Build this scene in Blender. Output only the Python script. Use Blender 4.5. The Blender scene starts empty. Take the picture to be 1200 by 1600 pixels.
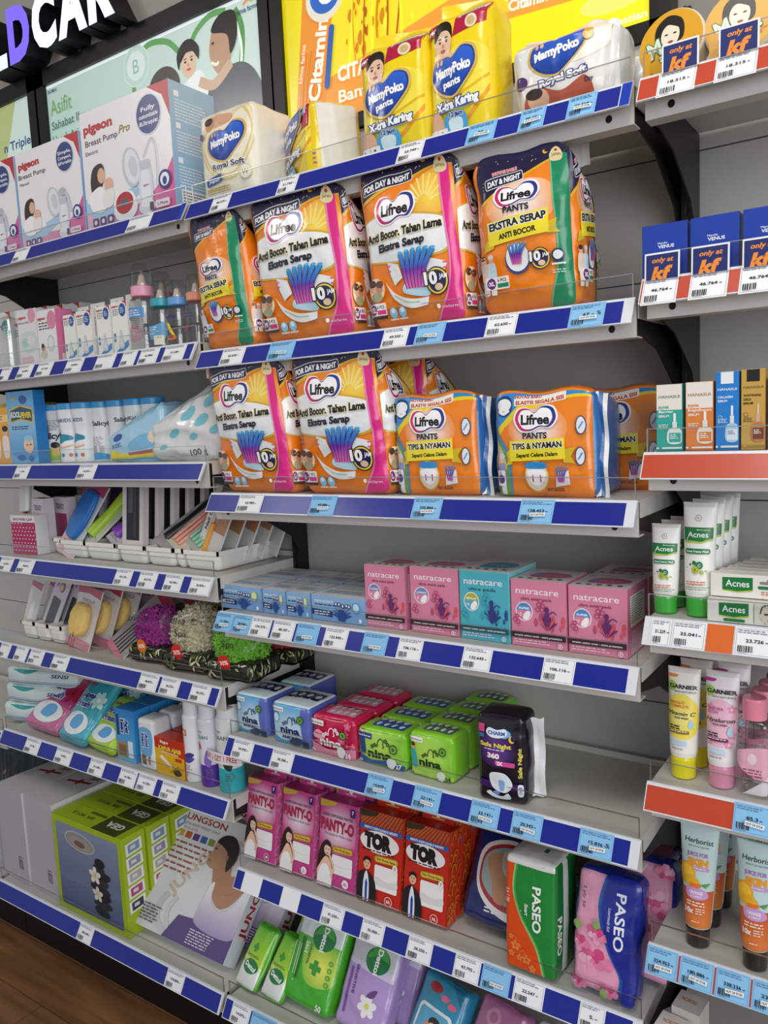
import bpy, math, random
import numpy as np
from mathutils import Matrix, Vector
from mathutils.geometry import tessellate_polygon

# ---------------------------------------------------------------- camera, light, exposure
scn = bpy.context.scene
COL = scn.collection
CAM = np.array([1.280, -1.200, 1.470])
FOC = 1257.25
AR = np.array([0.8243, 0.5642, -0.0468]); AU = np.array([-0.0265, 0.1210, 0.9923])
AU = AU - AR * (AU @ AR) / (AR @ AR); AR /= np.linalg.norm(AR); AU /= np.linalg.norm(AU); AF = np.cross(AU, AR)
cd = bpy.data.cameras.new('camera'); cam = bpy.data.objects.new('camera', cd); COL.objects.link(cam)
cd.sensor_fit = 'VERTICAL'; cd.sensor_height = 36.0; cd.lens = FOC / 1600 * 36.0; cd.clip_start = 0.02
cam.matrix_world = Matrix([[AR[i], AU[i], -AF[i], CAM[i]] for i in range(3)] + [[0, 0, 0, 1]])
scn.camera = cam
scn.view_settings.view_transform = 'Standard'; scn.view_settings.look = 'None'
scn.view_settings.gamma = 1.0; scn.view_settings.exposure = 0.0; scn.view_settings.use_curve_mapping = False
wd = bpy.data.worlds.new('shop_ambient'); scn.world = wd; wd.use_nodes = True
wd.node_tree.nodes['Background'].inputs[0].default_value = (0.80, 0.86, 0.92, 1)
wd.node_tree.nodes['Background'].inputs[1].default_value = 0.53

def area(name, loc, target, sx, sy, power, col):
    d = bpy.data.lights.new(name, 'AREA'); d.shape = 'RECTANGLE'; d.size = sx; d.size_y = sy; d.energy = power; d.color = col
    o = bpy.data.objects.new(name, d); COL.objects.link(o); o.location = loc
    o.rotation_euler = (Vector(target) - Vector(loc)).to_track_quat('-Z', 'Y').to_euler()
    return o
area('ceiling_lamp_near', (1.1, -1.0, 2.95), (1.0, 0.2, 0.6), 0.7, 0.7, 14, (1.0, 0.95, 0.88))
area('ceiling_lamp_far', (-1.6, -1.5, 2.95), (-0.8, 0.2, 0.8), 0.5, 0.5, 10, (1.0, 0.95, 0.88))
area('shop_window_daylight', (3.4, -2.6, 1.7), (0.6, 0.2, 0.9), 2.6, 2.2, 70, (0.93, 0.97, 1.0))

def ux(u, y, z):            # where on the line (y, z) a photo column falls, in metres
    n = FOC * AR - (u - 600) * AF
    return CAM[0] - (n[1] * (y - CAM[1]) + n[2] * (z - CAM[2])) / n[0]
def vz(x, y, v):
    n = FOC * AU - (800 - v) * AF
    return CAM[2] - (n[0] * (x - CAM[0]) + n[1] * (y - CAM[1])) / n[2]

# ---------------------------------------------------------------- materials (all node based; print colours come from a colour attribute)
def lin(h):
    h = h.lstrip('#')
    if len(h) == 3: h = ''.join(c * 2 for c in h)
    v = np.array([int(h[i:i + 2], 16) / 255 for i in (0, 2, 4)])
    return np.where(v <= 0.04045, v / 12.92, ((v + 0.055) / 1.055) ** 2.4)
MAT = {}
def mat(name, rough=0.5, spec=0.5, coat=0.0, bump=0.0, bscale=60.0, metal=0.0, mottle=0.0, emit=0.0, sub=0.0):
    m = bpy.data.materials.new(name); m.use_nodes = True; nt = m.node_tree; b = nt.nodes['Principled BSDF']
    a = nt.nodes.new('ShaderNodeAttribute'); a.attribute_name = 'Col'
    src = a.outputs['Color']
    tc = nt.nodes.new('ShaderNodeTexCoord')
    if mottle:
        n = nt.nodes.new('ShaderNodeTexNoise'); n.inputs['Scale'].default_value = 9; n.inputs['Detail'].default_value = 4
        nt.links.new(tc.outputs['Object'], n.inputs['Vector'])
        mp = nt.nodes.new('ShaderNodeMapRange'); mp.inputs[3].default_value = 1 - mottle; mp.inputs[4].default_value = 1 + mottle * .3
        nt.links.new(n.outputs['Fac'], mp.inputs[0])
        mx = nt.nodes.new('ShaderNodeMix'); mx.data_type = 'RGBA'; mx.blend_type = 'MULTIPLY'; mx.inputs[0].default_value = 1
        nt.links.new(src, mx.inputs[6]); nt.links.new(mp.outputs[0], mx.inputs[7]); src = mx.outputs[2]
    nt.links.new(src, b.inputs['Base Color'])
    b.inputs['Roughness'].default_value = rough; b.inputs['Specular IOR Level'].default_value = spec
    b.inputs['Coat Weight'].default_value = coat; b.inputs['Coat Roughness'].default_value = 0.12; b.inputs['Metallic'].default_value = metal
    if emit:
        nt.links.new(src, b.inputs['Emission Color']); b.inputs['Emission Strength'].default_value = emit
    if bump:
        n = nt.nodes.new('ShaderNodeTexNoise'); n.inputs['Scale'].default_value = bscale; n.inputs['Detail'].default_value = 3
        nt.links.new(tc.outputs['Object'], n.inputs['Vector'])
        bp = nt.nodes.new('ShaderNodeBump'); bp.inputs['Strength'].default_value = bump; bp.inputs['Distance'].default_value = 0.004
        nt.links.new(n.outputs['Fac'], bp.inputs['Height']); nt.links.new(bp.outputs[0], b.inputs['Normal'])
    MAT[name] = m
    return m
mat('film', .26, .5, .35, .6, 30)
mat('soft_film', .38, .5, .1, .45, 38)
mat('carton', .42, .45, .12)
mat('paper', .6, .3)
mat('plastic', .35, .5)
mat('gloss', .18, .5, .4)
mat('rail', .32, .4, .12)
mat('enamel', .45, .4, 0, 0, 60, 0, .06)
mat('steel_black', .4, .4)
mat('mesh_fabric', .7, .25, 0, .6, 160)
mat('backlit', .3, .4, .2, 0, 60, 0, 0, .40)
mat('letter_face', .4, .3, 0, 0, 60, 0, 0, 1.0)
mat('metallic', .25, .5, 0, 0, 60, 1.0)
def clear(name, tint, ior, rough=.03, extra=0.0, graze=.55):
    m = bpy.data.materials.new(name); m.use_nodes = True; nt = m.node_tree; nt.nodes.remove(nt.nodes['Principled BSDF'])
    out = nt.nodes['Material Output']
    t = nt.nodes.new('ShaderNodeBsdfTransparent'); t.inputs[0].default_value = (*tint, 1)
    g = nt.nodes.new('ShaderNodeBsdfGlossy'); g.inputs['Roughness'].default_value = rough
    f = nt.nodes.new('ShaderNodeLayerWeight'); pw = nt.nodes.new('ShaderNodeMath'); pw.operation = 'POWER'; pw.inputs[1].default_value = 4.0
    nt.links.new(f.outputs['Facing'], pw.inputs[0])
    ad = nt.nodes.new('ShaderNodeMath'); ad.operation = 'MULTIPLY_ADD'; ad.use_clamp = True; ad.inputs[1].default_value = graze; ad.inputs[2].default_value = ((ior - 1) / (ior + 1)) ** 2 + extra
    nt.links.new(pw.outputs[0], ad.inputs[0])
    mx = nt.nodes.new('ShaderNodeMixShader'); nt.links.new(ad.outputs[0], mx.inputs[0]); nt.links.new(t.outputs[0], mx.inputs[1]); nt.links.new(g.outputs[0], mx.inputs[2])
    nt.links.new(mx.outputs[0], out.inputs[0]); MAT[name] = m
clear('acrylic', (.97, .98, .98), 1.33)
clear('acrylic_edge', (.80, .84, .84), 1.6, .3, .5)
clear('clear_bag', (1, 1, 1), 1.3, .10, .0, .10)
clear('clear_bottle', (.95, .955, .96), 1.5, .05, .06)
def net():                              # thin nylon net: scatters light through as well as back
    m = bpy.data.materials.new('nylon_net'); m.use_nodes = True; nt = m.node_tree; nt.nodes.remove(nt.nodes['Principled BSDF']); out = nt.nodes['Material Output']
    a = nt.nodes.new('ShaderNodeAttribute'); a.attribute_name = 'Col'; d = nt.nodes.new('ShaderNodeBsdfDiffuse'); t = nt.nodes.new('ShaderNodeBsdfTranslucent'); mx = nt.nodes.new('ShaderNodeMixShader'); mx.inputs[0].default_value = .3
    nt.links.new(a.outputs['Color'], d.inputs[0]); nt.links.new(a.outputs['Color'], t.inputs[0]); nt.links.new(d.outputs[0], mx.inputs[1]); nt.links.new(t.outputs[0], mx.inputs[2]); nt.links.new(mx.outputs[0], out.inputs[0]); MAT['nylon_net'] = m
net()
def wood():
    m = bpy.data.materials.new('wood_floor'); m.use_nodes = True; nt = m.node_tree; b = nt.nodes['Principled BSDF']
    tc = nt.nodes.new('ShaderNodeTexCoord'); mp = nt.nodes.new('ShaderNodeMapping'); mp.inputs['Scale'].default_value = (1.2, 14, 1)
    nt.links.new(tc.outputs['Object'], mp.inputs[0])
    n = nt.nodes.new('ShaderNodeTexNoise'); n.inputs['Scale'].default_value = 2.2; n.inputs['Detail'].default_value = 6; n.inputs['Distortion'].default_value = .5
    nt.links.new(mp.outputs[0], n.inputs[0])
    r = nt.nodes.new('ShaderNodeValToRGB')
    r.color_ramp.elements[0].position = .3; r.color_ramp.elements[0].color = (.15, .066, .026, 1)
    r.color_ramp.elements[1].position = .75; r.color_ramp.elements[1].color = (.34, .165, .070, 1)
    nt.links.new(n.outputs[0], r.inputs[0])
    bk = nt.nodes.new('ShaderNodeTexBrick'); bk.inputs['Scale'].default_value = 1; bk.inputs['Mortar Size'].default_value = .0012
    bk.inputs['Brick Width'].default_value = 1.2; bk.inputs['Row Height'].default_value = .15
    bk.inputs['Color1'].default_value = (1, 1, 1, 1); bk.inputs['Color2'].default_value = (.82, .82, .82, 1); bk.inputs['Mortar'].default_value = (.35, .3, .3, 1)
    nt.links.new(tc.outputs['Object'], bk.inputs[0])
    mx = nt.nodes.new('ShaderNodeMix'); mx.data_type = 'RGBA'; mx.blend_type = 'MULTIPLY'; mx.inputs[0].default_value = 1
    nt.links.new(r.outputs[0], mx.inputs[6]); nt.links.new(bk.outputs[0], mx.inputs[7]); nt.links.new(mx.outputs[2], b.inputs['Base Color'])
    b.inputs['Roughness'].default_value = .38; MAT['wood_floor'] = m
wood()

# ---------------------------------------------------------------- flat artwork: vector shapes in layers, later bent onto a surface
_txt = {}
def text_tris(s, bold, it):
    k = (s, round(bold, 4), it)
    if k not in _txt:
        c = bpy.data.curves.new('t', 'FONT'); c.body = s; c.size = 1.0; c.resolution_u = 3; c.offset = bold; c.shear = it
        o = bpy.data.objects.new('t', c); me = bpy.data.meshes.new_from_object(o)
        me.calc_loop_triangles(); v = np.zeros(len(me.vertices) * 3); me.vertices.foreach_get('co', v); v = v.reshape(-1, 3)[:, :2]
        t = np.zeros(len(me.loop_triangles) * 3, dtype=np.int32); me.loop_triangles.foreach_get('vertices', t)
        T = v[t.reshape(-1, 3)] if len(t) else np.zeros((0, 3, 2))
        if len(T):
            ar = (T[:, 1, 0] - T[:, 0, 0]) * (T[:, 2, 1] - T[:, 0, 1]) - (T[:, 1, 1] - T[:, 0, 1]) * (T[:, 2, 0] - T[:, 0, 0])
            T[ar < 0] = T[ar < 0][:, ::-1]
        bpy.data.objects.remove(o); bpy.data.curves.remove(c); bpy.data.meshes.remove(me)
        _txt[k] = T
    return _txt[k]
def bez(pts, n=6, closed=True):
    P = np.array(pts, float); N = len(P); out = []
    for i in range(N if closed else N - 1):
        if closed: a, b, c, d = P[i - 1], P[i], P[(i + 1) % N], P[(i + 2) % N]
        else: a, b, c, d = P[max(i - 1, 0)], P[i], P[i + 1], P[min(i + 2, N - 1)]
        for k in range(n):
            t = k / n
            out.append(.5 * (2 * b + (c - a) * t + (2 * a - 5 * b + 4 * c - d) * t * t + (3 * b - a - 3 * c + d) * t ** 3))
    if not closed: out.append(P[-1])
    return np.array(out)
def subdiv(T, C, e):
    for _ in range(40):
        L = np.linalg.norm(T - np.roll(T, -1, 1), axis=2); k = L.argmax(1); m = L[np.arange(len(T)), k] > e
        if not m.any(): break
        A, Ca, ka = T[m], C[m], k[m]; i = np.arange(len(A))
        p, q, r = A[i, ka], A[i, (ka + 1) % 3], A[i, (ka + 2) % 3]; cp, cq, cr = Ca[i, ka], Ca[i, (ka + 1) % 3], Ca[i, (ka + 2) % 3]
        h, ch = (p + q) / 2, (cp + cq) / 2
        T = np.concatenate([T[~m], np.stack([p, h, r], 1), np.stack([h, q, r], 1)]); C = np.concatenate([C[~m], np.stack([cp, ch, cr], 1), np.stack([ch, cq, cr], 1)])
    return T, C
def clip_tris(T, W, H):
    ok = (T[..., 0].min(1) >= 0) & (T[..., 0].max(1) <= W) & (T[..., 1].min(1) >= 0) & (T[..., 1].max(1) <= H)
    out = [T[ok]]; ex = []
    for t in T[~ok]:
        poly = [tuple(p) for p in t]
        for ax, lim, sg in ((0, 0, 1), (0, W, -1), (1, 0, 1), (1, H, -1)):
            new = []
            for i in range(len(poly)):
                a, b = poly[i - 1], poly[i]; da, db = sg * (a[ax] - lim), sg * (b[ax] - lim)
                if (da >= 0) != (db >= 0):
                    s = da / (da - db); new.append((a[0] + (b[0] - a[0]) * s, a[1] + (b[1] - a[1]) * s))
                if db >= 0: new.append(b)
            poly = new
            if not poly: break
        for i in range(1, len(poly) - 1): ex.append((poly[0], poly[i], poly[i + 1]))
    if ex: out.append(np.array(ex))
    return np.concatenate(out)
class Art:
    def __init__(s, H, W=100.0):
        s.W, s.H, s.ops, s.rnd, s.k, s.hold = W, H, [], random.Random(7), 0, 0
    def tri(s, T, col):
        T = np.asarray(T, float)
        if not len(T): return
        T = clip_tris(T, s.W, s.H)
        if not len(T): return
        if isinstance(col, str): C = np.broadcast_to(lin(col), T.shape[:2] + (3,)).copy()
        else:
            kind, c0, c1 = col[:3]; c0, c1 = lin(c0), lin(c1)
            if kind == 'r': T, _ = subdiv(T, np.zeros(T.shape[:2] + (3,)), max(s.W, s.H) / 16)
            if kind == 'r': t = np.hypot(T[..., 0] - col[3], T[..., 1] - col[4]) / col[5]
            else:
                d = np.array([col[5] - col[3], col[6] - col[4]]); t = ((T[..., 0] - col[3]) * d[0] + (T[..., 1] - col[4]) * d[1]) / (d @ d)
            t = np.clip(t, 0, 1)[..., None]; C = c0 * (1 - t) + c1 * t
        if not s.hold: s.k += 1
        s.ops.append((T, C, s.k))
    def flat(s, on):                       # shapes drawn while on share one layer
        if on and not s.hold: s.k += 1
        s.hold += 1 if on else -1
    def turned(s):                         # the same print upside down
        o = Art(s.H, s.W); o.k = s.k; o.ops = [(np.array([s.W, s.H]) - T, C, k) for T, C, k in s.ops]; return o
    def p(s, pts, col):
        P = np.array(pts, float); ar = np.sum(P[:, 0] * np.roll(P[:, 1], -1) - P[:, 1] * np.roll(P[:, 0], -1))
        if ar < 0: P = P[::-1]
        ix = tessellate_polygon([[Vector((a, b, 0)) for a, b in P]])
        T = P[np.array(ix)]
        ar = (T[:, 1, 0] - T[:, 0, 0]) * (T[:, 2, 1] - T[:, 0, 1]) - (T[:, 1, 1] - T[:, 0, 1]) * (T[:, 2, 0] - T[:, 0, 0])
        T[ar < 0] = T[ar < 0][:, ::-1]
        s.tri(T, col)
    def b(s, pts, col, n=6): s.p(bez(pts, n), col)
    def r(s, x, y, w, h, col, rad=0, rot=0):
        if rad:
            rad = min(rad, w / 2, h / 2); P = []
            for cx, cy, a0 in ((x + w - rad, y + rad, -90), (x + w - rad, y + h - rad, 0), (x + rad, y + h - rad, 90), (x + rad, y + rad, 180)):
                for k in range(5): a = math.radians(a0 + k * 22.5); P.append((cx + rad * math.cos(a), cy + rad * math.sin(a)))
        else: P = [(x, y), (x + w, y), (x + w, y + h), (x, y + h)]
        if rot: P = rotp(P, x + w / 2, y + h / 2, rot)
        P = np.array(P); c = P.mean(0); s.tri([(c, P[i], P[(i + 1) % len(P)]) for i in range(len(P))], col)
    def e(s, cx, cy, rx, ry, col, rot=0, n=28):
        a = np.arange(n) * 2 * math.pi / n; P = np.stack([cx + rx * np.cos(a), cy + ry * np.sin(a)], 1)
        if rot: P = np.array(rotp(P, cx, cy, rot))
        c = np.array([cx, cy]); s.tri([(c, P[i], P[(i + 1) % n]) for i in range(n)], col)
    def l(s, pts, w, col, n=6, sm=True, w2=None):
        P = bez(pts, n, False) if sm and len(pts) > 2 else np.array(pts, float)
        d = np.gradient(P, axis=0); nn = np.stack([-d[:, 1], d[:, 0]], 1); nn /= np.linalg.norm(nn, axis=1)[:, None] + 1e-9
        ww = np.linspace(w, w if w2 is None else w2, len(P))[:, None] / 2; A, B = P + nn * ww, P - nn * ww
        T = []
        for i in range(len(P) - 1): T += [(B[i], B[i + 1], A[i + 1]), (B[i], A[i + 1], A[i])]
        s.tri(T, col)
    def t(s, txt, cx, cy, h, col, w=None, b=.012, it=0, rot=0, o=0, oc='#fff', al='c'):
        # h is the capital height; w squeezes the run to a width; o adds an outline behind
        T0 = text_tris(txt, b, it)
        if not len(T0): return
        sc = h / .73; x0, x1 = T0[..., 0].min(), T0[..., 0].max(); sx = sc if w is None else w / (x1 - x0)
        ox = {'c': (x0 + x1) / 2, 'l': x0, 'r': x1}[al]
        def put(T, c):
            P = np.stack([(T[..., 0] - ox) * sx, (T[..., 1] - .365) * sc], -1)
            if rot: a = math.radians(rot); P = np.stack([P[..., 0] * math.cos(a) - P[..., 1] * math.sin(a), P[..., 0] * math.sin(a) + P[..., 1] * math.cos(a)], -1)
            s.tri(P + np.array([cx, cy]), c)
        if o: put(text_tris(txt, b + o, it), oc)
        put(T0, col)
    def lines(s, x, y, w, n, lh, col, th=.45, rag=.35):     # rows of print too small to read
        s.flat(1)
        for i in range(n):
            xe = x + w * (1 - s.rnd.random() * rag); xx = x
            while xx < xe:
                ww = min(lh * (1 + 2.2 * s.rnd.random()), xe - xx); s.r(xx, y - i * lh - lh * th, ww, lh * th, col); xx += ww + lh * .45
        s.flat(0)
def rotp(P, cx, cy, deg):
    a = math.radians(deg); c, q = math.cos(a), math.sin(a)
    return [(cx + (x - cx) * c - (y - cy) * q, cy + (x - cx) * q + (y - cy) * c) for x, y in P]

# ---------------------------------------------------------------- mesh building
class MB:
    def __init__(s): s.V, s.F, s.N, s.C, s.n = [], [], [], [], 0
    def add(s, V, F, N, C):
        V = np.asarray(V, float); s.V.append(V); s.F.append(np.asarray(F, np.int32) + s.n); s.N.append(N)
        s.C.append(np.broadcast_to(np.asarray(C, float), (len(V), 3))); s.n += len(V)
    def surf(s, pos, xs, ys, col):
        xs, ys = np.asarray(xs, float), np.asarray(ys, float); X, Y = np.meshgrid(xs, ys); X, Y = X.ravel(), Y.ravel(); nx, ny = len(xs), len(ys)
        V = pos(X, Y, 0.0); i = (np.arange(ny - 1)[:, None] * nx + np.arange(nx - 1)).ravel()
        F = np.concatenate([np.stack([i, i + 1, i + nx + 1], 1), np.stack([i, i + nx + 1, i + nx], 1)])
        C = np.array([lin(c) for c in col(X, Y)]) if callable(col) else lin(col)
        s.add(V, F, fdn(pos, X, Y, 0.0, xs[0], xs[-1], ys[0], ys[-1]), C)
    def art(s, pos, art, w, h, x0=0.0, y0=0.0, e=None, lay=1.2e-4, base=2e-4, cap=.0045):
        lay = min(lay, cap / (art.k + 1))
        for T, C, k in art.ops:
            P = T * np.array([w / art.W, h / art.H]) + np.array([x0, y0])
            if e: P, C = subdiv(P, C, e)
            X, Y = P[..., 0].ravel(), P[..., 1].ravel(); off = base + lay * k
            s.add(pos(X, Y, off), np.arange(len(X)).reshape(-1, 3), fdn(pos, X, Y, off, x0, x0 + w, y0, y0 + h), C.reshape(-1, 3))
    def quads(s, V, Q, col):           # flat shaded polygons
        V = np.asarray(V, float)
        for q in Q:
            P = V[list(q)]; n = np.cross(P[1] - P[0], P[2] - P[0]); n /= np.linalg.norm(n) + 1e-12
            s.add(P, [(0, i, i + 1) for i in range(1, len(q) - 1)], np.tile(n, (len(q), 1)), lin(col))
    def box(s, x0, x1, y0, y1, z0, z1, col):
        V = [(x, y, z) for z in (z0, z1) for y in (y0, y1) for x in (x0, x1)]
        s.quads(V, [(0, 1, 5, 4), (1, 3, 7, 5), (3, 2, 6, 7), (2, 0, 4, 6), (4, 5, 7, 6), (0, 2, 3, 1)], col)
        return s
    def prism(s, prof, x0, x1, col):   # a y-z outline pushed along x
        n = len(prof); V = [(x0, a, b) for a, b in prof] + [(x1, a, b) for a, b in prof]
        ar = sum(prof[i][0] * prof[(i + 1) % n][1] - prof[i][1] * prof[(i + 1) % n][0] for i in range(n))
        d = 1 if ar > 0 else -1
        Q = [tuple([i, (i + 1) % n, (i + 1) % n + n, i + n][::-d]) for i in range(n)]
        s.quads(V, Q, col)
        ix = tessellate_polygon([[Vector((0, a, b)) for a, b in prof]])
        for t in ix:
            a = np.array([prof[k] for k in t]); sg = np.cross(a[1] - a[0], a[2] - a[0]) > 0
            t = list(t) if sg else list(t)[::-1]
            s.quads(V, [[k + n for k in t], t[::-1]], col)
        return s
    def lathe(s, prof, col, n=36, cx=0, cy=0, a0=-math.pi, a1=math.pi):
        f = lathe_pos(prof, cx, cy); ph = np.linspace(a0, a1, n + 1)
        seg = col if isinstance(col, list) else [col] * (len(prof) - 1)
        for i in range(len(prof) - 1):
            g = lambda x, y, o, i=i: f(x, y, o, i)
            s.surf(g, ph, [0, 1], seg[i])
        return s
    def build(s, name, m, parent=None):
        V, F, N, C = np.concatenate(s.V), np.concatenate(s.F), np.concatenate(s.N), np.concatenate(s.C)
        me = bpy.data.meshes.new(name); nf = len(F)
        me.vertices.add(len(V)); me.vertices.foreach_set('co', V.astype(np.float32).ravel())
        me.loops.add(nf * 3); me.loops.foreach_set('vertex_index', F.astype(np.int32).ravel())
        me.polygons.add(nf); me.polygons.foreach_set('loop_start', np.arange(0, nf * 3, 3, dtype=np.int32))
        me.update(calc_edges=True)
        a = me.color_attributes.new('Col', 'FLOAT_COLOR', 'POINT'); a.data.foreach_set('color', np.concatenate([C, np.ones((len(C), 1))], 1).astype(np.float32).ravel())
        me.polygons.foreach_set('use_smooth', np.ones(nf, dtype=bool))
        L = np.linalg.norm(N, axis=1); N = np.where(L[:, None] > 1e-9, N / (L[:, None] + 1e-12), [0, 0, 1])
        me.normals_split_custom_set_from_vertices(N.tolist())
        me.materials.append(MAT[m]); o = bpy.data.objects.new(name, me); COL.objects.link(o); o.parent = parent
        return o
def fdn(pos, X, Y, off, x0, x1, y0, y1):
    sg = math.copysign(1, x1 - x0) * math.copysign(1, y1 - y0); x0, x1 = min(x0, x1), max(x0, x1); y0, y1 = min(y0, y1), max(y0, y1)
    ex, ey = (x1 - x0) * 1e-3 + 1e-7, (y1 - y0) * 1e-3 + 1e-7
    xa, xb = np.clip(X - ex, x0, x1), np.clip(X + ex, x0, x1); ya, yb = np.clip(Y - ey, y0, y1), np.clip(Y + ey, y0, y1)
    n = np.cross(pos(xb, Y, off) - pos(xa, Y, off), pos(X, yb, off) - pos(X, ya, off)); L = np.linalg.norm(n, axis=1)
    return sg * n / (L[:, None] + 1e-20)
def lathe_pos(prof, cx=0, cy=0):
    P = np.array(prof, float)
    def f(ph, t, o, i):
        a, b = P[i], P[i + 1]; d = b - a; L = np.hypot(*d) + 1e-12
        r = a[0] + d[0] * t + o * d[1] / L; z = a[1] + d[1] * t - o * d[0] / L
        return np.stack([cx + r * np.sin(ph), cy - r * np.cos(ph), z], 1)
    return f
def wrap_pos(prof, cx=0, cy=0):        # artwork on a turned body: x runs round the body in metres, y is height
    P = np.array(prof, float)
    def f(x, y, o):
        r = np.interp(y, P[:, 1], P[:, 0]); R = P[:, 0].max()
        return np.stack([cx + (r + o) * np.sin(x / R), cy - (r + o) * np.cos(x / R), y], 1)
    return f
class Wr:                               # creases of thin film
    def __init__(s, seed, amp, k0=45, k1=170, n=7):
        g = np.random.RandomState(seed); d = g.randn(n, 3); d /= np.linalg.norm(d, axis=1)[:, None]
        s.k = d * g.uniform(k0, k1, n)[:, None]; s.f = g.uniform(0, 6.28, n); s.a = amp * g.uniform(.5, 1, n) / n * 2
    def __call__(s, P): return ((.5 + .5 * np.sin(P @ s.k.T + s.f)) ** 3 * s.a).sum(1) - s.a.sum() * .3
class Box:
    # box W x D x H standing on z=0; r = edge radius, bulge = swelling of the x, y and z faces, post = extra bend
    def __init__(s, W, D, H, r=.0012, bulge=(0, 0, 0), wr=None, post=None, col='#fff', cols=None, cell=None):
        if r == .0012: r = .0006
        s.h = np.array([W, D, H]) / 2; s.W, s.D, s.H, s.r, s.bu, s.wr, s.post, s.col, s.cols, s.cell = W, D, H, min(r, W * .49, D * .49, H * .49), bulge, wr, post, col, cols or {}, cell
        s.mb = MB(); s.todo = []
    def size(s, f): return (s.W, s.H) if f in ('front', 'back') else (s.D, s.H) if f in ('left', 'right') else (s.W, s.D)
    def pos(s, f):
        h = s.h; W, D, H = s.W, s.D, s.H
        def g(x, y, o):
            n1 = np.ones_like(x)
            P = {'front': lambda: (x - W / 2, -D / 2 * n1, y - H / 2), 'back': lambda: (W / 2 - x, D / 2 * n1, y - H / 2), 'right': lambda: (W / 2 * n1, x - D / 2, y - H / 2),
                 'left': lambda: (-W / 2 * n1, D / 2 - x, y - H / 2), 'top': lambda: (x - W / 2, y - D / 2, H / 2 * n1), 'bottom': lambda: (x - W / 2, D / 2 - y, -H / 2 * n1)}[f]()
            P = np.stack(P, 1); c = h - s.r; q = np.clip(P, -c, c); d = P - q; n = d / (np.linalg.norm(d, axis=1)[:, None] + 1e-12)
            a = P / h; k = 1 - a * a; out = q + n * (s.r + o)
            bx, by, bz = s.bu
            out += n * np.stack([bx * k[:, 1] * k[:, 2], by * k[:, 0] * k[:, 2], bz * k[:, 0] * k[:, 1]], 1)
            if s.wr: out += n * s.wr(P)[:, None]
            out[:, 2] += H / 2
            return s.post(out) if s.post else out
        return g
    def paint(s, f, art): s.todo.append((f, art)); return s
    def finish(s):
        for f in ('front', 'back', 'left', 'right', 'top', 'bottom'):
            w, h = s.size(f)
            def ax(L):
                n = max(1, int(math.ceil((L - 2 * s.r) / s.cell))) if s.cell else (6 if max(s.bu) else 1)
                if s.r < .0025: return np.concatenate([[0, s.r], np.linspace(s.r, L - s.r, n + 1)[1:-1], [L - s.r, L]])
                return np.concatenate([[0, s.r * .3, s.r * .65, s.r], np.linspace(s.r, L - s.r, n + 1)[1:-1], [L - s.r, L - s.r * .65, L - s.r * .3, L]])
            p = s.pos(f); dn = -.002 if (s.wr and any(f == g for g, _ in s.todo)) else 0
            s.mb.surf((lambda x, y, o, p=p: p(x, y, o + dn)) if dn else p, ax(w), ax(h), s.cols.get(f, s.col))
        for f, a in s.todo:
            w, h = s.size(f)
            if max(s.bu) or s.wr or s.post: s.mb.art(s.pos(f), a, w, h, e=min(s.cell or .006, .005), lay=1.6e-4, cap=.009)
            else: s.mb.art(s.pos(f), a, w - 2 * s.r, h - 2 * s.r, s.r, s.r)
        return s.mb

# ---------------------------------------------------------------- scene bookkeeping
def tag(o, label, cat, group=None, kind=None):
    o['label'] = label; o['category'] = cat
    if group: o['group'] = group
    if kind: o['kind'] = kind
    return o
def empty(name, loc=(0, 0, 0), rx=0, rz=0, ry=0):
    o = bpy.data.objects.new(name, None); COL.objects.link(o); o.empty_display_size = .03
    o.location = loc; o.rotation_mode = 'XYZ'; o.rotation_euler = (math.radians(rx), math.radians(ry), math.radians(rz)); return o
def place(o, loc, rx=0, rz=0, ry=0):
    o.location = loc; o.rotation_euler = (math.radians(rx), math.radians(ry), math.radians(rz)); return o
def copy_thing(o, loc, label, rx=None, rz=None, scale=None):
    c = o.copy(); COL.objects.link(c); c['label'] = label; c.location = loc
    if rx is not None: c.rotation_euler.x = math.radians(rx)
    if rz is not None: c.rotation_euler.z = math.radians(rz)
    if scale: c.scale = scale
    for ch in list(o.children):
        d = ch.copy(); COL.objects.link(d); d.parent = c
        for gch in list(ch.children):
            q = gch.copy(); COL.objects.link(q); q.parent = d
    return c
# ---------------------------------------------------------------- the room
def struct(mb, name, m): o = mb.build(name, m); o['kind'] = 'structure'; return o
struct(MB().box(-4, 4.2, -5, .5, -.05, 0, '#888'), 'floor', 'wood_floor')
struct(MB().box(-4, 4.2, .34, .44, 0, 3.1, '#8f8a82'), 'wall_back', 'enamel')
struct(MB().box(-4, 4.2, .302, .34, 2.50, 3.1, '#a9a39a'), 'wall_fascia', 'enamel')
struct(MB().box(-4, 4.2, -5, .5, 3.1, 3.2, '#d8d6d2'), 'ceiling', 'enamel')

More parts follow.
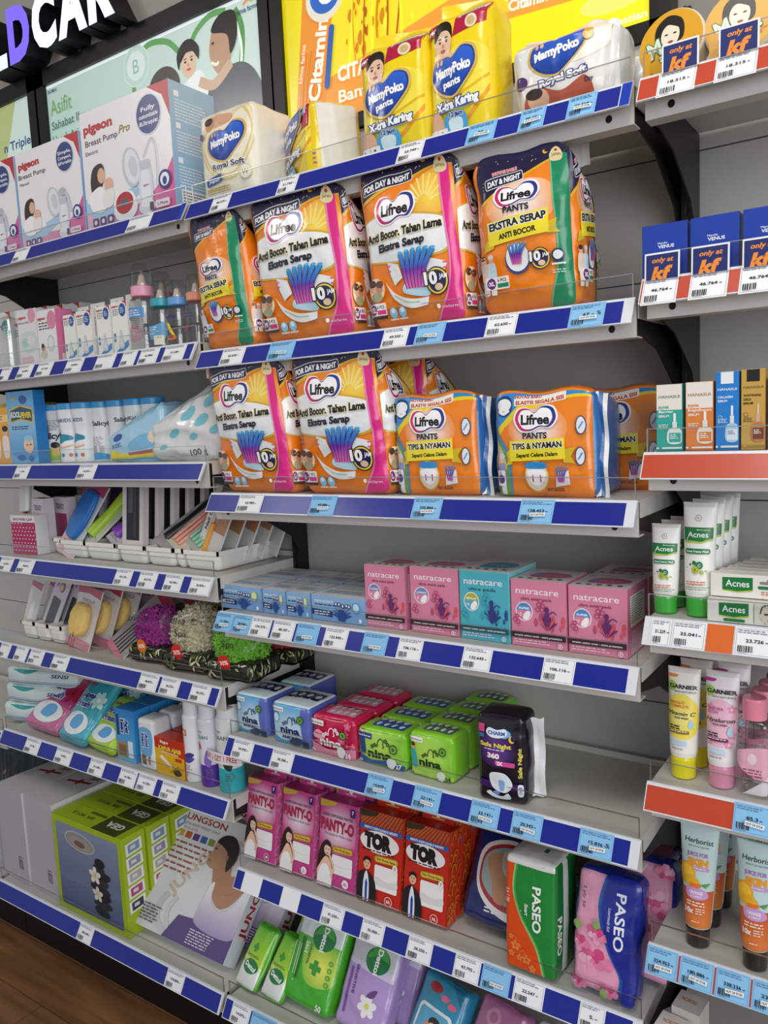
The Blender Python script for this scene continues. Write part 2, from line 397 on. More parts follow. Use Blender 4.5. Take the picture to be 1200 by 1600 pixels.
BLUE, RED = '#142490', '#c2472f'
BAY = {'LL': (-1.836, -.918), 'L': (-.918, 0.0), 'M': (0.0, .918), 'R': (.918, 1.836)}
SH = {'M1': 1.927, 'M2': 1.628, 'M3': 1.330, 'M4': 1.072, 'M5': .791, 'M6': .481, 'M7': .207, 'L1': 1.931, 'L2': 1.649, 'L3': 1.396, 'L4': 1.145, 'L5': .898, 'L6': .637, 'L7': .207,
      'R1': 1.927, 'R2': 1.652, 'R3': 1.402, 'R4': 1.154, 'R5': .892, 'R6': .623, 'R7': .405, 'LL6': .625, 'LL7': .207}
RDY, RDZ = -.021, -.037
def rail_pos(x0, y0, z0):                     # sloping front of a price rail; y runs up the slope
    L = math.hypot(RDY, RDZ); ey, ez = -RDY / L, -RDZ / L
    def f(x, y, o): return np.stack([x0 + x, y0 + RDY + ey * y - ez * o, z0 + RDZ + ez * y + ey * o], 1)
    return f, L
GREY = '#cfccc6'
def shelf(key, label, ins=BLUE, y0=0.0, cap=None, guard=True, white=False):
    bay = key[:-1]; x0, x1 = BAY[bay]; z = SH[key]; w = x1 - x0
    root = tag(empty('shelf', (0, 0, 0)), label, 'shelf', 'steel shelves of the shelving run')
    d = MB(); a, b = x0 + .008, x1 - .008
    d.box(a, b, y0 + .004, .288, z - .003, z, GREY)
    d.box(a, b, y0 + .006, y0 + .010, z - .056, z - .003, GREY); d.box(a, b, y0 + .010, y0 + .035, z - .056, z - .054, GREY)
    d.box(a, a + .002, y0 + .02, .286, z - .028, z - .003, GREY); d.box(b - .002, b, y0 + .02, .286, z - .028, z - .003, GREY)
    d.box(a, b, .283, .288, z, z + .012, GREY)
    hole = Art(5.6, 100 * 1); hole.e(4, 1.5, .55, .55, '#0a0a0a'); hole.e(96, 1.5, .55, .55, '#0a0a0a')
    d.art(lambda x, y, o: np.stack([a + x, 0 * x + y0 + .006 - o, z - .056 + y], 1), hole, b - a, .056)
    d.build('deck', 'enamel', root)
    r = MB(); f, L = rail_pos(x0 + .003, y0, z); rw = w - .010
    r.prism([(y0 + .004, z - .002), (y0 + .004, z + .0012), (y0 + .0012, z + .0012), (y0 + RDY + .0012, z + RDZ - .001), (y0 + RDY + .0028, z + RDZ - .001), (y0 + .002, z - .004)], x0 + .003, x0 + .003 + rw, '#d5d8de')
    A = Art(L * 1000, rw * 1000); A.r(0, 0, A.W, A.H, '#dfe2e8')
    if not white: A.r(1.5, 1.8, A.W - 3 - (14 if bay == 'M' else 4), A.H - 5.2, ins)
    if cap: A.r(A.W - 14, .5, 14, A.H - 1, cap)
    r.art(f, A, rw, L); r.build('price_rail', 'rail', root)
    if guard:
        g = MB().box(x0 + .008, x1 - .012, y0 + .004, y0 + .0055, z - .002, z + .0345, '#fff').build('acrylic_guard', 'acrylic', root)
        e = MB(); e.box(x0 + .008, x1 - .012, y0 + .0036, y0 + .0059, z + .0345, z + .0358, '#fff'); e.box(x0 + .0065, x0 + .008, y0 + .0036, y0 + .0059, z, z + .0358, '#fff'); e.box(x1 - .012, x1 - .0105, y0 + .0036, y0 + .0059, z, z + .0358, '#fff')
        e.build('guard_edge', 'acrylic_edge', g)
    if not key.endswith('7') or bay == 'R':
        for xx in (x0 + .012, x1 - .015):
            MB().prism([(y0 + .012, z - .004), (y0 + .012, z - .045), (.03, z - .048), (.13, z - .068), (.235, z - .125), (.262, z - .165), (.292, z - .168), (.292, z - .004)], xx, xx + .003, '#1c1b1a').build('bracket', 'steel_black', root)
    return root
NTH = {1: 'topmost', 2: 'second from the top', 3: 'third from the top', 4: 'fourth from the top', 5: 'fifth from the top', 6: 'sixth from the top', 7: 'lowest'}
HOLD = {'L1': 'the breast pump boxes', 'L2': 'the feeding bottles', 'L3': 'the white powder bottles', 'L4': 'combs and nail clippers in white trays', 'L5': 'the bath puffs', 'L6': 'spray cans and scented sachets',
        'L7': 'the bathroom scale boxes', 'M1': 'the yellow baby diaper packs', 'M2': 'bulging orange diaper packs under the yellow ones', 'M3': 'orange packs at eye level', 'M4': 'pink, teal and blue pad boxes',
        'M5': 'green and red pad packs', 'M6': 'disposable underwear and tissue packs', 'M7': 'the wet wipe packs', 'R1': 'the round yellow powder tins', 'R2': 'the plain blue compact boxes', 'R3': 'the four serum cartons',
        'R4': 'white tubes with green caps', 'R5': 'yellow and pink face wash tubes', 'R6': 'the orange scrub tubes'}
for k in HOLD:
    base = k in ('L7', 'M7'); red = k[0] == 'R'
    shelf(k, ('grey base shelf with blue price rail carrying ' if base else 'grey shelf with white price rail carrying ' if k == 'R4' else 'grey shelf with %s price rail carrying ' % ('red' if red else 'blue')) + HOLD[k],
          RED if red else BLUE, -.06 if base else 0.0, '#1238b0' if k in ('M1', 'L1') else None, True, k in ('R4',))
shelf('LL6', 'grey shelf end just past the left end of the sachet shelf')
shelf('LL7', 'grey base shelf past the left end of the scale boxes', y0=-.06)
shelf('R7', 'grey shelf below the orange scrub tubes, carrying small white cartons', RED)

for b, where in (('LL', 'at the far left end, behind the dark teal pack'), ('L', 'behind the breast pumps, bottles and combs'), ('M', 'behind the orange diaper packs and pad boxes'), ('R', 'behind the face wash tubes and serums')):
    x0, x1 = BAY[b]; m = MB(); zs = [.02, .30, .51, .717, .91, 1.104, 1.30, 1.50, 1.692, 1.90, 2.10]
    for z0, z1 in zip(zs, zs[1:]): m.box(x0 + .006, x1 - .006, .303, .306, z0 + .0012, z1 - .0012, '#c0beb8')
    m.box(x0 + .006, x1 - .006, .306, .308, .02, 2.1, '#3a3938')
    tag(m.build('back_panel', 'enamel'), 'grey sheet steel back panel ' + where, 'panel', 'back panels of the shelving run')
for xx, where in ((-.918, 'left of the white powder bottles, behind the shelves'), (0.0, 'between the combs and the pad boxes'), (.918, 'between the orange diaper packs and the blue compact boxes')):
    m = MB().box(xx - .008, xx + .008, .262, .302, .02, 2.12, '#141312'); s = Art(2100, 16)
    for k in range(60): s.r(5.5, 20 + k * 35, 5, 16, '#2c2a28')
    m.art(lambda x, y, o: np.stack([xx - .008 + x, 0 * x + .262 - o, .02 + y], 1), s, .016, 2.1)
    tag(m.build('upright_post', 'steel_black'), 'black slotted steel upright ' + where, 'post', 'uprights of the shelving run')
for bb, where in (('L', 'the scale boxes'), ('M', 'the wet wipe packs'), ('LL', 'the dark teal pack')):
    x0, x1 = BAY[bb]
    tag(MB().box(x0 + .002, x1 - .002, .006, .02, 0, .15, '#0d0c0c').build('kick_board', 'steel_black'), 'black kick board under the base shelf of ' + where, 'board', 'kick boards')

# ---------------------------------------------------------------- price tags
def barcode(A, x, y, w, h, col='#222', seed=1):
    g = random.Random(seed); xx = x; A.flat(1)
    while xx < x + w: q = g.uniform(.5, 1.9); A.r(xx, y, q, h, col); xx += q + g.uniform(.6, 1.6)
    A.flat(0)
def price_tag(key, u0, u1, price, label, blue=False, out=False, pct=False, blank=False, tall=0.0, col=None, tilt=0):
    y0 = -.06 if key in ('L7', 'M7') else 0.0; z = SH[key]; ym, zm = y0 + RDY / 2, z + RDZ / 2
    xa, xb = ux(u0, ym, zm), ux(u1, ym, zm); w = max(xb - xa, .02); f, L = rail_pos(xa, y0, z)
    h = L - .0015 + tall
    g = lambda x, y, o: f(x, y + .0005 - tall, o + .0012)
    m = MB(); base = col or ('#8cc4ee' if blue else '#f2f3f6')
    m.surf(g, [0, w], [0, h], base); m.surf(lambda x, y, o: f(w - x, y + .0005 - tall, .0004), [0, w], [0, h], '#ddd')
    A = Art(h * 1000, w * 1000); W, H = A.W, A.H
    if not (blank or col):
        ink = '#23282e'; n = sum(map(ord, label))
        for q in ((2, 2, W - 4, .35), (2, H - 2.35, W - 4, .35), (2, 2, .35, H - 4), (W - 2.35, 2, .35, H - 4)): A.r(*q, '#6d7480' if not blue else '#5690b8')
        A.rnd = random.Random(n); A.lines(4, H - 4, W - 8, 2, 3.0, '#8a9099' if not blue else '#5a88ab', .5)
        if price:
            A.t(price, W * .5, H * .53, 4.9, ink, w=min(W * .5, len(price) * 3.9), b=.02); A.r(W * .5 + min(W * .5, len(price) * 3.9) / 2 + 2.2, H * .53 - 1.6, 3.5, 1.1, ink)
        barcode(A, 5, 5, W * .36, H * .22, ink, n); A.lines(6, 4.2, W * .3, 1, 1.6, '#777')
        if pct: A.t('%', W * .85, H * .55, 7, ink, b=.01)
    m.art(g, A, w, h)
    o = tag(m.build('price_tag', 'paper'), label, 'price tag', 'price tags along the shelf rails')
    if out:
        S = Art(5.2, 22); S.t('OUT OF STOK', 11, 2.6, 2.6, '#1b1b1b', w=19.5, b=.02); sw, sh = min(w * .62, .026), .0062
        s = MB(); a = math.radians(-4 if n % 2 else 3 if n % 3 else 0); cx, cy = w * .58, h * .33
        sp = lambda x, y, o: g(cx + (x - sw / 2) * math.cos(a) - (y - sh / 2) * math.sin(a), cy + (x - sw / 2) * math.sin(a) + (y - sh / 2) * math.cos(a), o + .0042)
        s.surf(sp, [0, sw], [0, sh], '#f4f4f2'); s.art(sp, S, sw, sh); s.build('stock_sticker', 'paper', o)['label'] = 'white strip reading out of stok'
    return o
W_, B_ = False, True
TAGS = [
 ('M1', 331, 360, '48.375', 0, 'under the cream baby diaper pack, end of the rail'), ('M1', 435, 465, '21.745', 0, 'under the toppled yellow pack'), ('M1', 622, 662, '22.749', 0, 'under the first upright yellow diaper pack'),
 ('M1', 730, 775, '20.', 2, 'under the second upright yellow diaper pack'), ('M1', 812, 852, '88.771', 2, 'under the big white diaper pack'), ('M1', 887, 932, '88.414', 2, 'at the rail end by the round yellow tins'),
 ('M2', 346, 382, '62.655', 0, 'under the narrow green striped orange pack'), ('M2', 420, 460, '', 2, 'below the orange pack of 8, near the feeding bottles'), ('M2', 598, 638, '49.555', 0, 'under the tall orange pack of 6'),
 ('M2', 650, 695, '', 2, 'beside the white tag reading 49.555'), ('M2', 760, 808, '62.650', 0, 'under the orange pack with green side stripe'), ('M2', 890, 945, '67.', 3, 'with a percent sign under the green striped orange pack'),
 ('M3', 372, 410, '62.983', 0, 'under the first orange pack at eye level'), ('M3', 485, 525, '49.886', 2, 'under the second orange pack at eye level'), ('M3', 645, 690, '102.866', 2, 'under the smaller squat orange pants pack'), ('M3', 812, 865, '158.453', 2, 'under the wider squat orange pants pack'),
 ('M4', 337, 364.5, '11.784', 2, 'at the rail end under the blue tampon boxes'), ('M4', 365, 392, '28.946', 2, 'second along under the blue tampon boxes'), ('M4', 392, 423, '124.372', 0, 'under the small blue tampon boxes'), ('M4', 426, 460, '88.187', 0, 'under the small blue tampon boxes'),
 ('M4', 463, 498, '', 2, 'under the gap between small and long tampon boxes'), ('M4', 507, 543, '123.999', 0, 'under the long blue tampon box'), ('M4', 567, 605, '', 2, 'under the first pink pad box'), ('M4', 622, 660, '106.116', 0, 'under the second pink pad box'),
 ('M4', 723, 768, '132.645', 0, 'under the teal pad box'), ('M4', 848, 898, '106.116', 0, 'under the largest pink pad box near the rail end'),
 ('M5', 364, 395, '34.930', 0, 'under the first white and blue pad pack'), ('M5', 424, 458, '30.386', 0, 'under the second white and blue pad pack'), ('M5', 573, 612, '14.649', 2, 'under the green pad pack numbered 27'), ('M5', 646, 688, '22.141', 2, 'under the green pad pack numbered 24'),
 ('M5', 735, 780, '22.141', 2, 'under the black night pad pack'), ('M5', 800, 847, '20.343', 2, 'just past the black night pad pack'), ('M5', 905, 958, '15.836', 3, 'with percent sign, end of the empty shelf'),
 ('M6', 380, 408, None, 0, 'blank, under the first pink underwear box'), ('M6', 440, 468, None, 0, 'blank, under the second pink underwear box'), ('M6', 503, 537, '41.250', 0, 'under the third pink underwear box'), ('M6', 565, 600, '35.000', 0, 'under the first red underwear box'),
 ('M6', 637, 675, '36.250', 0, 'under the second red underwear box'), ('M6', 710, 750, '43.792', 0, 'under the navy pack beside the red boxes'), ('M6', 753, 797, '', 2, 'left of the tag reading 22.547'), ('M6', 803, 850, '22.547', 0, 'under the orange and green tissue pack'), ('M6', 905, 945, '5.', 0, 'under the pink and blue tissue pack'),
 ('M7', 362, 390, '14.073', 0, 'at the rail end under the small green wipes'), ('M7', 392, 430, '', 1, 'under the small green wipes'), ('M7', 470, 505, '', 1, 'under the big green wipe pack'),
 ('L1', 200, 237, '', 0, 'under the widest breast pump box'), ('L1', 22, 45, '', 0, 'under the manual breast pump box'),
 ('L2', 1, 17, '', 0, 'under the clear bottle at the shelf start'), ('L2', 28, 51, '36.880', 0, 'under the pink breast pad box'), ('L2', 58, 82, '47.125', 0, 'under the box with a pink side'), ('L2', 103, 130, '19.890', 0, 'under the first teat carton'), ('L2', 150, 180, '', 0, 'under the third teat carton'),
 ('L2', 190, 213, '', 0, 'under the fourth teat carton'), ('L2', 218, 248, '16.988', 0, 'under the pink capped tall bottle'), ('L2', 256, 290, '21.228', 0, 'under the two short feeding bottles'),
 ('L3', 24, 46, '1.135', 0, 'under the light blue fever patch box'), ('L3', 122, 150, '16.357', 0, 'under the middle of the powder bottles'),
 ('L4', 0, 20, '16.025', 0, 'under the hair brush at the shelf start'), ('L4', 28, 53, '48.835', 0, 'under the dotted shower cap box'), ('L4', 180, 206, '18.125', 0, 'under the upright comb boxes'), ('L4', 217, 245, '34.375', 0, 'under the tray of black combs'), ('L4', 257, 285, '42.781', 0, 'under the tray of pink razors'), ('L4', 297, 330, '36.876', 0, 'at the rail end under the nail clipper tray'),
 ('L5', 0, 16, '', 0, 'at the start of the puff shelf rail'), ('L5', 24, 43, '', 0, 'under the black make-up brush cards'), ('L5', 46, 68, '24.371', 0, 'under the trays beside the yellow sponge card'), ('L5', 82, 107, '20.635', 0, 'under the yellow make-up sponge card'),
 ('L5', 218, 247, '48.875', 0, 'under the purple bath puff'), ('L5', 251, 280, '18.375', 0, 'under the cream bath puff'), ('L5', 298, 328, '18.375', 0, 'under the green bath puff'),
 ('L6', 40, 62, '6.136', 0, 'under the white underpad packs'), ('L6', 87, 112, '5.625', 0, 'under the pink sachet'), ('L6', 140, 163, '10.188', 0, 'under the lime green sachet'), ('L6', 187, 213, '14.786', 0, 'under the light blue moth box'), ('L6', 215, 243, '16.338', 0, 'under the white plastic deodoriser tubs'), ('L6', 252, 280, '20.216', 0, 'under the red and yellow chalk box'),
 ('L7', 123, 145, '189.495', 0, 'under the lime green scale boxes'), ('L7', 260, 287, '139.899', 0, 'under the leaning white scale box'),
 ('R1', 1028, 1088, '18.315', 4, 'below the first round yellow tin'), ('R1', 1118, 1184, '18.315', 4, 'below the second round yellow tin'),
 ('R2', 1004, 1059, '46.764', 4, 'below the first plain blue box'), ('R2', 1078, 1138, '46.764', 4, 'below the second plain blue box'), ('R2', 1156, 1216, '46.764', 4, 'below the third plain blue box'),
 ('R4', 1016, 1048, '21.229', 0, 'below the shorter white tube'), ('R4', 1050, 1103, '35.041', 0, 'below the taller white tube'), ('R4', 1148, 1212, '23.726', 0, 'below the flat white cartons'),
 ('R5', 1146, 1206, '85.3', 2, 'below the pink capped clear bottle'),
 ('R6', 1010, 1059, '324.953', 2, 'below the first orange scrub tube, rail start'), ('R6', 1062, 1115, '180.886', 2, 'second along below the orange scrub tubes'), ('R6', 1118, 1172, '338.236', 2, 'third along below the orange scrub tubes'), ('R6', 1175, 1228, '230.1', 2, 'fourth along below the orange scrub tubes')]
for k, a, b, pr, kind, where in TAGS:
    c = 'pale blue' if kind in (1, 2, 3) else 'white'
    read = (' reading ' + pr) if pr and pr[-1] != '.' and k not in ('L1',) else ''
    price_tag(k, a, b, pr, '%s price tag%s %s' % (c, read, where), kind in (1, 2, 3), kind in (2, 3), kind == 3, pr is None, .004 if kind == 4 else 0)
tag(price_tag('R4', 1104, 1146, '', 'plain orange card in the white rail below the white tubes', col='#dd6a2a'), 'plain orange card in the white rail below the white tubes', 'card')
def promo(key, u0, u1, label):
    z = SH[key]; xa, xb = ux(u0, -.006, z + .03), ux(u1, -.006, z + .03); w = xb - xa; h = .038
    A = Art(66); A.r(0, 0, 100, 66, '#f2f2f2'); A.r(4, -3, 92, 65, '#25306e'); A.t('only at', 52, 48, 12, '#f0913a', w=62, b=.03, it=.2); A.t('kf', 50, 17, 30, '#f0913a', w=62, b=.05, it=.2)
    m = Box(w, .0012, h, .0003, col='#f0f0f0').paint('front', A).finish()
    place(tag(m.build('promo_card', 'paper'), label, 'sign', 'only at kf cards on the red shelves'), ((xa + xb) / 2, -.0065, z - .004), -4)
promo('R1', 1034, 1092, 'navy only at kf card in front of the first round yellow tin')
promo('R1', 1123, 1187, 'navy only at kf card in front of the second round yellow tin')
promo('R2', 1007, 1062, 'navy only at kf card in front of the first plain blue box')
promo('R2', 1080, 1140, 'navy only at kf card in front of the second plain blue box')
promo('R2', 1160, 1222, 'navy only at kf card in front of the third plain blue box')
# ---------------------------------------------------------------- printed designs
SKIN, SKIN2, HAIR = '#e3b493', '#c98f6c', '#20150f'
OR, NAVY, GOLD, PINK, GREEN, YEL = '#f5871a', '#1d153f', '#e6b421', '#e5288a', '#0d8a5c', '#f6e22a'
def face(A, x, y, r, hair=HAIR, longhair=False, skin=SKIN, smile=True):
    if longhair: A.b([(x - r * 1.15, y + r * .5), (x, y + r * 1.5), (x + r * 1.15, y + r * .5), (x + r * 1.25, y - r * 1.4), (x + r * .9, y - r * 2.4), (x - r * .9, y - r * 2.4), (x - r * 1.25, y - r * 1.4)], hair)
    A.e(x, y, r * .82, r * 1.08, skin)
    A.b([(x - r * .88, y + r * .15), (x - r * .75, y + r * 1.0), (x, y + r * 1.32), (x + r * .75, y + r * 1.0), (x + r * .88, y + r * .15), (x + r * .5, y + r * .62), (x - r * .2, y + r * .7)], hair)
    for sx in (-1, 1): A.e(x + sx * r * .34, y + r * .08, r * .12, r * .08, '#2a1c16'); A.r(x + sx * r * .34 - r * .16, y + r * .26, r * .32, r * .06, '#3a2a20')
    A.e(x, y - r * .18, r * .09, r * .12, SKIN2); A.e(x, y - r * .5, r * .24, r * .09, '#b4524c')
def lifree(A, cx, cy, w, h=None):
    h = h or w * .5
    def lobe(k, dx=0, dy=0):
        P = [(-.50, -.02), (-.40, .36), (-.18, .40), (-.02, .24), (.18, .50), (.42, .40), (.5, .0), (.36, -.34), (.12, -.34), (-.12, -.5), (-.36, -.44)]
        return [(cx + dx + x * w * k, cy + dy + y * h * k) for x, y in P]
    A.b(lobe(1.12), '#ffffff')
    A.b(lobe(1.03), ('g', '#d6226f', '#23368f', cx - w * .25, cy, cx - w * .02, cy)); A.b(lobe(.86), '#ffffff')
    A.t('Lifree', cx + w * .0, cy - h * .03, h * .40, '#15131c', w=w * .72, b=.04)
def strips(A, x, y, w, h, n=6):       # the fanned absorber drawing
    for i in range(n):
        t = i / (n - 1); xb, xt = x + w * (.22 + .42 * t), x + w * t
        ym = y + h * .42; xm = xb + (xt - xb) * .35 - w * .02; P = bez([(xb, y), (xm, y + h * .5), (xt + w * .04, y + h * (.93 + .05 * math.sin(3 * t)))], 8, False)
        A.l(P, w * .14, '#2a1a6a', sm=False); lo = P[:len(P) // 2 + 1]; up = P[len(P) // 2:]
        A.l(lo, w * .10, ('g', '#f06ab8', '#7a35a8', xb, y, xb, y + h * .45), sm=False); A.l(up, w * .11, ('g', '#4a3fb4', '#2a9ae6', xb, y + h * .45, xb, y + h * .95), sm=False)
        A.e(xt + w * .045, y + h * (.94 + .05 * math.sin(3 * t)), w * .062, h * .04, '#49b4ea')
def jam(A, x, y, r):
    A.e(x + r * .25, y - r * .1, r * .95, r * .95, '#1b1a3c'); A.e(x + r * .25, y - r * .1, r * .86, r * .86, '#f1d52a'); A.e(x + r * .25, y - r * .1, r * .74, r * .74, '#20215a')
    A.e(x + r * .35, y - r * .5, r * .34, r * .24, '#e9c9a8'); A.t('10', x - r * .25, y + r * .15, r * .8, '#ffffff', w=r * 1.1, b=.05, o=.06, oc='#14122e'); A.t('JAM', x + r * .78, y + r * .2, r * .3, '#ffffff', w=r * .62, b=.03)
def night(A, H, y0, y1, x1, txt, tx, ty, tw, rot):
    A.p(list(bez([(0, y0), (x1 * .5, y0 + (y1 - y0) * .66), (x1, y1), (101, y1 + 1)], 6, False)) + [(101, H + 1), (-1, H + 1), (-1, y0)], GOLD)
    A.p(list(bez([(0, y0 + 3.2), (x1 * .5, y0 + (y1 - y0) * .66 + 2.6), (x1, y1 + 1.5), (101, y1 + 2)], 6, False)) + [(101, H + 1), (-1, H + 1), (-1, y0 + 3)], NAVY)
    g = random.Random(3); A.flat(1)
    for k in range(12): A.e(g.uniform(3, 97), g.uniform(y1 + 3, H - 1), .5, .5, '#f0e6a0', n=6)
    A.flat(0)
    A.r(tx - tw / 2 - 2.4, ty - 4.6, tw + 4.8, 9.2, '#f2f2f2', 2.2, rot); A.r(tx - tw / 2 - 1.8, ty - 4.0, tw + 3.6, 8.0, NAVY, 1.8, rot)
    A.t(txt, tx, ty, 4.6, '#f4f4f6', w=tw, b=.05, it=.15, rot=rot)
    A.e(x1 - 10, y1 + 9, 3, 3.6, GOLD); A.e(x1 - 8.4, y1 + 10, 2.7, 3.2, NAVY)
def medal(A, x, y): A.b([(x, y + 8), (x + 6, y), (x + 4.5, y - 6), (x - 4.5, y - 6), (x - 6, y)], '#ead9a4'); A.e(x, y + 2.5, 1.5, 1.5, '#c8202a'); A.t('JAPAN', x, y - 1.5, 2.4, '#5a431b', w=9)
def art_dn(H=124, size='L', pcs='7'):
    A = Art(H); A.r(0, 0, 100, H, OR)
    A.b([(40, H - 40), (60, H - 18), (92, H - 12), (98, H - 35), (70, H - 48)], ('r', '#ffe45a', '#f68a1c', 76, H - 30, 30))
    for k in range(9): a = math.radians(20 + k * 18); A.l([(70 + 6 * math.cos(a), H - 36 + 6 * math.sin(a)), (70 + 22 * math.cos(a), H - 36 + 22 * math.sin(a))], 1.6, '#ffe98c', sm=False)
    A.b([(-12, 78), (18, 90), (50, 88), (86, 82), (96, 70), (88, 54), (55, 50), (20, 52), (-12, 58)], '#d8b23a'); A.b([(-12, 77), (18, 88.5), (50, 86.5), (85, 80.5), (94, 70), (86, 55.5), (55, 51.5), (20, 53.5), (-12, 59.5)], ('g', '#ffffff', '#e9ecef', 0, 88, 0, 50))
    night(A, H, H - 29, H - 11, 80, 'FOR DAY & NIGHT', 31, H - 13.5, 50, 6); 
    A.p(list(bez([(84, H - 9), (88, 78), (90, 50), (86, 24), (70, -1)], 6, False)) + list(bez([(101, -1), (101, 40), (96, 78), (94, H - 9)], 6, False)), PINK)
    A.l([(84, H - 9), (88, 78), (90, 50), (86, 24), (70, -1)], 1.6, '#f28ac0'); medal(A, 86, H - 9)
    lifree(A, 40, 93, 40, 22)
    A.t('Anti Bocor, Tahan Lama', 46, 74.5, 6.4, '#16141d', w=80, b=.05, it=.12, rot=3, o=.05, oc='#f0e6b0'); A.t('Ekstra Serap', 44, 65, 6, '#16141d', w=50, b=.045, it=.1, rot=3)
    A.p([(28, 52), (40, 49), (44, 38), (34, 33), (30, 42)], '#eef1f4'); A.p([(66, 52), (88, 46), (84, 37), (70, 34)], '#eef1f4')
    for yy in (50, 46): A.r(27, yy - 2, 4, 1.3, '#e9568c'); A.r(84, yy - 5, 4, 1.3, '#e9568c')
    A.b([(48, 34), (66, 34), (68, 22), (44, 26)], '#bfe3f2'); strips(A, 42, 29, 34, 30)
    A.p(list(bez([(24, 37), (34, 27), (50, 21), (68, 21)], 6, False)) + list(bez([(66, 15), (48, 14), (33, 22), (24, 37)], 6, False)), '#f3f5f7'); A.l([(33, 25), (45, 19), (58, 18)], 1.2, '#b9d5b4')
    jam(A, 75, 33, 11.5)
    A.e(13, 32, 9.5, 9, '#f5dfc0'); A.e(10, 34, 4, 4.6, SKIN); A.e(9, 37, 4, 3, '#4a3024'); A.e(16, 33, 4, 4.5, SKIN2); A.e(17, 36, 4.3, 3, '#6b4a34'); A.e(13, 26, 6, 4, '#a9a37f')
    A.r(3, 11, 19, 10, '#f7f3f3', 1.5); A.e(7, 16, 4, 4.4, '#7d1d6d'); A.t(size, 7, 16, 4, '#fff', b=.04); A.t(pcs + ' PCS', 15.5, 18, 2.6, '#222', w=8); A.r(11.5, 12, 9.5, 3.4, PINK); A.r(3, 8.6, 19, 2, '#3a2410')
    for xx in (29, 39): A.e(xx, 12, 4, 4, '#8fd0ee'); A.e(xx, 13.5, 2, 2, '#e9f5fb'); A.r(xx - 4.5, 7, 9, 1, '#fff0dd')
    A.t('unicharm', 87, 12, 2.4, '#fbd3e6', w=14); A.e(77, 12.5, 1.8, 1.8, '#fff')
    return A
def art_eks(H=140):
    A = Art(H); A.r(0, 0, 100, H, OR); A.e(50, 96, 37, 22, ('r', '#ffffff', '#f8a85e', 50, 96, 34))
    night(A, H, H - 46, H - 12, 86, 'DAY & NIGHT', 33, H - 21, 36, 9); A.t('INOVASI BARU!', 34, H - 13.5, 2.6, '#e83a3a', w=26, b=.04, rot=9, o=.05)
    A.p([(80, H - 8), (84, 80), (84, 40), (72, -1), (101, -1), (99, 40), (98, 90), (101, H - 8)], GREEN); A.l([(80, H - 8), (84, 80), (84, 40), (72, -1)], 1.2, '#66c39b')
    medal(A, 86, H - 8); lifree(A, 46, 104.5, 44, 19); A.t('PANTS', 46, 92, 5.4, '#15131c', w=27, b=.035)
    A.p([(10, 66), (20, 70), (20, 60), (8, 57)], '#d7b916'); A.p([(76, 76), (86, 78), (84, 70), (88, 66), (76, 66)], '#d7b916')
    A.p([(14, 83), (78, 88), (78, 67), (14, 62)], YEL); A.t('EKSTRA SERAP', 46, 80.6, 6.4, '#15221c', w=60, b=.05, rot=4, o=.07); A.t('ANTI BOCOR', 46, 70.5, 4.8, '#15131c', w=40, b=.04, rot=4)
    A.e(45, 47, 13, 13, '#2a3f86'); A.e(45, 48.5, 12, 12, '#f2f4f6'); strips(A, 36, 43, 18, 18, 5); jam(A, 66, 46, 10)
    A.e(85, 46, 6, 6, '#1d3a52'); A.e(85, 46.5, 4.3, 4, '#e8eef2'); A.r(79, 38, 12, 1.6, '#d8f0e4'); A.lines(79, 34, 14, 2, 2, '#bfe6d4')
    for x, c, hh in ((9, '#e8d3c2', '#3a2a22'), (17, '#cfe0ee', '#d9d9d9')): A.b([(x - 4, 46), (x + 4, 46), (x + 4.5, 32), (x - 4.5, 32)], c); A.r(x - 3.2, 18, 6.4, 16, '#e6dfce', 1); A.e(x, 50, 2.8, 3.4, SKIN); A.e(x, 52, 3, 2.2, hh)
    A.r(9, 23, 26, 11, '#f7f4ee', 1.2); A.e(15, 28.5, 4.8, 5, '#6d1d77'); A.t('XL', 15, 28.5, 3.6, '#fff', b=.04); A.t('6 PCS', 27, 31, 2.8, '#222', w=10); A.r(21.5, 24.5, 12.5, 3.6, GREEN)
    return A
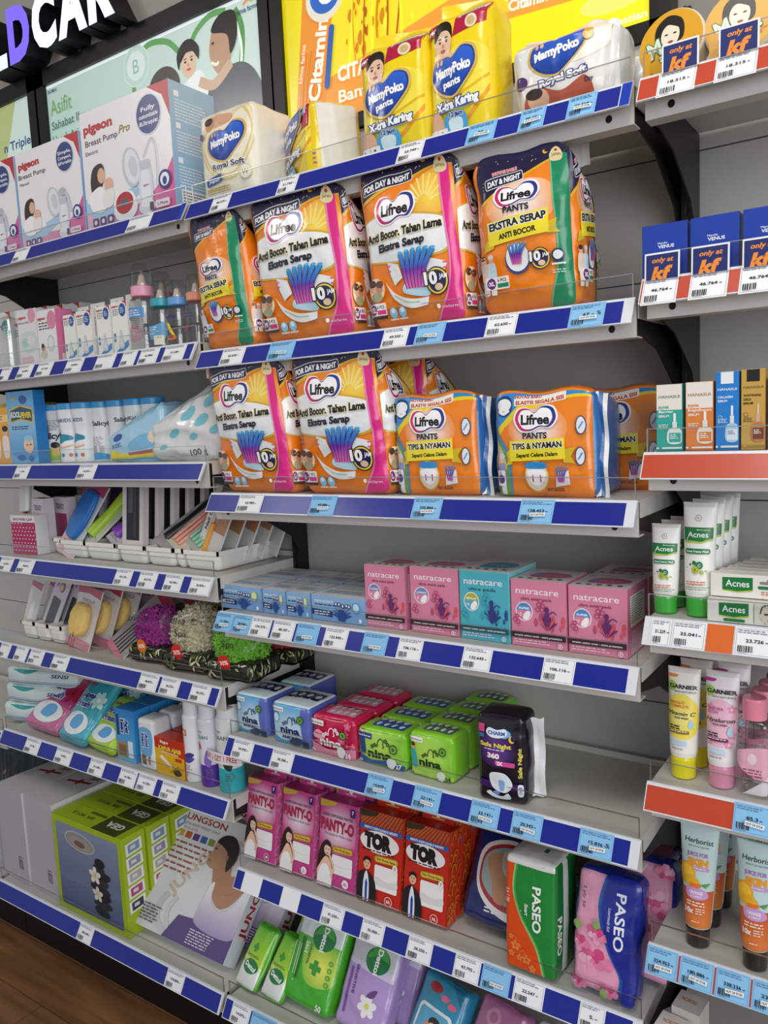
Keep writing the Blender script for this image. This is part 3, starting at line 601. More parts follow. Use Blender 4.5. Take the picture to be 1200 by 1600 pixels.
def art_tip(H=92):
    A = Art(H); A.r(0, 0, 100, H, OR); A.e(46, 60, 30, 20, ('r', '#ffffff', '#f79a4c', 46, 58, 28))
    A.p([(0, H), (101, H), (101, H - 6), (60, H - 9), (30, H - 17), (12, H - 30), (0, H - 44)], '#f2d41f'); A.p([(0, H + 1), (101, H + 1), (101, H - 3), (60, H - 7), (26, H - 12), (0, H - 34)], '#2f8fd4')
    A.e(11, H - 12, 9.5, 9, '#143f7d'); A.e(11, H - 11, 8, 5, '#f4f6f8'); A.l([(5, H - 15), (11, H - 18), (17, H - 15)], 3, '#f4f6f8')
    A.r(22, H - 10.5, 52, 8, '#f6efe2', 1, 4); A.t('INOVASI BARU', 36, H - 4.2, 2.6, '#b3203a', w=28, b=.04, rot=4); A.t('ELASTIS SEGALA SISI', 48, H - 8, 3, '#c22a2a', w=48, b=.04, rot=4)
    A.b([(-4, 58), (8, 52), (17, 36), (18, 14), (14, -4), (-8, -4)], '#2f8fd4'); A.b([(-4, 55), (7, 49), (15, 34), (16, 14), (13, -4), (-8, -4)], '#6f9a49')
    A.b([(-2, 52), (6, 46), (12, 34), (12, 24), (-2, 26)], '#c9c3a0'); A.b([(6, 30), (11, 30), (12, 14), (5, 14)], '#8f93c8'); A.r(6, 2, 5, 13, '#e6e4ea'); A.e(8.5, 34, 3.2, 3.8, SKIN); A.e(8.5, 36.5, 3.4, 2.6, '#cfcfcf'); A.b([(0, 30), (4, 30), (5, 8), (0, 8)], '#7a5a4a'); A.e(2, 35, 2.6, 3.3, SKIN2)
    A.r(2, 10, 9, 14, '#eeeef2', 1); A.e(6.5, 16, 3.4, 4, '#4a3c7c'); A.t('5', 6.5, 21.6, 2.4, '#222')
    lifree(A, 45, 69, 40, 21); A.t('PANTS', 45, 54.5, 5.2, '#15131c', w=25, b=.035)
    A.p([(14, 40), (20, 44), (20, 30), (12, 28), (16, 33)], '#d7b916'); A.p([(72, 42), (84, 44), (79, 36), (83, 30), (72, 31)], '#d7b916'); A.p([(18, 50), (74, 52), (74, 34), (18, 32)], YEL)
    A.t('TIPIS & NYAMAN', 46, 46, 5.2, '#15131c', w=51, b=.04, rot=2, o=.06); A.t('Seperti Celana Dalam', 46, 38, 3.4, '#15131c', w=42, b=.03, it=.15, rot=2)
    A.e(45, 19, 12.5, 13.5, '#d9b23a'); A.e(45, 19, 11.4, 12.4, '#f3ddcb'); A.b([(36, 26), (54, 26), (54, 31), (36, 31)], '#2f8fd4'); A.b([(36, 24), (54, 24), (50, 12), (40, 12)], '#ffffff'); A.l([(41, 14), (41, 20)], 1.4, '#d6226f', sm=False); A.l([(49, 14), (49, 20)], 1.4, '#d6226f', sm=False)
    for x, y in ((89, 62), (88, 36)): A.e(x, y, 4.6, 8, '#1f3f6f'); A.e(x, y, 3.8, 7, '#e7ebef'); A.l([(x - 2, y - 3), (x + 2, y + 3)], 1.5, '#6aa0cf', sm=False)
    A.p([(64, 10), (78, 12), (77, 24), (66, 22)], '#f0eef4'); strips(A, 65, 14, 11, 14, 4); A.t('ANTI BOCOR', 64, 8, 2.6, '#222', w=17, b=.03)
    return A
def mamy(A, cx, cy, w, pants=True):
    h = w * .68; P = [(-.5, -.05), (-.42, .28), (-.12, .34), (0, .30), (.22, .5), (.46, .42), (.5, .12), (.34, -.18), (.06, -.5), (-.14, -.5), (-.36, -.34)]
    A.b([(cx + x * w * 1.13, cy + y * h * 1.13) for x, y in P], '#d9b65a'); A.b([(cx + x * w * 1.03, cy + y * h * 1.03) for x, y in P], '#173a96'); A.b([(cx + x * w * .96, cy + y * h * .95 + .5) for x, y in P], ('g', '#2f66d6', '#163f9f', cx, cy + h * .5, cx, cy - h * .4))
    A.t('MamyPoko', cx, cy + h * .06, h * .23, '#ffffff', w=w * .84, b=.05, rot=6, o=.03, oc='#0f2f86')
    if pants: A.t('pants', cx - w * .02, cy - h * .24, h * .17, '#ffffff', w=w * .42, b=.04, rot=6)
    for q in (-.36, -.26): A.e(cx + q * w, cy + h * .26, w * .035, w * .045, SKIN)
def art_xtra(H=140):
    A = Art(H); A.r(0, 0, 100, H, '#f3d60f'); A.b([(0, 70), (60, 95), (101, 80), (101, 40), (40, 28), (0, 40)], '#f7e44c'); A.l([(0, 34), (50, 42), (101, 60)], 3, '#e8b90c'); A.l([(30, 2), (70, 22), (101, 48)], 5, '#efa51c')
    A.p([(46, H - 36), (96, H - 28), (101, H), (52, H - 8)], '#b4123f'); A.p([(55, H - 19), (93, H - 13), (94, H - 4), (56, H - 9)], '#e9f0f4'); A.t('KERING', 74, H - 9.2, 4, '#2f6cc0', w=30, b=.05, rot=8); A.t('SEMALAMAN', 74, H - 14.5, 3, '#2f6cc0', w=32, b=.05, rot=8); A.e(74, H - 25, 9, 7, '#e9ddc0'); A.e(74, H - 25, 6, 4.5, '#d2b27a')
    A.p([(0, H - 32), (22, H - 28), (22, H - 18), (0, H - 22)], '#b4123f'); A.t('HEMAT', 11, H - 25, 3.6, '#fff', w=16, b=.04, rot=8)
    A.e(32, H - 62, 20, 12, '#e9c3a4'); face(A, 31, H - 40, 17, skin='#eec4a6'); mamy(A, 46, 68, 66)
    A.t('X-tra Kering', 50, 36, 9, '#f6f8fb', w=68, b=.05, it=.1, rot=4, o=.1, oc='#1d4698')
    A.b([(8, 28), (24, 26), (28, 2), (14, -4), (6, 10)], '#e3b493'); A.b([(30, 24), (60, 26), (64, 8), (34, 2)], '#4aa4dc'); A.b([(36, 20), (56, 20), (56, 8), (40, 6)], '#d8eef8'); A.t('12 jam', 48, 25, 4.6, '#1d3f8f', w=22, b=.05, o=.06)
    A.r(2, 2, 14, 11, '#f4f4f2', 1.5); A.t('L', 9, 7.5, 6, '#222', b=.03); A.r(17, 2, 16, 11, '#f4f4f2', 1.5); A.t('8', 24, 7.5, 6, '#222', b=.03)
    return A
def art_royal(H=112, big=False):
    A = Art(H); A.r(0, 0, 100, H, '#f1ebd9' if not big else '#eceae8')
    if not big:
        for k, c in enumerate(('#e2cf98', '#efe3bd', '#ddc98f', '#f2ead2')): A.b([(55 + x * (52 - 3 * k), 66 + y * (50 - 3 * k)) for x, y in ((-.9, -.1), (-.6, .8), (.1, .7), (.7, .9), (.95, .2), (.4, -.8), (-.4, -.8))], c)
        A.e(42, 96, 26, 8, '#e0ac8c'); A.e(26, 95, 9, 9, '#d49a78'); A.e(23, 99, 8, 5, '#33221a'); A.e(55, 97, 14, 6, '#dba486'); mamy(A, 55, 68, 62, False)
        A.t('Royal Soft', 58, 40, 6.5, '#2a2560', w=56, b=.03, o=.05); A.r(14, 20, 32, 9, '#3a55a4', 2, 6); A.t('Japan', 30, 24.5, 4, '#fff', w=22); A.r(12, 10, 46, 6, '#e2cf98', 1); A.lines(14, 15, 40, 2, 2.4, '#9a8550')
        A.e(86, 26, 9, 9, '#d8cfae'); A.e(86, 26, 8, 8, '#f2ecd8'); A.t('W', 86, 26, 7, '#8a7a4a', b=0); A.e(9, 82, 6, 4, '#7a5a9a')
    else:
        A.p([(8, H), (92, H), (96, H - 8), (6, H - 13)], '#b8cce4'); A.lines(14, H - 2.5, 72, 2, 3, '#5a7ab4'); A.e(66, 62, 40, 26, '#f6f1e6')
        mamy(A, 48, 49, 52, False); A.p([(10, 30), (46, 24), (80, 30), (94, 20), (92, -1), (8, -1)], '#f3ece6'); A.b([(14, 14), (30, 22), (52, 14), (76, 22), (80, 2), (20, -3)], '#c0593f'); A.e(28, 12, 11, 9, SKIN); A.e(24, 17, 9, 5, '#3a281f')
        A.t('Royal Soft', 54, 26, 6, '#fff', w=48, b=.05, rot=4, o=.1, oc='#2a3a8a'); A.e(78, 58, 5, 5.4, '#d4a94a'); A.e(10, 30, 8, 6, '#54306e'); A.t('Day', 80, 18, 4, '#2b2b50', b=.02)
    return A
def art_pigeon(H, title, oval, pro=False, elec='Manual'):
    A = Art(H); A.r(0, 0, 100, H, '#f1eef0'); A.p([(78, H), (100, H), (100, H - 26), (93, H - 9)], '#c0202c'); A.p([(101, 40), (90, 26), (74, 16), (60, 12), (0, 16), (0, -1), (101, -1)], ('g', '#e7b5d0', '#d65a9c', 0, 0, 100, 12))
    A.p([(0, 16), (0, 27), (30, 20), (60, 27), (64, 20), (40, 10), (14, 9)], '#a9cbe6'); A.b([(2, 24), (10, 30), (34, 28), (40, 19), (18, 17)], '#f4f2f2')
    A.t('pigeon', 21, H - 13, 7, '#c01f2c', w=34, b=.045); A.t(title, 25 if not pro else 24, H - 24, 4.8, '#1b1b22', w=44 if not pro else 38, b=.005); A.t(elec, 12, H - 31.5, 3, '#333', w=15, b=0)
    if pro: A.t('Pro', 51, H - 22, 6, '#9a7a1f', w=13, b=.01, it=.3)
    A.e(78, H - 19, 13.5, 14.5, '#d8dae8'); A.e(78, H - 19, 12.6, 13.6, '#25337c')
    for i, w in enumerate(oval): A.t(w, 78, H - 14.5 - i * 5, 3.2, '#f0f2fa', w=min(20, 3.0 * len(w)), b=.02)
    A.b([(8, 38), (12, 48), (22, 50), (25, 42), (19, 30), (10, 28)], '#2a1a14'); A.e(21, 41, 4.4, 5.8, SKIN); A.b([(6, 28), (20, 33), (26, 22), (22, 14), (8, 16)], '#f8f6f6'); A.e(29, 33, 5, 5, '#e6b69a'); A.b([(22, 27), (34, 29), (32, 17), (22, 17)], '#efe9e6')
    gx = 70; A.e(gx - 14, 40, 9.5, 15, '#c9cdd6', 12); A.e(gx - 13, 40, 8, 13, '#e6e8ee', 12); A.e(gx - 12, 40, 4.5, 8, '#cfd3dc', 12); A.r(gx - 6, 38, 12, 4, '#d5d9e2', 1)
    A.b([(gx - 5, 36), (gx + 6, 36), (gx + 7, 12), (gx - 6, 12)], '#d9dde6'); A.b([(gx - 3.4, 34), (gx + 4, 34), (gx + 5, 14), (gx - 4, 14)], '#e9ecf2'); A.r(gx - 5, 35, 11, 7, '#c6cad6', 2); A.e(gx + .5, 8, 9, 5, '#dfe2ea'); A.e(gx + .5, 11, 7, 3, '#f0f2f6'); A.t('pigeon', gx + 1, 24, 1.8, '#c0202c', w=6)
    if not pro: A.l([(gx + 2, 46), (gx + 8, 42), (gx + 12, 26)], 3, '#cdd1dc'); A.e(gx + 1, 47, 5, 4, '#b9becb')
    else: A.l([(gx, 44), (gx + 10, 56), (gx + 14, 40), (gx + 12, 20)], .9, '#c2c6d2'); A.b([(34, 18), (42, 24), (56, 22), (60, 10), (52, 3), (36, 5)], '#eef0f4'); A.e(46, 15.5, 10, 8, '#b41f33', 8); A.r(41, 13.5, 9, 4.5, '#54606a', .5, 8)
    A.e(91, 24, 6.5, 6.8, '#2c3a86'); A.e(91, 24, 4.6, 4.8, '#f0f2fa'); A.e(91, 23, 2.2, 3, '#2c3a86')
    for k in range(3): A.r(8 + k * 9, 3.5, 6.6, 6.4, '#4b3a78', .8); A.e(11.3 + k * 9, 6.7, 1.8, 1.8, '#e6def0')
    A.r(80, 5, 15, 5.5, '#f5e3ee', 1); A.t('2 Phase', 87.5, 7.8, 2.2, '#333', w=11); A.lines(78, 3.6, 18, 1, 2, '#7a3a5c'); A.r(74, 4.5, 4, 6, '#5c4a52', .5)
    return A
def art_pside():
    A = Art(90); A.r(0, 0, 100, 90, ('g', '#a7c7e2', '#8fb6d8', 0, 90, 0, 0))
    for y in (80, 58, 34): A.r(10, y, 10, 4, '#eef4f9'); A.lines(10, y - 2, 72, 7, 2.2, '#dfeaf4', .4)
    A.r(12, 4, 70, 12, '#eceef0'); A.lines(15, 14.5, 60, 5, 2.1, '#666')
    return A
def flower(A, x, y, r, col, n=5, c2=None):
    A.flat(1)
    for k in range(n): a = k * 2 * math.pi / n + .3; A.e(x + r * .6 * math.cos(a), y + r * .6 * math.sin(a), r * .48, r * .34, col, math.degrees(a), 10)
    A.flat(0); A.e(x, y, r * .28, r * .28, c2 or '#fff', n=10)
def art_nat(H, base, dark, sub, badge, bcol, num, figs):
    A = Art(H); A.r(0, 0, 100, H, base); A.t('natracare', 48, H - 17, 11, '#fbf3f4', w=78, b=.006); A.t(sub, 46, H - 30, 5.2, dark, w=56, b=.02)
    A.e(24, H - 52, 16, 16, '#f7f0f2'); A.e(24, H - 52, 14.4, 14.4, base); A.p([(10, H - 50), (38, H - 50), (36, H - 44), (30, H - 38.5), (24, H - 37.6), (18, H - 38.5), (12, H - 44)], bcol); A.t(badge, 24, H - 46.5, 3.4, '#fff', w=20, b=.03)
    A.t(num, 16, H - 57, 6, '#fff', b=0); A.b([(24, H - 56), (32, H - 50), (36, H - 56), (30, H - 65), (22, H - 64)], '#fdfafa')
    c1, c2, c3 = figs; g = random.Random(5)
    for k in range(14):
        x, y, r = g.uniform(44, 97), g.uniform(30, 52), g.uniform(3, 6); A.b([(x, y - r), (x - r * .6, y), (x, y + r * 1.5), (x + r * .6, y)], c1 if k % 2 else c2)
    for k in range(7): a = math.radians(30 + k * 20); A.b([(66, 30), (66 + 14 * math.cos(a) - 2, 34 + 14 * math.sin(a)), (66 + 22 * math.cos(a), 34 + 20 * math.sin(a)), (66 + 14 * math.cos(a) + 2, 32 + 14 * math.sin(a))], c1 if k % 2 else c3)
    for x, y in ((52, 72), (56, 78), (60, 70), (50, 64), (58, 64), (8, 44), (12, 50), (14, 40)): A.e(x, y, 4, 4, c2, n=9); A.e(x, y, 1.8, 1.8, base, n=7)
    A.b([(64, 60), (70, 60), (72, 40), (62, 40)], c3); A.e(67, 65, 4, 4.6, c3); A.l([(70, 56), (78, 62), (84, 58)], 2, c3)
    A.r(0, 14.5, 100, 9.5, '#3c2430' if base != '#4fb4c6' else '#1f5563'); A.t('organic cotton cover - extra protection', 50, 19, 3.4, '#f4ecee', w=86, b=.02); A.lines(6, 12, 66, 2, 4, '#f2dde4', .35); A.e(90, 7, 4.4, 4.4, '#f7eef0'); A.e(90, 7, 3.4, 3.4, base); A.r(89.2, 4.5, 1.6, 5, '#f7eef0')
    return A
def art_nattop(base):
    A = Art(100); A.r(0, 0, 100, 100, '#e9e4e2'); A.b([(20, 40), (30, 70), (75, 72), (92, 50), (70, 30), (30, 28)], base); A.t('ultra extra', 56, 50, 6, '#f5eef0', w=40); A.e(30, 50, 9, 8, '#7fa6d4')
    for k in range(5): A.e(12 + k * 18, 14, 5, 4, '#5a4a4a', n=10); A.r(8 + k * 18, 84, 12, 3, '#b9a9a9')
    return A
def art_side_lines(H, base, panel='#f2efe9', ink='#777', W=100):
    A = Art(H, W); A.r(0, 0, W, H, base); A.r(W * .12, H * .42, W * .76, H * .46, panel); A.lines(W * .17, H * .85, W * .66, 11, H * .036, ink, .4); 
    for k in range(10): A.r(W * .14, H * .04 + k * H * .034, W * .72, H * .012, '#f4e4ea')
    return A
def art_tamp(H, wide):
    W = 100.0; A = Art(H, W); A.r(0, 0, W, H, '#7ba6d8'); A.r(0, H * .44, W, H * .56, '#8db4df'); s = H / 40
    A.t('natracare', W * (.24 if wide else .36), H * .80, 5.4 * s, '#f4f8fc', w=(36 if wide else 56), b=0); A.lines(6, H * .66, W * .45, 1, 4 * s, '#2a3f78')
    A.p([(0, H * .46), (W * .4, H * .40), (W * .4, H * .16), (0, H * .22)], '#27386e'); A.lines(5, H * .38, W * .3, 2, 4 * s, '#dfe8f4')
    x = W * .58
    for k in range(9): a = math.radians(k * 22); A.b([(x, H * .1), (x + 10 * math.cos(a), H * .3 + 8 * s * math.sin(a)), (x + 18 * math.cos(a), H * .28 + 17 * s * math.sin(a))], '#2c55a6')
    A.b([(x - 5, H * .5), (x + 5, H * .5), (x + 7, H * .1), (x - 7, H * .1)], '#234a94')
    for q in (-10, -4, 3, 10, 15): A.e(x + q, H * .66 + (q % 3), 3.2, 3.4 * s, '#1f3470'); A.e(x + q, H * .67 + (q % 3), 1.7, 2 * s, '#e9eff6')
    A.e(W * .86, H * .66, 7, 8 * s, '#c9d34a' if wide != 2 else '#4aa6e2'); A.e(W * .86, H * .66, 5.4, 6.4 * s, '#e6ebc0' if wide != 2 else '#cfe6f6'); A.e(W * .93, H * .16, 3, 3.4 * s, '#f2f6fa')
    return A
def art_nina(H, kind):
    c = {'anion': ('#d9eef8', '#2f9fdc', '#1c2a66'), 'red': ('#d51752', '#a90f3e', '#ffffff'), 'g27': ('#8ed62c', '#5db513', '#173a1f'), 'g24': ('#8ed62c', '#6dc31e', '#173a1f')}[kind]
    A = Art(H); A.r(0, 0, 100, H, ('g', c[1], c[0], 0, H, 0, H * .45) if kind == 'anion' else ('r', c[0] if kind == 'red' else '#c6ec6a', c[1], 45, H * .5, 75))
    if kind == 'anion': A.b([(-5, 22), (30, 10), (80, 20), (104, 8), (104, -5), (-5, -5)], '#3ba3dc'); A.b([(84, 104), (78, 60), (84, 10), (106, 0), (106, 110)], '#5f6fc0'); A.e(14, H - 28, 9, 11, '#2d7fc4'); A.e(14, H - 29, 7.4, 9, '#d8eef8')
    if kind == 'red':
        g = random.Random(4)
        for k in range(14): flower(A, g.choice((g.uniform(0, 30), g.uniform(68, 100))), g.uniform(20, H), g.uniform(4, 8), '#e8638c', 5, '#f0a0b8')
        A.b([(-3, 24), (40, 14), (104, 20), (104, -4), (-3, -4)], '#e88aa8'); A.b([(8, H - 32), (20, H - 24), (36, H - 30), (34, H - 40), (12, H - 40)], '#f2a9bf'); A.t('Breathable', 22, H - 31, 3.4, '#9a1040', w=22)
    if kind in ('g27', 'g24'): A.b([(-3, 20), (30, 12), (70, 16), (104, 8), (104, -4), (-3, -4)], '#1f56a8' if kind == 'g27' else '#b9e45c'); A.b([(4, 52), (10, 60), (17, 52), (20, 24), (8, 22)], '#274a86' if kind == 'g27' else '#3fb0c0'); A.e(11, 62, 4.6, 5.6, SKIN); A.e(11, 66, 5.4, 4, '#6a2d1a')
    A.r(0, H - 16, 34, 9, '#f6f2ee' if kind != 'g27' else '#27348a', 2, 0); A.t('New & Improved', 17, H - 11.5, 3.2, '#333' if kind != 'g27' else '#fff', w=28, b=.02)
    ink = c[2]; cy = H * .44; A.t('nina', 50, cy - 3, 16, ink, w=50, b=.035)
    A.l([(46, cy + 9), (47, cy + 18), (52, cy + 24), (58, cy + 21), (58, cy + 15), (60, cy + 12), (57, cy + 9)], 1.7, ink)
    for x, y in ((41, cy + 12), (63, cy + 22), (68, cy + 17), (36, cy + 9)): flower(A, x, y, 3.8, ink, 5, c[0])
    A.e(79, H - 26, 8, 8.6, '#3d6b2a' if kind != 'red' else '#3a4a2c'); A.e(79, H - 26, 5.6, 6, '#83b14e'); A.e(79, H - 26, 3, 3.4, '#3d6b2a')
    if kind == 'anion': A.t('ANION', 48, cy - 18, 6.5, ink, w=38, b=.05); A.b([(48, 10), (70, 22), (84, 14), (66, 4)], '#30405f'); A.r(82, 3, 14, 12, '#234')
    else: A.b([(66, 18), (76, 24), (84, 16), (76, 4), (67, 6)], '#f4f4f0'); A.t('27' if kind == 'g27' else '24', 88, 10, 8, '#fff' if kind != 'g24' else '#2d4a1a', b=.03); A.t('10', 9, 9, 5, '#fff' if kind != 'g24' else '#2d4a1a', b=.02)
    if kind == 'red': A.t('Soft Care', 50, cy - 18, 4.4, '#f6c8d6', w=30)
    return A
def art_ninatop(kind):
    A = Art(60); A.r(0, 0, 100, 60, {'anion': '#dcedf6', 'red': '#d8245c', 'g27': '#93d835', 'g24': '#93d835'}[kind]); b = {'anion': '#1c2450', 'red': '#e8a0b8', 'g27': '#1f56a8', 'g24': '#4f7a52'}[kind]
    if kind == 'anion':
        for k in range(4): A.r(6 + k * 22, 22, 20, 24, b, 3); A.e(16 + k * 22, 34, 6, 6, '#dbe8f2')
        return A
    A.r(22, 14, 66, 34, b, 5)
    for k in range(8): A.e(32 + (k % 4) * 16, 22 + (k // 4) * 16, 3.4, 4.6, '#eaf3f8'); flower(A, 34 + (k % 4) * 16, 26 + (k // 4) * 16, 4, '#eaf3f8')
    return A
def art_charm(H):
    A = Art(H); A.r(0, 0, 100, H, '#14101f'); A.e(42, H * .62, 46, 34, ('r', '#6f3fa4', '#14101f', 42, H * .62, 44)); A.b([(44, H - 34), (52, H - 26), (66, H - 26), (74, H - 33), (64, H - 41), (52, H - 40)], '#7fb3ee')
    A.b([(22, H - 34), (28, H - 24), (45, H - 27), (62, H - 24), (66, H - 34), (54, H - 41), (34, H - 42)], '#e9f2fb'); A.t('CHARM', 44, H - 33, 7, '#1f4f9c', w=36, b=.04); A.e(76, H - 42, 6, 7, '#ecd34a'); A.e(79, H - 40, 5, 6, '#2a1a44')
    A.t('Safe Night', 42, H - 56, 8.5, '#f3e06a', w=66, b=.04, o=.05, oc='#2a1040'); A.lines(18, H - 64, 50, 1, 4, '#e8e4f0'); A.t('360', 38, H - 76, 9, '#f7f3fa', w=26, b=.05, o=.07, oc='#a01f5c')
    A.r(6, H - 34, 13, 16, '#d64a8a', 1); A.r(7, H - 44, 11, 8, '#2f6f9c', 1); A.r(42, H - 94, 40, 9, '#d94fa0', 2, -4); A.t('2X', 52, H - 89, 7, '#fff', b=.05); A.r(0, 30, 100, 14, '#3c1a64')
    A.b([(30, 60), (62, 64), (76, 42), (60, 24), (34, 32)], '#eef3fa'); A.b([(48, 48), (60, 48), (58, 30), (50, 28)], '#8db8ea'); A.b([(20, 18), (40, 10), (70, 12), (66, 24), (54, 16), (38, 18), (28, 24)], '#e9eef6'); A.e(42, 22, 7, 4, '#6fa0e0'); A.t('Safe Night', 91, H * .5, 5.5, '#f3e06a', w=H * .34, b=.03, rot=90); A.b([(87, 22), (95, 22), (95, 42), (87, 42)], '#e9f2fb'); A.t('CHARM', 91, 32, 4, '#1f4f9c', w=14, rot=90)
    return A
def art_panty(H, size):
    A = Art(H); A.r(0, 0, 100, H, '#c8408c'); A.e(52, H * .66, 62, 62, ('r', '#fdf4f9', '#c8408c', 52, H * .68, 58)); g = random.Random(2)
    for k in range(12): x, y, r = g.uniform(0, 100), g.uniform(0, H * .35), g.uniform(4, 9); A.e(x, y, r, r, '#d86aa6', n=16); A.e(x, y, r * .82, r * .82, '#c8408c', n=16)
    A.b([(-4, H + 4), (44, H + 4), (38, H - 9), (-4, H - 14)], '#c9a23a'); A.r(84, H - 24, 13, 18, '#3a2470', 1.5); A.t('7', 90.5, H - 13, 7, '#fff', b=.04)
    A.t('LADIES DISPOSABLE PANTIES', 50, H - 30, 6, '#3a2a3a', w=84, b=.01); A.t('PANTY-O', 50, H - 50, 24, '#b01a4c', w=92, b=.05); A.t('The Lifestyle for Modern Ladies', 54, H - 69, 6, '#5a3a50', w=76, b=0, it=.25)
    A.r(40, H * .42, 56, 14, '#b58a1f', 6, 3); A.r(43, H * .42 + 2.2, 50, 9.6, '#ddb93f', 4, 3); A.t('Non Woven Fabric', 68, H * .42 + 7, 4.2, '#5a1030', w=44, b=.03)
    A.r(40, H * .17, 56, H * .22, '#f1f0ee', 4); A.l([(42, H * .28), (70, H * .26), (94, H * .29)], 1.2, '#d4d2d0'); A.l([(42, H * .22), (70, H * .21), (94, H * .22)], .8, '#dcdad8')
    k = H / 200
    A.b([(0, 14), (4, 76 * k), (20, 106 * k), (36, 98 * k), (40, 66 * k), (44, 40), (34, 8), (10, 6)], '#2c1a14'); A.e(27, 84 * k, 9.5, 13 * k, '#ecc5ae'); A.b([(17, 90 * k), (24, 104 * k), (36, 98 * k), (33, 93 * k), (24, 95 * k)], '#2c1a14')
    A.b([(6, 40), (22, 68 * k), (36, 54), (44, 26), (38, -2), (8, -3), (0, 24)], '#e9c0a8'); A.b([(8, 34), (22, 46), (36, 34), (40, -3), (3, -3)], '#f3f3f4'); A.l([(38, 22), (46, 42), (33, 74 * k)], 6, '#e9c0a8')
    A.flat(1)
    for sx in (-1, 1): A.e(27 + sx * 3.8, 86 * k, 1.6, 1.0, '#2a1a16')
    A.flat(0); A.e(27, 76 * k, 2.8, 1.3, '#b4443c'); A.e(80, 16, 9, 9, '#f6eef2'); A.e(80, 16, 7.8, 7.8, '#8a1f6a' if size == 'M' else '#f6eef2'); A.t(size, 80, 16, 7.6 if len(size) < 2 else 6, '#fff' if size == 'M' else '#5a1f5a', b=.03); A.lines(48, 5, 26, 1, 4, '#f2d8e6')
    return A
def art_tor(H, size):
    A = Art(H); A.r(0, 0, 100, H, '#c8281c'); A.p([(0, H), (100, H), (100, H - 26), (0, H - 26)], '#a8391c')
    for k in range(16): A.l([(20 + k * 7, H), (-16 + k * 9, H - 26)], 1.2, '#d88a3a', sm=False)
    A.b([(-4, H + 2), (40, H + 2), (34, H - 9), (-4, H - 12)], '#3a2a12'); A.r(0, H - 36, 100, 9, '#2d62b8'); A.t("MEN'S DISPOSABLE BRIEFS", 50, H - 31.5, 4.4, '#f3f5f8', w=78, b=.03)
    A.e(48, H - 56, 46, 21, '#f4efec'); A.t('TOR', 45, H - 54, 25, '#17130f', w=66, b=.10); A.lines(8, H - 72, 84, 1, 5.4, '#3a201a'); A.r(38, H * .46, 56, 13, '#b58a1f', 6, 3); A.r(41, H * .46 + 2, 50, 9, '#e2bf4a', 4, 3); A.t('Non Woven Fabric', 66, H * .46 + 6.5, 4.2, '#4a2010', w=44, b=.03)
    A.r(40, H * .16, 54, H * .27, '#f3f2f0', 4); A.b([(44, H * .3), (70, H * .27), (92, H * .3), (92, H * .22), (60, H * .2), (42, H * .22)], '#e0dedc')
    A.b([(-2, -4), (-1, 40), (14, H * .33), (32, H * .30), (44, 34), (42, -4)], '#1b1d26'); A.b([(16, -4), (15, 36), (21, H * .33), (28, 36), (28, -4)], '#e9edf2'); A.p([(20, -1), (19, 34), (22, 42), (25, 34), (25, -1)], '#1f45a8'); face(A, 22, H * .41, 10, '#17120f'); A.e(88, H * .44, 6, 8, '#f1eeea'); A.t('7', 88, H * .445, 6, '#c8281c', b=.03)
    A.e(76, 12, 9, 9, '#f4efec'); A.e(76, 12, 7.8, 7.8, '#c8281c'); A.t(size, 76, 12, 5.4, '#fff', w=10, b=.03); A.lines(46, 5, 24, 1, 4, '#f0c8b8')
    return A
def art_paseo_g(H):
    A = Art(H); A.r(0, 0, 100, H, '#1f8c3c'); A.p([(0, H - 12), (101, H - 12), (101, H + 1), (0, H + 1)], '#e8e8e4'); E = bez([(20, H - 12), (16, H * .72), (30, H * .5), (60, H * .27), (74, 8), (74, -2)], 8, False)
    A.p(list(E) + [(-1, -1), (-1, H - 12)], '#e5521c'); A.l(E + np.array([1.5, 0]), 3.4, '#8fcf7a', sm=False); A.l(E + np.array([5.5, 0]), 2, '#4fae5c', sm=False); g = random.Random(6)
    for x, y, r in ((22, 46, 9), (44, 26, 9), (30, 26, 6), (14, 30, 6), (56, 12, 7), (14, 62, 5)): flower(A, x, y, r, '#ef8a4a', 5, '#e5521c')
    for k in range(5): x, y = 14 + k * 9, 60 - k * 11; A.l([(x, y), (x + 7, y + 5), (x + 10, y - 2), (x + 5, y - 4)], 1.2, '#ef8a4a')
    A.t('PASEO', 66, H * .60, 16, '#f6faf6', w=H * .40, b=.03, rot=-90); A.t('Smart', 46, H * .58, 7, '#f6faf6', w=22, b=.02, it=.2, rot=-90); A.lines(34, H * .56, 2, 1, 4, '#dff0df'); A.t('2 x 1 50', 9, H * .66, 5, '#f8e8da', w=26, rot=-90)
    return A
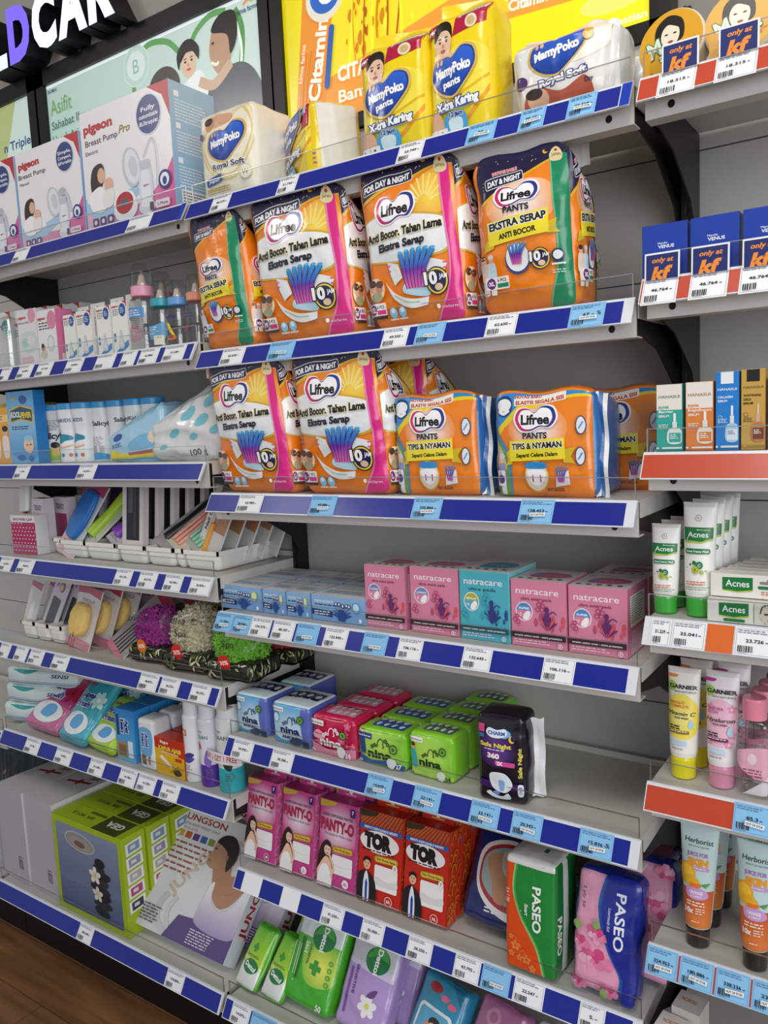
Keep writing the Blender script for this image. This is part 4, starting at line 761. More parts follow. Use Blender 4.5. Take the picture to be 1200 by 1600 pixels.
def art_paseo_b(H):
    A = Art(H); A.r(0, 0, 100, H, '#f2a9c8'); A.p([(52, H + 1), (44, H * .72), (60, H * .42), (84, H * .2), (78, -1), (101, -1), (101, H + 1)], '#1b2f9c'); A.l([(50, H + 1), (42, H * .72), (58, H * .42), (80, H * .2), (74, -1)], 7, '#2f6fd6'); g = random.Random(9)
    for cx, cy, R in ((34, H * .27, 34), (10, H * .38, 20), (40, H * .49, 20), (62, 12, 16), (12, 10, 16)):
        for k in range(11):
            t = k / 11; r = R * (1 - t); a = k * 2.4; A.b([(cx + r * .7 * math.cos(a) + R * .34 * (1 - t * .7) * math.cos(a + q), cy + r * .6 * math.sin(a) + R * .32 * (1 - t * .7) * math.sin(a + q)) for q in (0, 1.2, 2.5, 3.8, 5)], ['#f08ab4', '#e8669c', '#f4a6c6', '#dd4f8a', '#f7bcd4'][k % 5], 4)
    for x, y in ((40, H * .58), (56, 8), (10, H * .53)): A.b([(x - 6, y), (x, y + 9), (x + 6, y), (x, y - 7)], '#8fb06a')
    A.p([(54, H + 1), (46, H * .72), (62, H * .42), (86, H * .2), (82, -1), (101, -1), (101, H + 1)], '#1a2a94'); A.t('PASEO', 76, H * .66, 15, '#eef2fb', w=H * .46, b=.02, rot=-90); A.t('Luxuriously Soft', 60, H * .66, 4.5, '#eef2fb', w=36, b=0, it=.3, rot=-90); A.t('2 ply 50', 18, H * .78, 5, '#3a3a70', w=34, rot=-90)
    return A
def art_dettol(H, kind, big=True):
    A = Art(H)
    if kind == 'g': A.r(0, 0, 100, H, ('g', '#3fae2a', '#58bb2c', 0, 0, 0, H)); A.r(0, H * .66, 100, H * .34, '#dfe6e6'); A.b([(30, H * .60), (96, H * .64), (100, H * .30), (44, H * .24)], ('r', '#f2ee62', '#62bf2e', 70, H * .42, 48))
    else: A.r(0, 0, 100, H, '#b79ad4'); A.r(0, H * .64, 100, H * .36, '#c9cbd0'); A.p([(0, H * .64), (100, H * .64), (100, H * .55), (0, H * .60)], '#d9cfe8')
    A.e(62, H * .70, 24, 21, '#0f7a3a'); A.b([(40, H * .70), (62, H * .86), (84, H * .72), (62, H * .74)], '#3f9f3a'); A.t('Dettol', 64, H * .69, 10, '#ffffff', w=40, b=.03, rot=-90)
    if kind == 'g':
        for w, h in ((24, 9), (9, 24)): A.r(60 - w / 2, H * .40 - h / 2, w, h, '#3a9a2e', 1)
        A.t('ORIGINAL', 42, H * .5, 5, '#2d6a1c', w=34, b=.02, rot=-90); A.t('2in1', 33, H * .56, 7, '#f4f8ee', w=20, b=.03, rot=-90)
        for k in range(4): A.e(88, H * (.5 - k * .07), 4, 4, '#2d7a2c'); A.e(88, H * (.5 - k * .07), 3, 3, '#7fcc4a')
        A.r(20, H * .22, 5, H * .42, '#1c6a2a', 2); A.lines(18, H * .2, 3, 1, 3, '#fff'); A.t('50', 84, 10, 9, '#f3f8ec', b=.03)
        for q in (0, 9, 14): A.r(6 + q, H * .25, 1.4, H * .32, '#d8efc8')
    else: A.t('SENSITIVE', 28, H * .46, 6, '#5a2f86', w=46, b=.02, rot=-90); flower(A, 62, H * .27, 18, '#f4f0f4', 6, '#e6dc6a'); A.b([(58, H * .36), (66, H * .42), (76, H * .44), (70, H * .36)], '#6a3f7c'); A.r(14, H * .12, 5, H * .44, '#7a4fa6', 2); A.lines(8, H * .9, 20, 5, 3, '#8a8f96')
    return A
def art_dsmall(H):
    A = Art(H); A.r(0, 0, 100, H, ('g', '#c2d83a', '#5cbf2a', 0, H * .2, 0, H)); A.r(0, -1, 100, H * .36, '#e2e6e2'); A.p([(0, H * .42), (100, H * .30), (100, H * .36), (0, H * .48)], '#cfe08a'); A.e(54, H * .33, 34, 21, '#127a38'); A.t('Dettol', 54, H * .33, 14, '#fff', w=52, b=.03, rot=-12)
    for w, h in ((26, 10), (10, 26)): A.r(48 - w / 2, H * .62 - h / 2, w, h, '#3a9a2e', 1)
    A.lines(20, H * .5, 60, 2, 4, '#3d7a22'); A.r(0, H * .92, 100, H * .1, '#4aa82a'); return A
# ---------------------------------------------------------------- goods: builders
def sstep(a, b, t): t = np.clip((t - a) / (b - a), 0, 1); return t * t * (3 - 2 * t)
def span(sh, u0, u1, yf):
    z = SH[sh]; a, b = ux(u0, yf, z), ux(u1, yf, z); return (a + b) / 2, b - a, z
def put(o, sh, u0, u1, yf, D, lean=0, rz=0):
    xc, W, z = span(sh, u0, u1, yf); t = math.radians(lean)
    return place(o, (xc, yf + D / 2 * math.cos(t), z + .0006 + D / 2 * math.sin(t)), -lean, rz)
def carton(name, label, cat, group, W, D, H, arts, col='#eee', m='carton', cols=None, r=.0012):
    b = Box(W, D, H, r, col=col, cols=cols)
    for f, a in arts.items(): b.paint(f, a)
    return tag(b.finish().build(name, m), label, cat, group)
def soft(name, label, cat, group, W, D, H, arts, col, cols=None, m='film', r=.018, bulge=(.006, .012, .004), seed=1, amp=.0032, post=None, cell=.012, k=(45, 170)):
    b = Box(W, D, H, r, bulge, Wr(seed, amp, *k), post, col, cols, cell)
    for f, a in arts.items(): b.paint(f, a)
    return tag(b.finish().build(name, m), label, cat, group)
def gable(H, D, start=.78, amt=.8, lean=0.0, wide=0.0, pinch=0.0):
    def f(P):
        P = P.copy(); s = sstep(start, 1, P[:, 2] / H); P[:, 1] *= 1 - amt * s; P[:, 1] += lean * s; P[:, 0] *= 1 + wide * (P[:, 2] / H) - pinch * s
        P[:, 2] += .004 * s * np.sin(P[:, 0] * 60 + P[:, 1] * 20); return P
    return f
def fin(H, D, st=.80, amt=.86, fwd=.03, wide=0.0):      # front leans out a little, the top pinches to a thin fin at the front
    def f(P):
        P = P.copy(); t = P[:, 2] / H; s = sstep(st, 1, t); P[:, 1] = -D / 2 + (P[:, 1] + D / 2) * (1 - amt * s) - fwd * t; P[:, 0] *= 1 + wide * t
        P[:, 2] += .003 * s * np.sin(P[:, 0] * 60 + P[:, 1] * 20); return P
    return f
def seal(parent, W, D, H, x, cols, name='side_seal', amp=.004, w=.014, z0=.0, y=None):
    y = -D / 2 + .012 if y is None else y
    def pos(u, v, o): return np.stack([x + u + .0 * v, y + .35 * u + amp * np.sin(v * 70 + u * 90) + o, z0 + v + .002 * np.sin(u * 300)], 1)
    m = MB(); n = len(cols); xs = np.linspace(0, w, n + 1)
    for i, c in enumerate(cols):
        m.surf(pos, np.linspace(xs[i], xs[i + 1], 3), np.linspace(0, H, 26), c)
        m.surf(lambda u, v, o: pos(u, v, o + .0006), np.linspace(xs[i], xs[i + 1], 3)[::-1], np.linspace(0, H, 26), c)
    return m.build(name, 'film', parent)
def lying(o, loc, rx=0, rz=0): return place(o, loc, rx, rz)
DP = 'diaper pack'

# ---------------------------------------------------------------- middle bay, top shelf
xc, W, z = span('M1', 318, 402, .03)
o = soft('diaper_pack', 'cream baby diaper pack with blue heart, beside the breast pump boxes', DP, None, W, .13, .175, {'front': art_royal(112)}, '#efe9da', m='soft_film', seed=3, r=.016); put(o, 'M1', 318, 402, .03, .13)
A = Art(90); A.r(0, 0, 100, 90, '#e9e7e2'); A.p([(0, 0), (22, 0), (14, 90), (0, 90)], '#f0cf18'); A.lines(4, 30, 10, 3, 5, '#b06a8a')
o = soft('diaper_pack', 'toppled yellow diaper pack turned side-on, showing its plain white end', DP, None, .17, .105, .145, {'front': art_xtra(90), 'right': A}, '#eecb16', seed=5, cols={'right': '#e9e7e2'}, amp=.004, r=.016)
place(o, (ux(497, .12, 1.99), .135, z + .001), 0, -34)
A = art_xtra(140)
for u0, u1, yf, H, nm, sd in ((568, 668, .035, .2, 'first upright yellow diaper pack with a baby face, above the tallest orange pack', 7), (674, 770, .045, .215, 'second upright yellow diaper pack, between its twin and the big white pack', 8)):
    xc, W, z = span('M1', u0, u1, yf)
    o = soft('diaper_pack', nm, DP, 'yellow diaper packs', W, .09, H, {'front': A}, '#f0d010', seed=sd, amp=.0035, post=gable(H, .09, .86, .7), r=.016); put(o, 'M1', u0, u1, yf, .09)
    f = Art(20); seal(o, W, .09, .03, -W / 2 + .004, ['#f4d81c'] * 3, 'top_seal', .002, W - .008, H - .004, 0)
xc, W, z = span('M1', 806, 955, .03)
o = soft('diaper_pack', 'big white diaper pack with blue heart at the right end of the top shelf', DP, None, W, .11, .122, {'front': art_royal(76, True)}, '#e8e6e4', m='film', seed=11, amp=.005, post=gable(.122, .11, .78, .6, .0, .10), r=.02); put(o, 'M1', 806, 955, .03, .11)
seal(o, W, .11, .105, W / 2 - .006, ['#f4f4f2', '#e8e8e6'], 'side_seal', .003, .014, .006)
o = soft('diaper_pack', 'plain white crumpled pack end standing behind the big white diaper pack', DP, None, .10, .09, .10, {}, '#e3e4e4', m='film', seed=12, amp=.007, r=.02); place(o, (.868, .20, z + .001), 0, 8)

# ---------------------------------------------------------------- middle bay, second and third shelves: orange packs
dn = art_dn(); dn6 = art_dn(128, 'XL', '6'); dn8 = art_dn(120, 'M', '8'); eks = art_eks(); ekn = art_eks(170); tip = art_tip()
def orange(sh, u0, u1, yf, D, H, art, label, seed, rz=0, row=None, am=.92, st=.66, fwd=.028):
    xc, W, z = span(sh, u0, u1, yf)
    o = soft('diaper_pack', label, DP, 'orange adult diaper packs', W, D, H, {'front': art, 'right': art}, OR, {'top': NAVY, 'back': OR}, seed=seed, amp=.0042, r=.02, bulge=(.008, .016, .004), post=fin(H, D, st, am, fwd), k=(35, 120)); put(o, sh, u0, u1, yf, D, 0, rz)
    if row: copy_thing(o, (o.location.x + row[1], o.location.y + D + .012, o.location.z), row[0])
    return o
o = orange('M2', 322, 402, .020, .10, .262, ekn, 'narrow orange adult pants pack with green stripe, beside the feeding bottles', 21, -4)
o = orange('M2', 416, 556, .020, .11, .268, dn8, 'orange adult diaper pack of 8 with pink stripe, under the toppled pack', 22, 0, ('orange adult diaper pack half hidden behind the pack of 8', .03))
o = orange('M2', 584, 730, .020, .11, .270, dn6, 'tallest orange adult diaper pack, size XL of 6, under the upright yellow packs', 23, 0, ('orange adult diaper pack half hidden behind the tallest one', .012))
o = orange('M2', 756, 900, .022, .105, .238, eks, 'wide orange adult pants pack with green side stripe, right of the tallest', 24, 3, ('dark topped orange pack behind the wide green striped one', -.045))
seal(o, .17, .105, .05, .052, ['#e9e7e4', '#dcdad8'], 'top_seal', .003, .03, .225, .0)
o = orange('M3', 350, 464, .020, .11, .270, dn, 'orange adult diaper pack at eye level beside the cotton wool bag', 25, -3)
o = orange('M3', 478, 611, .020, .11, .270, dn, 'orange adult diaper pack at eye level, second from the left, above the tampon boxes', 26, 0, ('orange adult diaper pack behind the second one at eye level', .03))
def squat(u0, u1, yf, D, H, label, seed, rz=0):      # wide low packs with a wavy side seal
    xc, W, z = span('M3', u0, u1, yf)
    o = soft('diaper_pack', label, DP, 'squat orange pants packs', W, D, H, {'front': tip}, OR, {'top': '#f0862a', 'left': '#2f6fb4', 'right': '#2f6fb4'}, seed=seed, amp=.004, r=.014, bulge=(.006, .012, .004), post=fin(H, D, .80, .5, .004), k=(35, 120)); put(o, 'M3', u0, u1, yf, D, 0, rz)
    seal(o, W, D, H * .96, W / 2 - .004, ['#f2f2f0', '#2a5fa6', '#e9e7e4'], 'side_seal', .004, .018)
    return o
o = squat(622, 752, .03, .12, .178, 'smaller squat orange pants pack, third from the left at eye level', 27)
o = squat(778, 932, .025, .13, .172, 'wider squat orange pants pack at the right end of the eye level shelf', 28)
copy_thing(o, (o.location.x + .068, o.location.y + .135, o.location.z), 'squat orange pants pack behind the wider one, by the red rail', rz=4)

# ---------------------------------------------------------------- middle bay, fourth shelf: pad and tampon boxes
for i, (u0, u1, vt, wide, nm) in enumerate(((346, 410, 921, 1, 'first blue tampon box at the left end, wide with a yellow badge'), (412, 447.5, 932, 0, 'narrow blue tampon box right of the first wide one'), (449, 486, 936, 0, 'narrow blue tampon box left of the long one'), (488, 572, 940, 2, 'long blue tampon box with a light blue badge, beside the pink pad boxes'))):
    xc, W, z = span('M4', u0, u1, .03); H = .052; t = Art(100); t.r(0, 0, 100, 100, '#dfe0e2'); t.r(8, 20, 84, 30, '#b9c6d8'); t.lines(12, 45, 70, 3, 8, '#7a8aa4'); t.r(10, 62, 50, 12, '#c9cdd4')
    o = carton('tampon_box', nm, 'box', 'blue tampon boxes', W - .0015, .10, H, {'front': art_tamp(100 * H / W, wide), 'top': t}, '#86aedb', cols={'top': '#e4e4e4'}); put(o, 'M4', u0, u1, .03, .10)
    copy_thing(o, (o.location.x, .19, o.location.z), 'blue tampon box behind ' + nm.split(',')[0])
PK = ('#d9798f', '#a8325e', '#6c2f5c'); pinkL = art_nat(122, '#dd86a4', '#7a2450', 'ultra extra pads', 'LONG', '#7c8cc4', '8', ('#e05a6a', '#b8506f', '#6a2f6e')); pinkS = art_nat(110, '#dd86a4', '#7a2450', 'ultra extra pads', 'SUPER', '#4f8fd0', '10', ('#e05a6a', '#b8506f', '#6a2f6e')); teal = art_nat(116, '#4fb4c6', '#1d3f5c', 'ultra pads', 'REGULAR', '#b7b53a', '14', ('#2c4a94', '#3aa0b4', '#3a3580'))
for u0, u1, vt, D, a, nm, top, sd in ((573, 636, 884.5, .09, pinkL, 'first pink pad box, next to the long blue tampon box', '#d86a92', '#d9809f'), (643.5, 719, 888, .085, pinkL, 'second pink pad box, left of the teal one', '#d86a92', '#d9809f'), (720.5, 798, 893, .115, teal, 'teal pad box among the pink ones', '#4aa6c4', '#8ed0da'),
                                     (800, 887, 908, .095, pinkS, 'pink pad box right of the teal one', '#d86a92', '#d9809f'), (889, 982, 918, .10, pinkS, 'pink pad box nearest the right end of its shelf', '#d86a92', '#d9809f')):
    xc, W, z = span('M4', u0, u1, .035); H = vz(xc, .035, vt) - z
    o = carton('pad_box', nm, 'box', 'natural pad boxes on the fourth shelf', W - .001, D, H, {'front': a, 'top': art_nattop(top), 'right': art_side_lines(110, sd)}, sd, cols={'top': '#e8e4e2'}); put(o, 'M4', u0, u1, .035, D)
copy_thing(o, (o.location.x + .004, o.location.y + .105, o.location.z), 'pink pad box behind the one nearest the right end')

# ---------------------------------------------------------------- middle bay, fifth shelf: pad packs
def nina(kind, u0, u1, yf, vt, D, rows, nm, seed, dx=0.0):
    xc, W, z = span('M5', u0, u1, yf); H = vz(xc, yf, vt) - z
    col = {'anion': '#bfe0f2', 'red': '#cf1a50', 'g27': '#7fcb28', 'g24': '#7fcb28'}[kind]
    o = soft('pad_pack', '%s, front of its row' % nm, 'pad pack', 'soft pad packs on the fifth shelf', W - .002, D, H, {'front': art_nina(100 * H / W, kind), 'top': art_ninatop(kind)}, col, {'right': '#5a66b8' if kind == 'anion' else col}, seed=seed, amp=.0022, r=.009, bulge=(.004, .006, .004), cell=.010); put(o, 'M5', u0, u1, yf, D)
    for k in range(1, rows): copy_thing(o, (o.location.x + dx * k, o.location.y + k * (D + .006), o.location.z), '%s, %s from the front' % (nm, ('second', 'third', 'fourth')[k - 1]))
nina('anion', 371, 420, .03, 1087, .10, 2, 'white and blue pad pack at the left end', 31, .035)
nina('anion', 428, 487, .025, 1102, .10, 1, 'paler white and blue pad pack beside the red ones', 32)
nina('red', 490, 557, .028, 1122, .066, 3, 'crimson red pad pack with pale flowers', 33, .003)
nina('g27', 560.5, 635, .028, 1143, .066, 3, 'lime green pad pack with a blue window on top', 34, .004)
nina('g24', 641, 711, .028, 1150, .062, 4, 'lime green pad pack with a grey window on top', 35, .002)
xc, W, z = span('M5', 748, 818, .012)
o = soft('pad_pack', 'tall black night pad pack with white end flap, alone beside the empty deck', 'pad pack', None, W, .065, .158, {'front': art_charm(172)}, '#17121f', m='film', seed=36, amp=.003, r=.009, bulge=(.006, .010, .004)); put(o, 'M5', 748, 818, .012, .065, 0, 6)
seal(o, W, .065, .145, W / 2 + .001, ['#f3f3f3', '#e6e6ea'], 'end_flap', .003, .022, .004, .0)

# ---------------------------------------------------------------- middle bay, sixth shelf: underwear boxes and tissue
def under(u0, u1, D, H, art, label, col, side, rows, rl, tab):
    xc, W, z = span('M6', u0, u1, .04); S = Art(300); S.r(0, 0, 100, 300, side); g = random.Random(8)
    for k in range(40): x, y, r = g.uniform(0, 100), g.uniform(0, 300), g.uniform(12, 26); c = '#f0a0cc' if 'pink' in label else '#e07a2a'; A_ = [(x + r * math.cos(t * .9), y + r * math.sin(t * .9)) for t in range(5)]; S.l(A_, 5, c)
    b = empty('underwear_box'); tag(b, label, 'box', 'disposable underwear boxes')
    bx = Box(W - .003, D, H, col=col); bx.paint('front', art).paint('right', S); bx.finish().build('carton_body', 'carton', b)
    T = MB(); T.box(-W * .36, W * .36, -.0006, .0006, H - .0005, H + .024, col); hp = Art(24); hp.e(50, 12, 7, 5, '#f4e6ea' if tab else '#f0e0c8'); hp.r(30, 4, 40, 3, '#e8a8c8' if tab else '#e0a04a'); T.art(lambda x, y, o_: np.stack([x - W * .36, -.0006 - o_ + 0 * x, H + y], 1), hp, W * .72, .024)
    tb = T.build('hang_tab', 'carton', b); tb.location = (0, D * .42, 0)
    put(b, 'M6', u0, u1, .036, D, 10)
    for k in range(1, rows): copy_thing(b, (b.location.x + .004 * k, b.location.y + k * (D + .004), b.location.z + .001 * k), '%s, %s' % (rl, ('second from the front', 'third from the front', 'fourth from the front')[k - 1]))
for u0, u1, sz, nm in ((382, 428, 'M', 'first pink underwear box at the left end, size M'), (437, 487, 'L', 'second pink underwear box, size L'), (495, 553, 'XL', 'third pink underwear box, size XL, beside the red ones')):
    xc, W, z = span('M6', u0, u1, .04); under(u0, u1, .046, .180, art_panty(100 * .180 / W, sz), nm, '#c63f88', '#e26cab', 3, 'pink underwear box in the size %s row' % sz, 1)
for u0, u1, sz, nm, n in ((557, 625, 'XXL', 'first red underwear box with a man in a dark suit, size XXL', 4), (628, 697, 'XL', 'second red underwear box with a man in a dark suit, size XL', 4)):
    xc, W, z = span('M6', u0, u1, .04); under(u0, u1, .042, .184, art_tor(100 * .184 / W, sz), nm, '#c2281c', '#cf3a1c', n, 'red underwear box in the size %s row' % sz, 0)
A = Art(140); A.r(0, 0, 100, 140, '#1c2262'); A.b([(20, 110), (70, 128), (110, 100), (110, 20), (60, 16), (20, 50)], '#efece8'); A.b([(26, 106), (70, 122), (106, 98), (106, 34), (60, 26), (24, 54)], '#b3283a'); A.b([(28, 100), (66, 116), (104, 92), (104, 44), (62, 34), (28, 58)], '#9fb3b0')
A.b([(30, 96), (60, 104), (80, 70), (70, 36), (52, 36), (44, 60)], SKIN2); A.b([(60, 104), (96, 86), (100, 46), (84, 40), (72, 70)], SKIN); A.b([(54, 110), (86, 112), (92, 78), (62, 76)], '#cfc9c0'); A.e(84, 22, 7, 7, '#6fae5a'); A.lines(40, 24, 34, 2, 5, '#e8e8f0')
o = soft('diaper_pack', 'navy adult diaper pack with a picture of legs, leaning behind the green tissue pack', DP, None, .13, .05, .17, {'front': A}, '#1c2262', seed=41, r=.014, bulge=(.004, .01, .004)); place(o, (ux(762, .05, .53), .075, SH['M6'] + .022), -32, -3)
xc, W, z = span('M6', 790, 868, .004); H = .205
S = Art(240); S.r(0, 0, 100, 240, '#1c7a36'); S.r(30, 0, 22, 240, '#e3e4e0'); S.t('PASEO', 16, 90, 16, '#f2f6f2', w=80, rot=-90, b=.03); T = Art(90); T.r(0, 0, 100, 90, '#dcdcd8'); T.r(62, 30, 8, 14, '#2f6f44')
o = soft('tissue_pack', 'orange and green tissue pack standing upright with white top', 'tissue pack', None, W, .095, H, {'front': art_paseo_g(210), 'right': S, 'top': T}, '#1f8c3c', {'top': '#dedfdc'}, seed=42, amp=.002, r=.008, bulge=(.003, .004, .006)); put(o, 'M6', 790, 868, .004, .095, 4, 0)
xc, W, z = span('M6', 892, 992, .012)
o = soft('tissue_pack', 'pink rose and blue tissue pack leaning at the front of the shelf', 'tissue pack', 'rose tissue packs', W, .05, .20, {'front': art_paseo_b(190)}, '#1a2a8c', seed=43, amp=.003, r=.012, bulge=(.004, .008, .003)); put(o, 'M6', 892, 992, .012, .05, 12, -3)
o2 = soft('tissue_pack', 'pink rose and blue tissue pack turned upside down behind the leaning front one', 'tissue pack', 'rose tissue packs', W, .05, .20, {'front': art_paseo_b(190).turned()}, '#1a2a8c', seed=45, amp=.003, r=.012, bulge=(.004, .008, .003)); place(o2, (o.location.x + .036, o.location.y + .07, o.location.z + .003), -12, -3)
N = Art(40); N.r(0, 0, 100, 40, '#161c56'); N.t('PASEO', 40, 22, 12, '#c9ccd8', w=50, b=.03); N.r(70, 4, 26, 30, '#c2698a')
p0 = None
for k, (dx, dy) in enumerate(((0, 0), (.004, .006), (-.003, .004), (.003, -.004), (0, .003), (.004, .0))):
    lab = 'dark navy tissue pack lying flat in the back corner stack, ' + ('lowest', 'second from the bottom', 'third from the bottom', 'third from the top', 'second from the top', 'topmost')[k]
    loc = (.838 + dx, .222 + dy, SH['M6'] + .001 + k * .031)
    if p0 is None: p0 = soft('tissue_pack', lab, 'tissue pack', 'navy tissue packs in the back corner', .13, .12, .030, {'front': N, 'right': N, 'top': N}, '#161c56', seed=44, amp=.002, r=.008, bulge=(.003, .003, .003)); place(p0, loc)
    else: copy_thing(p0, loc, lab)

# ---------------------------------------------------------------- middle bay, base shelf: wet wipes
def wipe(u0, u1, yf, H, D, art, nm, col, lean, seed, rz=0, group='wet wipe packs'):
    xc, W, z = span('M7', u0, u1, yf)
    o = soft('wipe_pack', nm, 'wet wipes', group, W, D, H, {'front': art}, col, seed=seed, amp=.0025, r=.010, bulge=(.003, .008, .003), cell=.010); put(o, 'M7', u0, u1, yf, D, lean, rz)
    return o
ds = art_dsmall(190)
o = wipe(363, 397, -.034, .135, .02, ds, 'small green and white wipe pack, first from the left end', '#58b52a', 40, 51, -8)
o2 = copy_thing(o, (o.location.x + .074, o.location.y + .004, o.location.z), 'small green and white wipe pack, beside the big green one')
o3 = copy_thing(o, (o.location.x + .075, o.location.y + .115, o.location.z + .05), 'small green wipe pack at the back, behind the two front ones', rx=-40)
o = wipe(438, 511, -.022, .20, .05, art_dettol(165, 'g'), 'big green wipe pack with a yellow glow and plus sign', '#4db22a', 30, 52, -4)
copy_thing(o, (o.location.x + .03, o.location.y + .075, o.location.z + .012), 'big green and white wipe pack behind the glowing front one')
xc, W, z = span('M7', 520, 596, -.02)
o = wipe(520, 596, -.02, .20, .045, art_dettol(165, 'p'), 'lilac and grey wipe pack with a white flower, front of its row', '#b094cf', 30, 53, -4)
copy_thing(o, (o.location.x + .028, o.location.y + .062, o.location.z + .003), 'lilac and grey wipe pack, second from the front'); copy_thing(o, (o.location.x + .05, o.location.y + .122, o.location.z + .006), 'lilac and grey wipe pack, third from the front')
A = Art(130); A.r(0, 0, 100, 130, '#2f8fb4'); A.b([(0, 131), (60, 131), (101, 100), (101, 131)], '#1f6f98'); A.e(36, 112, 15, 8, '#a8222a'); A.e(62, 104, 9, 5, '#e06a8a'); A.e(80, 98, 9, 5, '#e06a8a'); A.r(14, 14, 76, 70, '#dfe9f0', 10); A.r(19, 19, 66, 60, '#5aa6cc', 8); A.b([(30, 40), (50, 66), (76, 58), (80, 30), (50, 24)], SKIN2); A.e(58, 62, 13, 9, HAIR); A.e(56, 52, 11, 10, SKIN); A.e(34, 34, 8, 8, '#7fbf4a')
xc, W, z = span('M7', 622, 700, -.02)
o = wipe(622, 700, -.02, .15, .05, A, 'teal blue baby wipe pack with a white framed lid', '#2a86ac', 34, 54, -14, None)
F = Art(130); 
A = Art(130); A.r(0, 0, 100, 130, '#b06a96'); A.e(40, 104, 16, 14, '#c98ab0'); A.e(40, 104, 9, 8, '#b06a96'); A.b([(20, 60), (60, 70), (90, 50), (90, -4), (20, -4)], '#c22a34'); A.b([(30, 52), (58, 60), (80, 44), (80, 8), (30, 8)], '#efe9ec')
o = wipe(712, 790, -.02, .15, .05, A, 'dusty pink wipe pack at the bottom edge, right of the teal one', '#b06a96', 34, 55, -14, None)
A = Art(130); A.r(0, 0, 100, 130, '#d3d8da'); [flower(A, x, y, 14, '#7fb46a', 5, '#d8e6b0') for x, y in ((20, 110), (50, 90), (80, 112), (30, 70))]; A.r(60, 30, 40, 50, '#5a9fd0', 4)
o = wipe(806, 880, -.015, .14, .05, A, 'pale wipe pack with green flowers at the bottom edge', '#d3d8da', 34, 56, -10, None)
# ---------------------------------------------------------------- left bay, top shelf: breast pumps
man = art_pigeon(98, 'Breast Pump', ('Simple,', 'Compact,', '&Portable')); pro = art_pigeon(92, 'Breast Pump', ('Fully', 'customizable', '&Ultraquiet'), True, 'Electric'); ps = art_pside()
xc, W, z = span('L1', 37, 136, .03)
o = carton('breast_pump_box', 'white and pink manual breast pump box, right of its twin at the photo edge', 'box', 'breast pump boxes', W - .002, .10, .236, {'front': man, 'right': ps}, '#9dbfe0'); put(o, 'L1', 37, 136, .03, .10)
copy_thing(o, (o.location.x - W - .006, o.location.y, o.location.z), 'white and pink manual breast pump box cut off by the left photo edge')
xc, W, z = span('L1', 139, 277, .03)
o = carton('breast_pump_box', 'large electric breast pump box with light blue side, beside the cream diaper pack', 'box', 'breast pump boxes', W, .13, .268, {'front': pro, 'right': ps}, '#9dbfe0'); put(o, 'L1', 139, 277, .03, .13)

# ---------------------------------------------------------------- left bay, second shelf: bottles and small boxes
def nip(H):
    A = Art(H); A.r(0, 0, 100, H, '#efeee8'); A.p([(70, H), (100, H), (100, H - 30), (92, H - 10)], '#c0202c'); A.t('pigeon', 26, H - 16, 9, '#c01f2c', w=44, b=.04); A.lines(8, H - 28, 46, 4, 7, '#777'); A.e(72, H - 34, 21, 26, '#1f4f9c'); A.lines(58, H - 24, 30, 4, 6, '#dfe8f4')
    A.b([(20, 12), (60, 34), (101, 52), (101, 30), (60, 12), (30, 4)], '#3f86cf'); A.r(8, 70, 12, 14, '#3f7fb0', 2); A.r(8, 50, 12, 14, '#3f7fb0', 2); A.b([(36, 36), (44, 60), (48, 88), (54, 96), (60, 88), (64, 60), (74, 36), (66, 22), (44, 22)], '#c9ccca'); A.b([(42, 38), (50, 62), (54, 90), (60, 60), (68, 38), (56, 28)], '#dfe1de'); return A
for i, (u0, u1, nm) in enumerate(((104, 122.5, 'first teat carton, next to the box with a pink side'), (124, 148, 'second teat carton from the left'), (155, 177.5, 'third teat carton from the left'), (179, 204, 'fourth teat carton, beside the tall pink capped bottle'))):
    xc, W, z = span('L2', u0, u1, .04); b = tag(empty('teat_carton'), 'white ' + nm, 'box', 'white teat cartons'); H = .112 + .003 * i
    bx = Box(W - .002, .045, H, col='#e9e8e2'); bx.paint('front', nip(100 * H / W)); bx.paint('right', art_side_lines(200, '#e4e3dc', '#eceae4')); bx.finish().build('carton_body', 'carton', b)
    T = MB(); T.box(-W * .46, W * .46, -.0006, .0006, 0, .022, '#deddd6'); h = Art(24); h.r(30, 6, 40, 4, '#6d6c68'); h.e(50, 12, 7, 5, '#6d6c68'); T.art(lambda x, y, o_, W=W: np.stack([x - W * .46, -.0006 - o_ + 0 * x, y], 1), h, W * .92, .022); t = T.build('hang_tab', 'carton', b); t.location = (0, .0215, H)
    put(b, 'L2', u0, u1, .04, .045)
A = Art(170); A.r(0, 0, 100, 170, '#e6e2e2'); A.e(78, 150, 20, 22, '#d99ab0'); A.t('pigeon', 26, 148, 9, '#c01f2c', w=42, b=.04); A.t('Breast Pads', 34, 132, 7, '#444', w=56, b=0); A.b([(10, 90), (40, 104), (90, 96), (94, 50), (50, 40), (14, 52)], '#cfd8d4'); A.e(34, 70, 18, 14, '#a9cfc4'); A.e(66, 76, 20, 16, '#dedcd8'); A.r(8, 10, 60, 18, '#e0b8c4')
xc, W, z = span('L2', 34, 63, .04); o = carton('breast_pad_box', 'pale pink breast pad box, right of the clear plastic bottle', 'box', None, W, .06, .145, {'front': A}, '#e3dfe0'); put(o, 'L2', 34, 63, .04, .06)
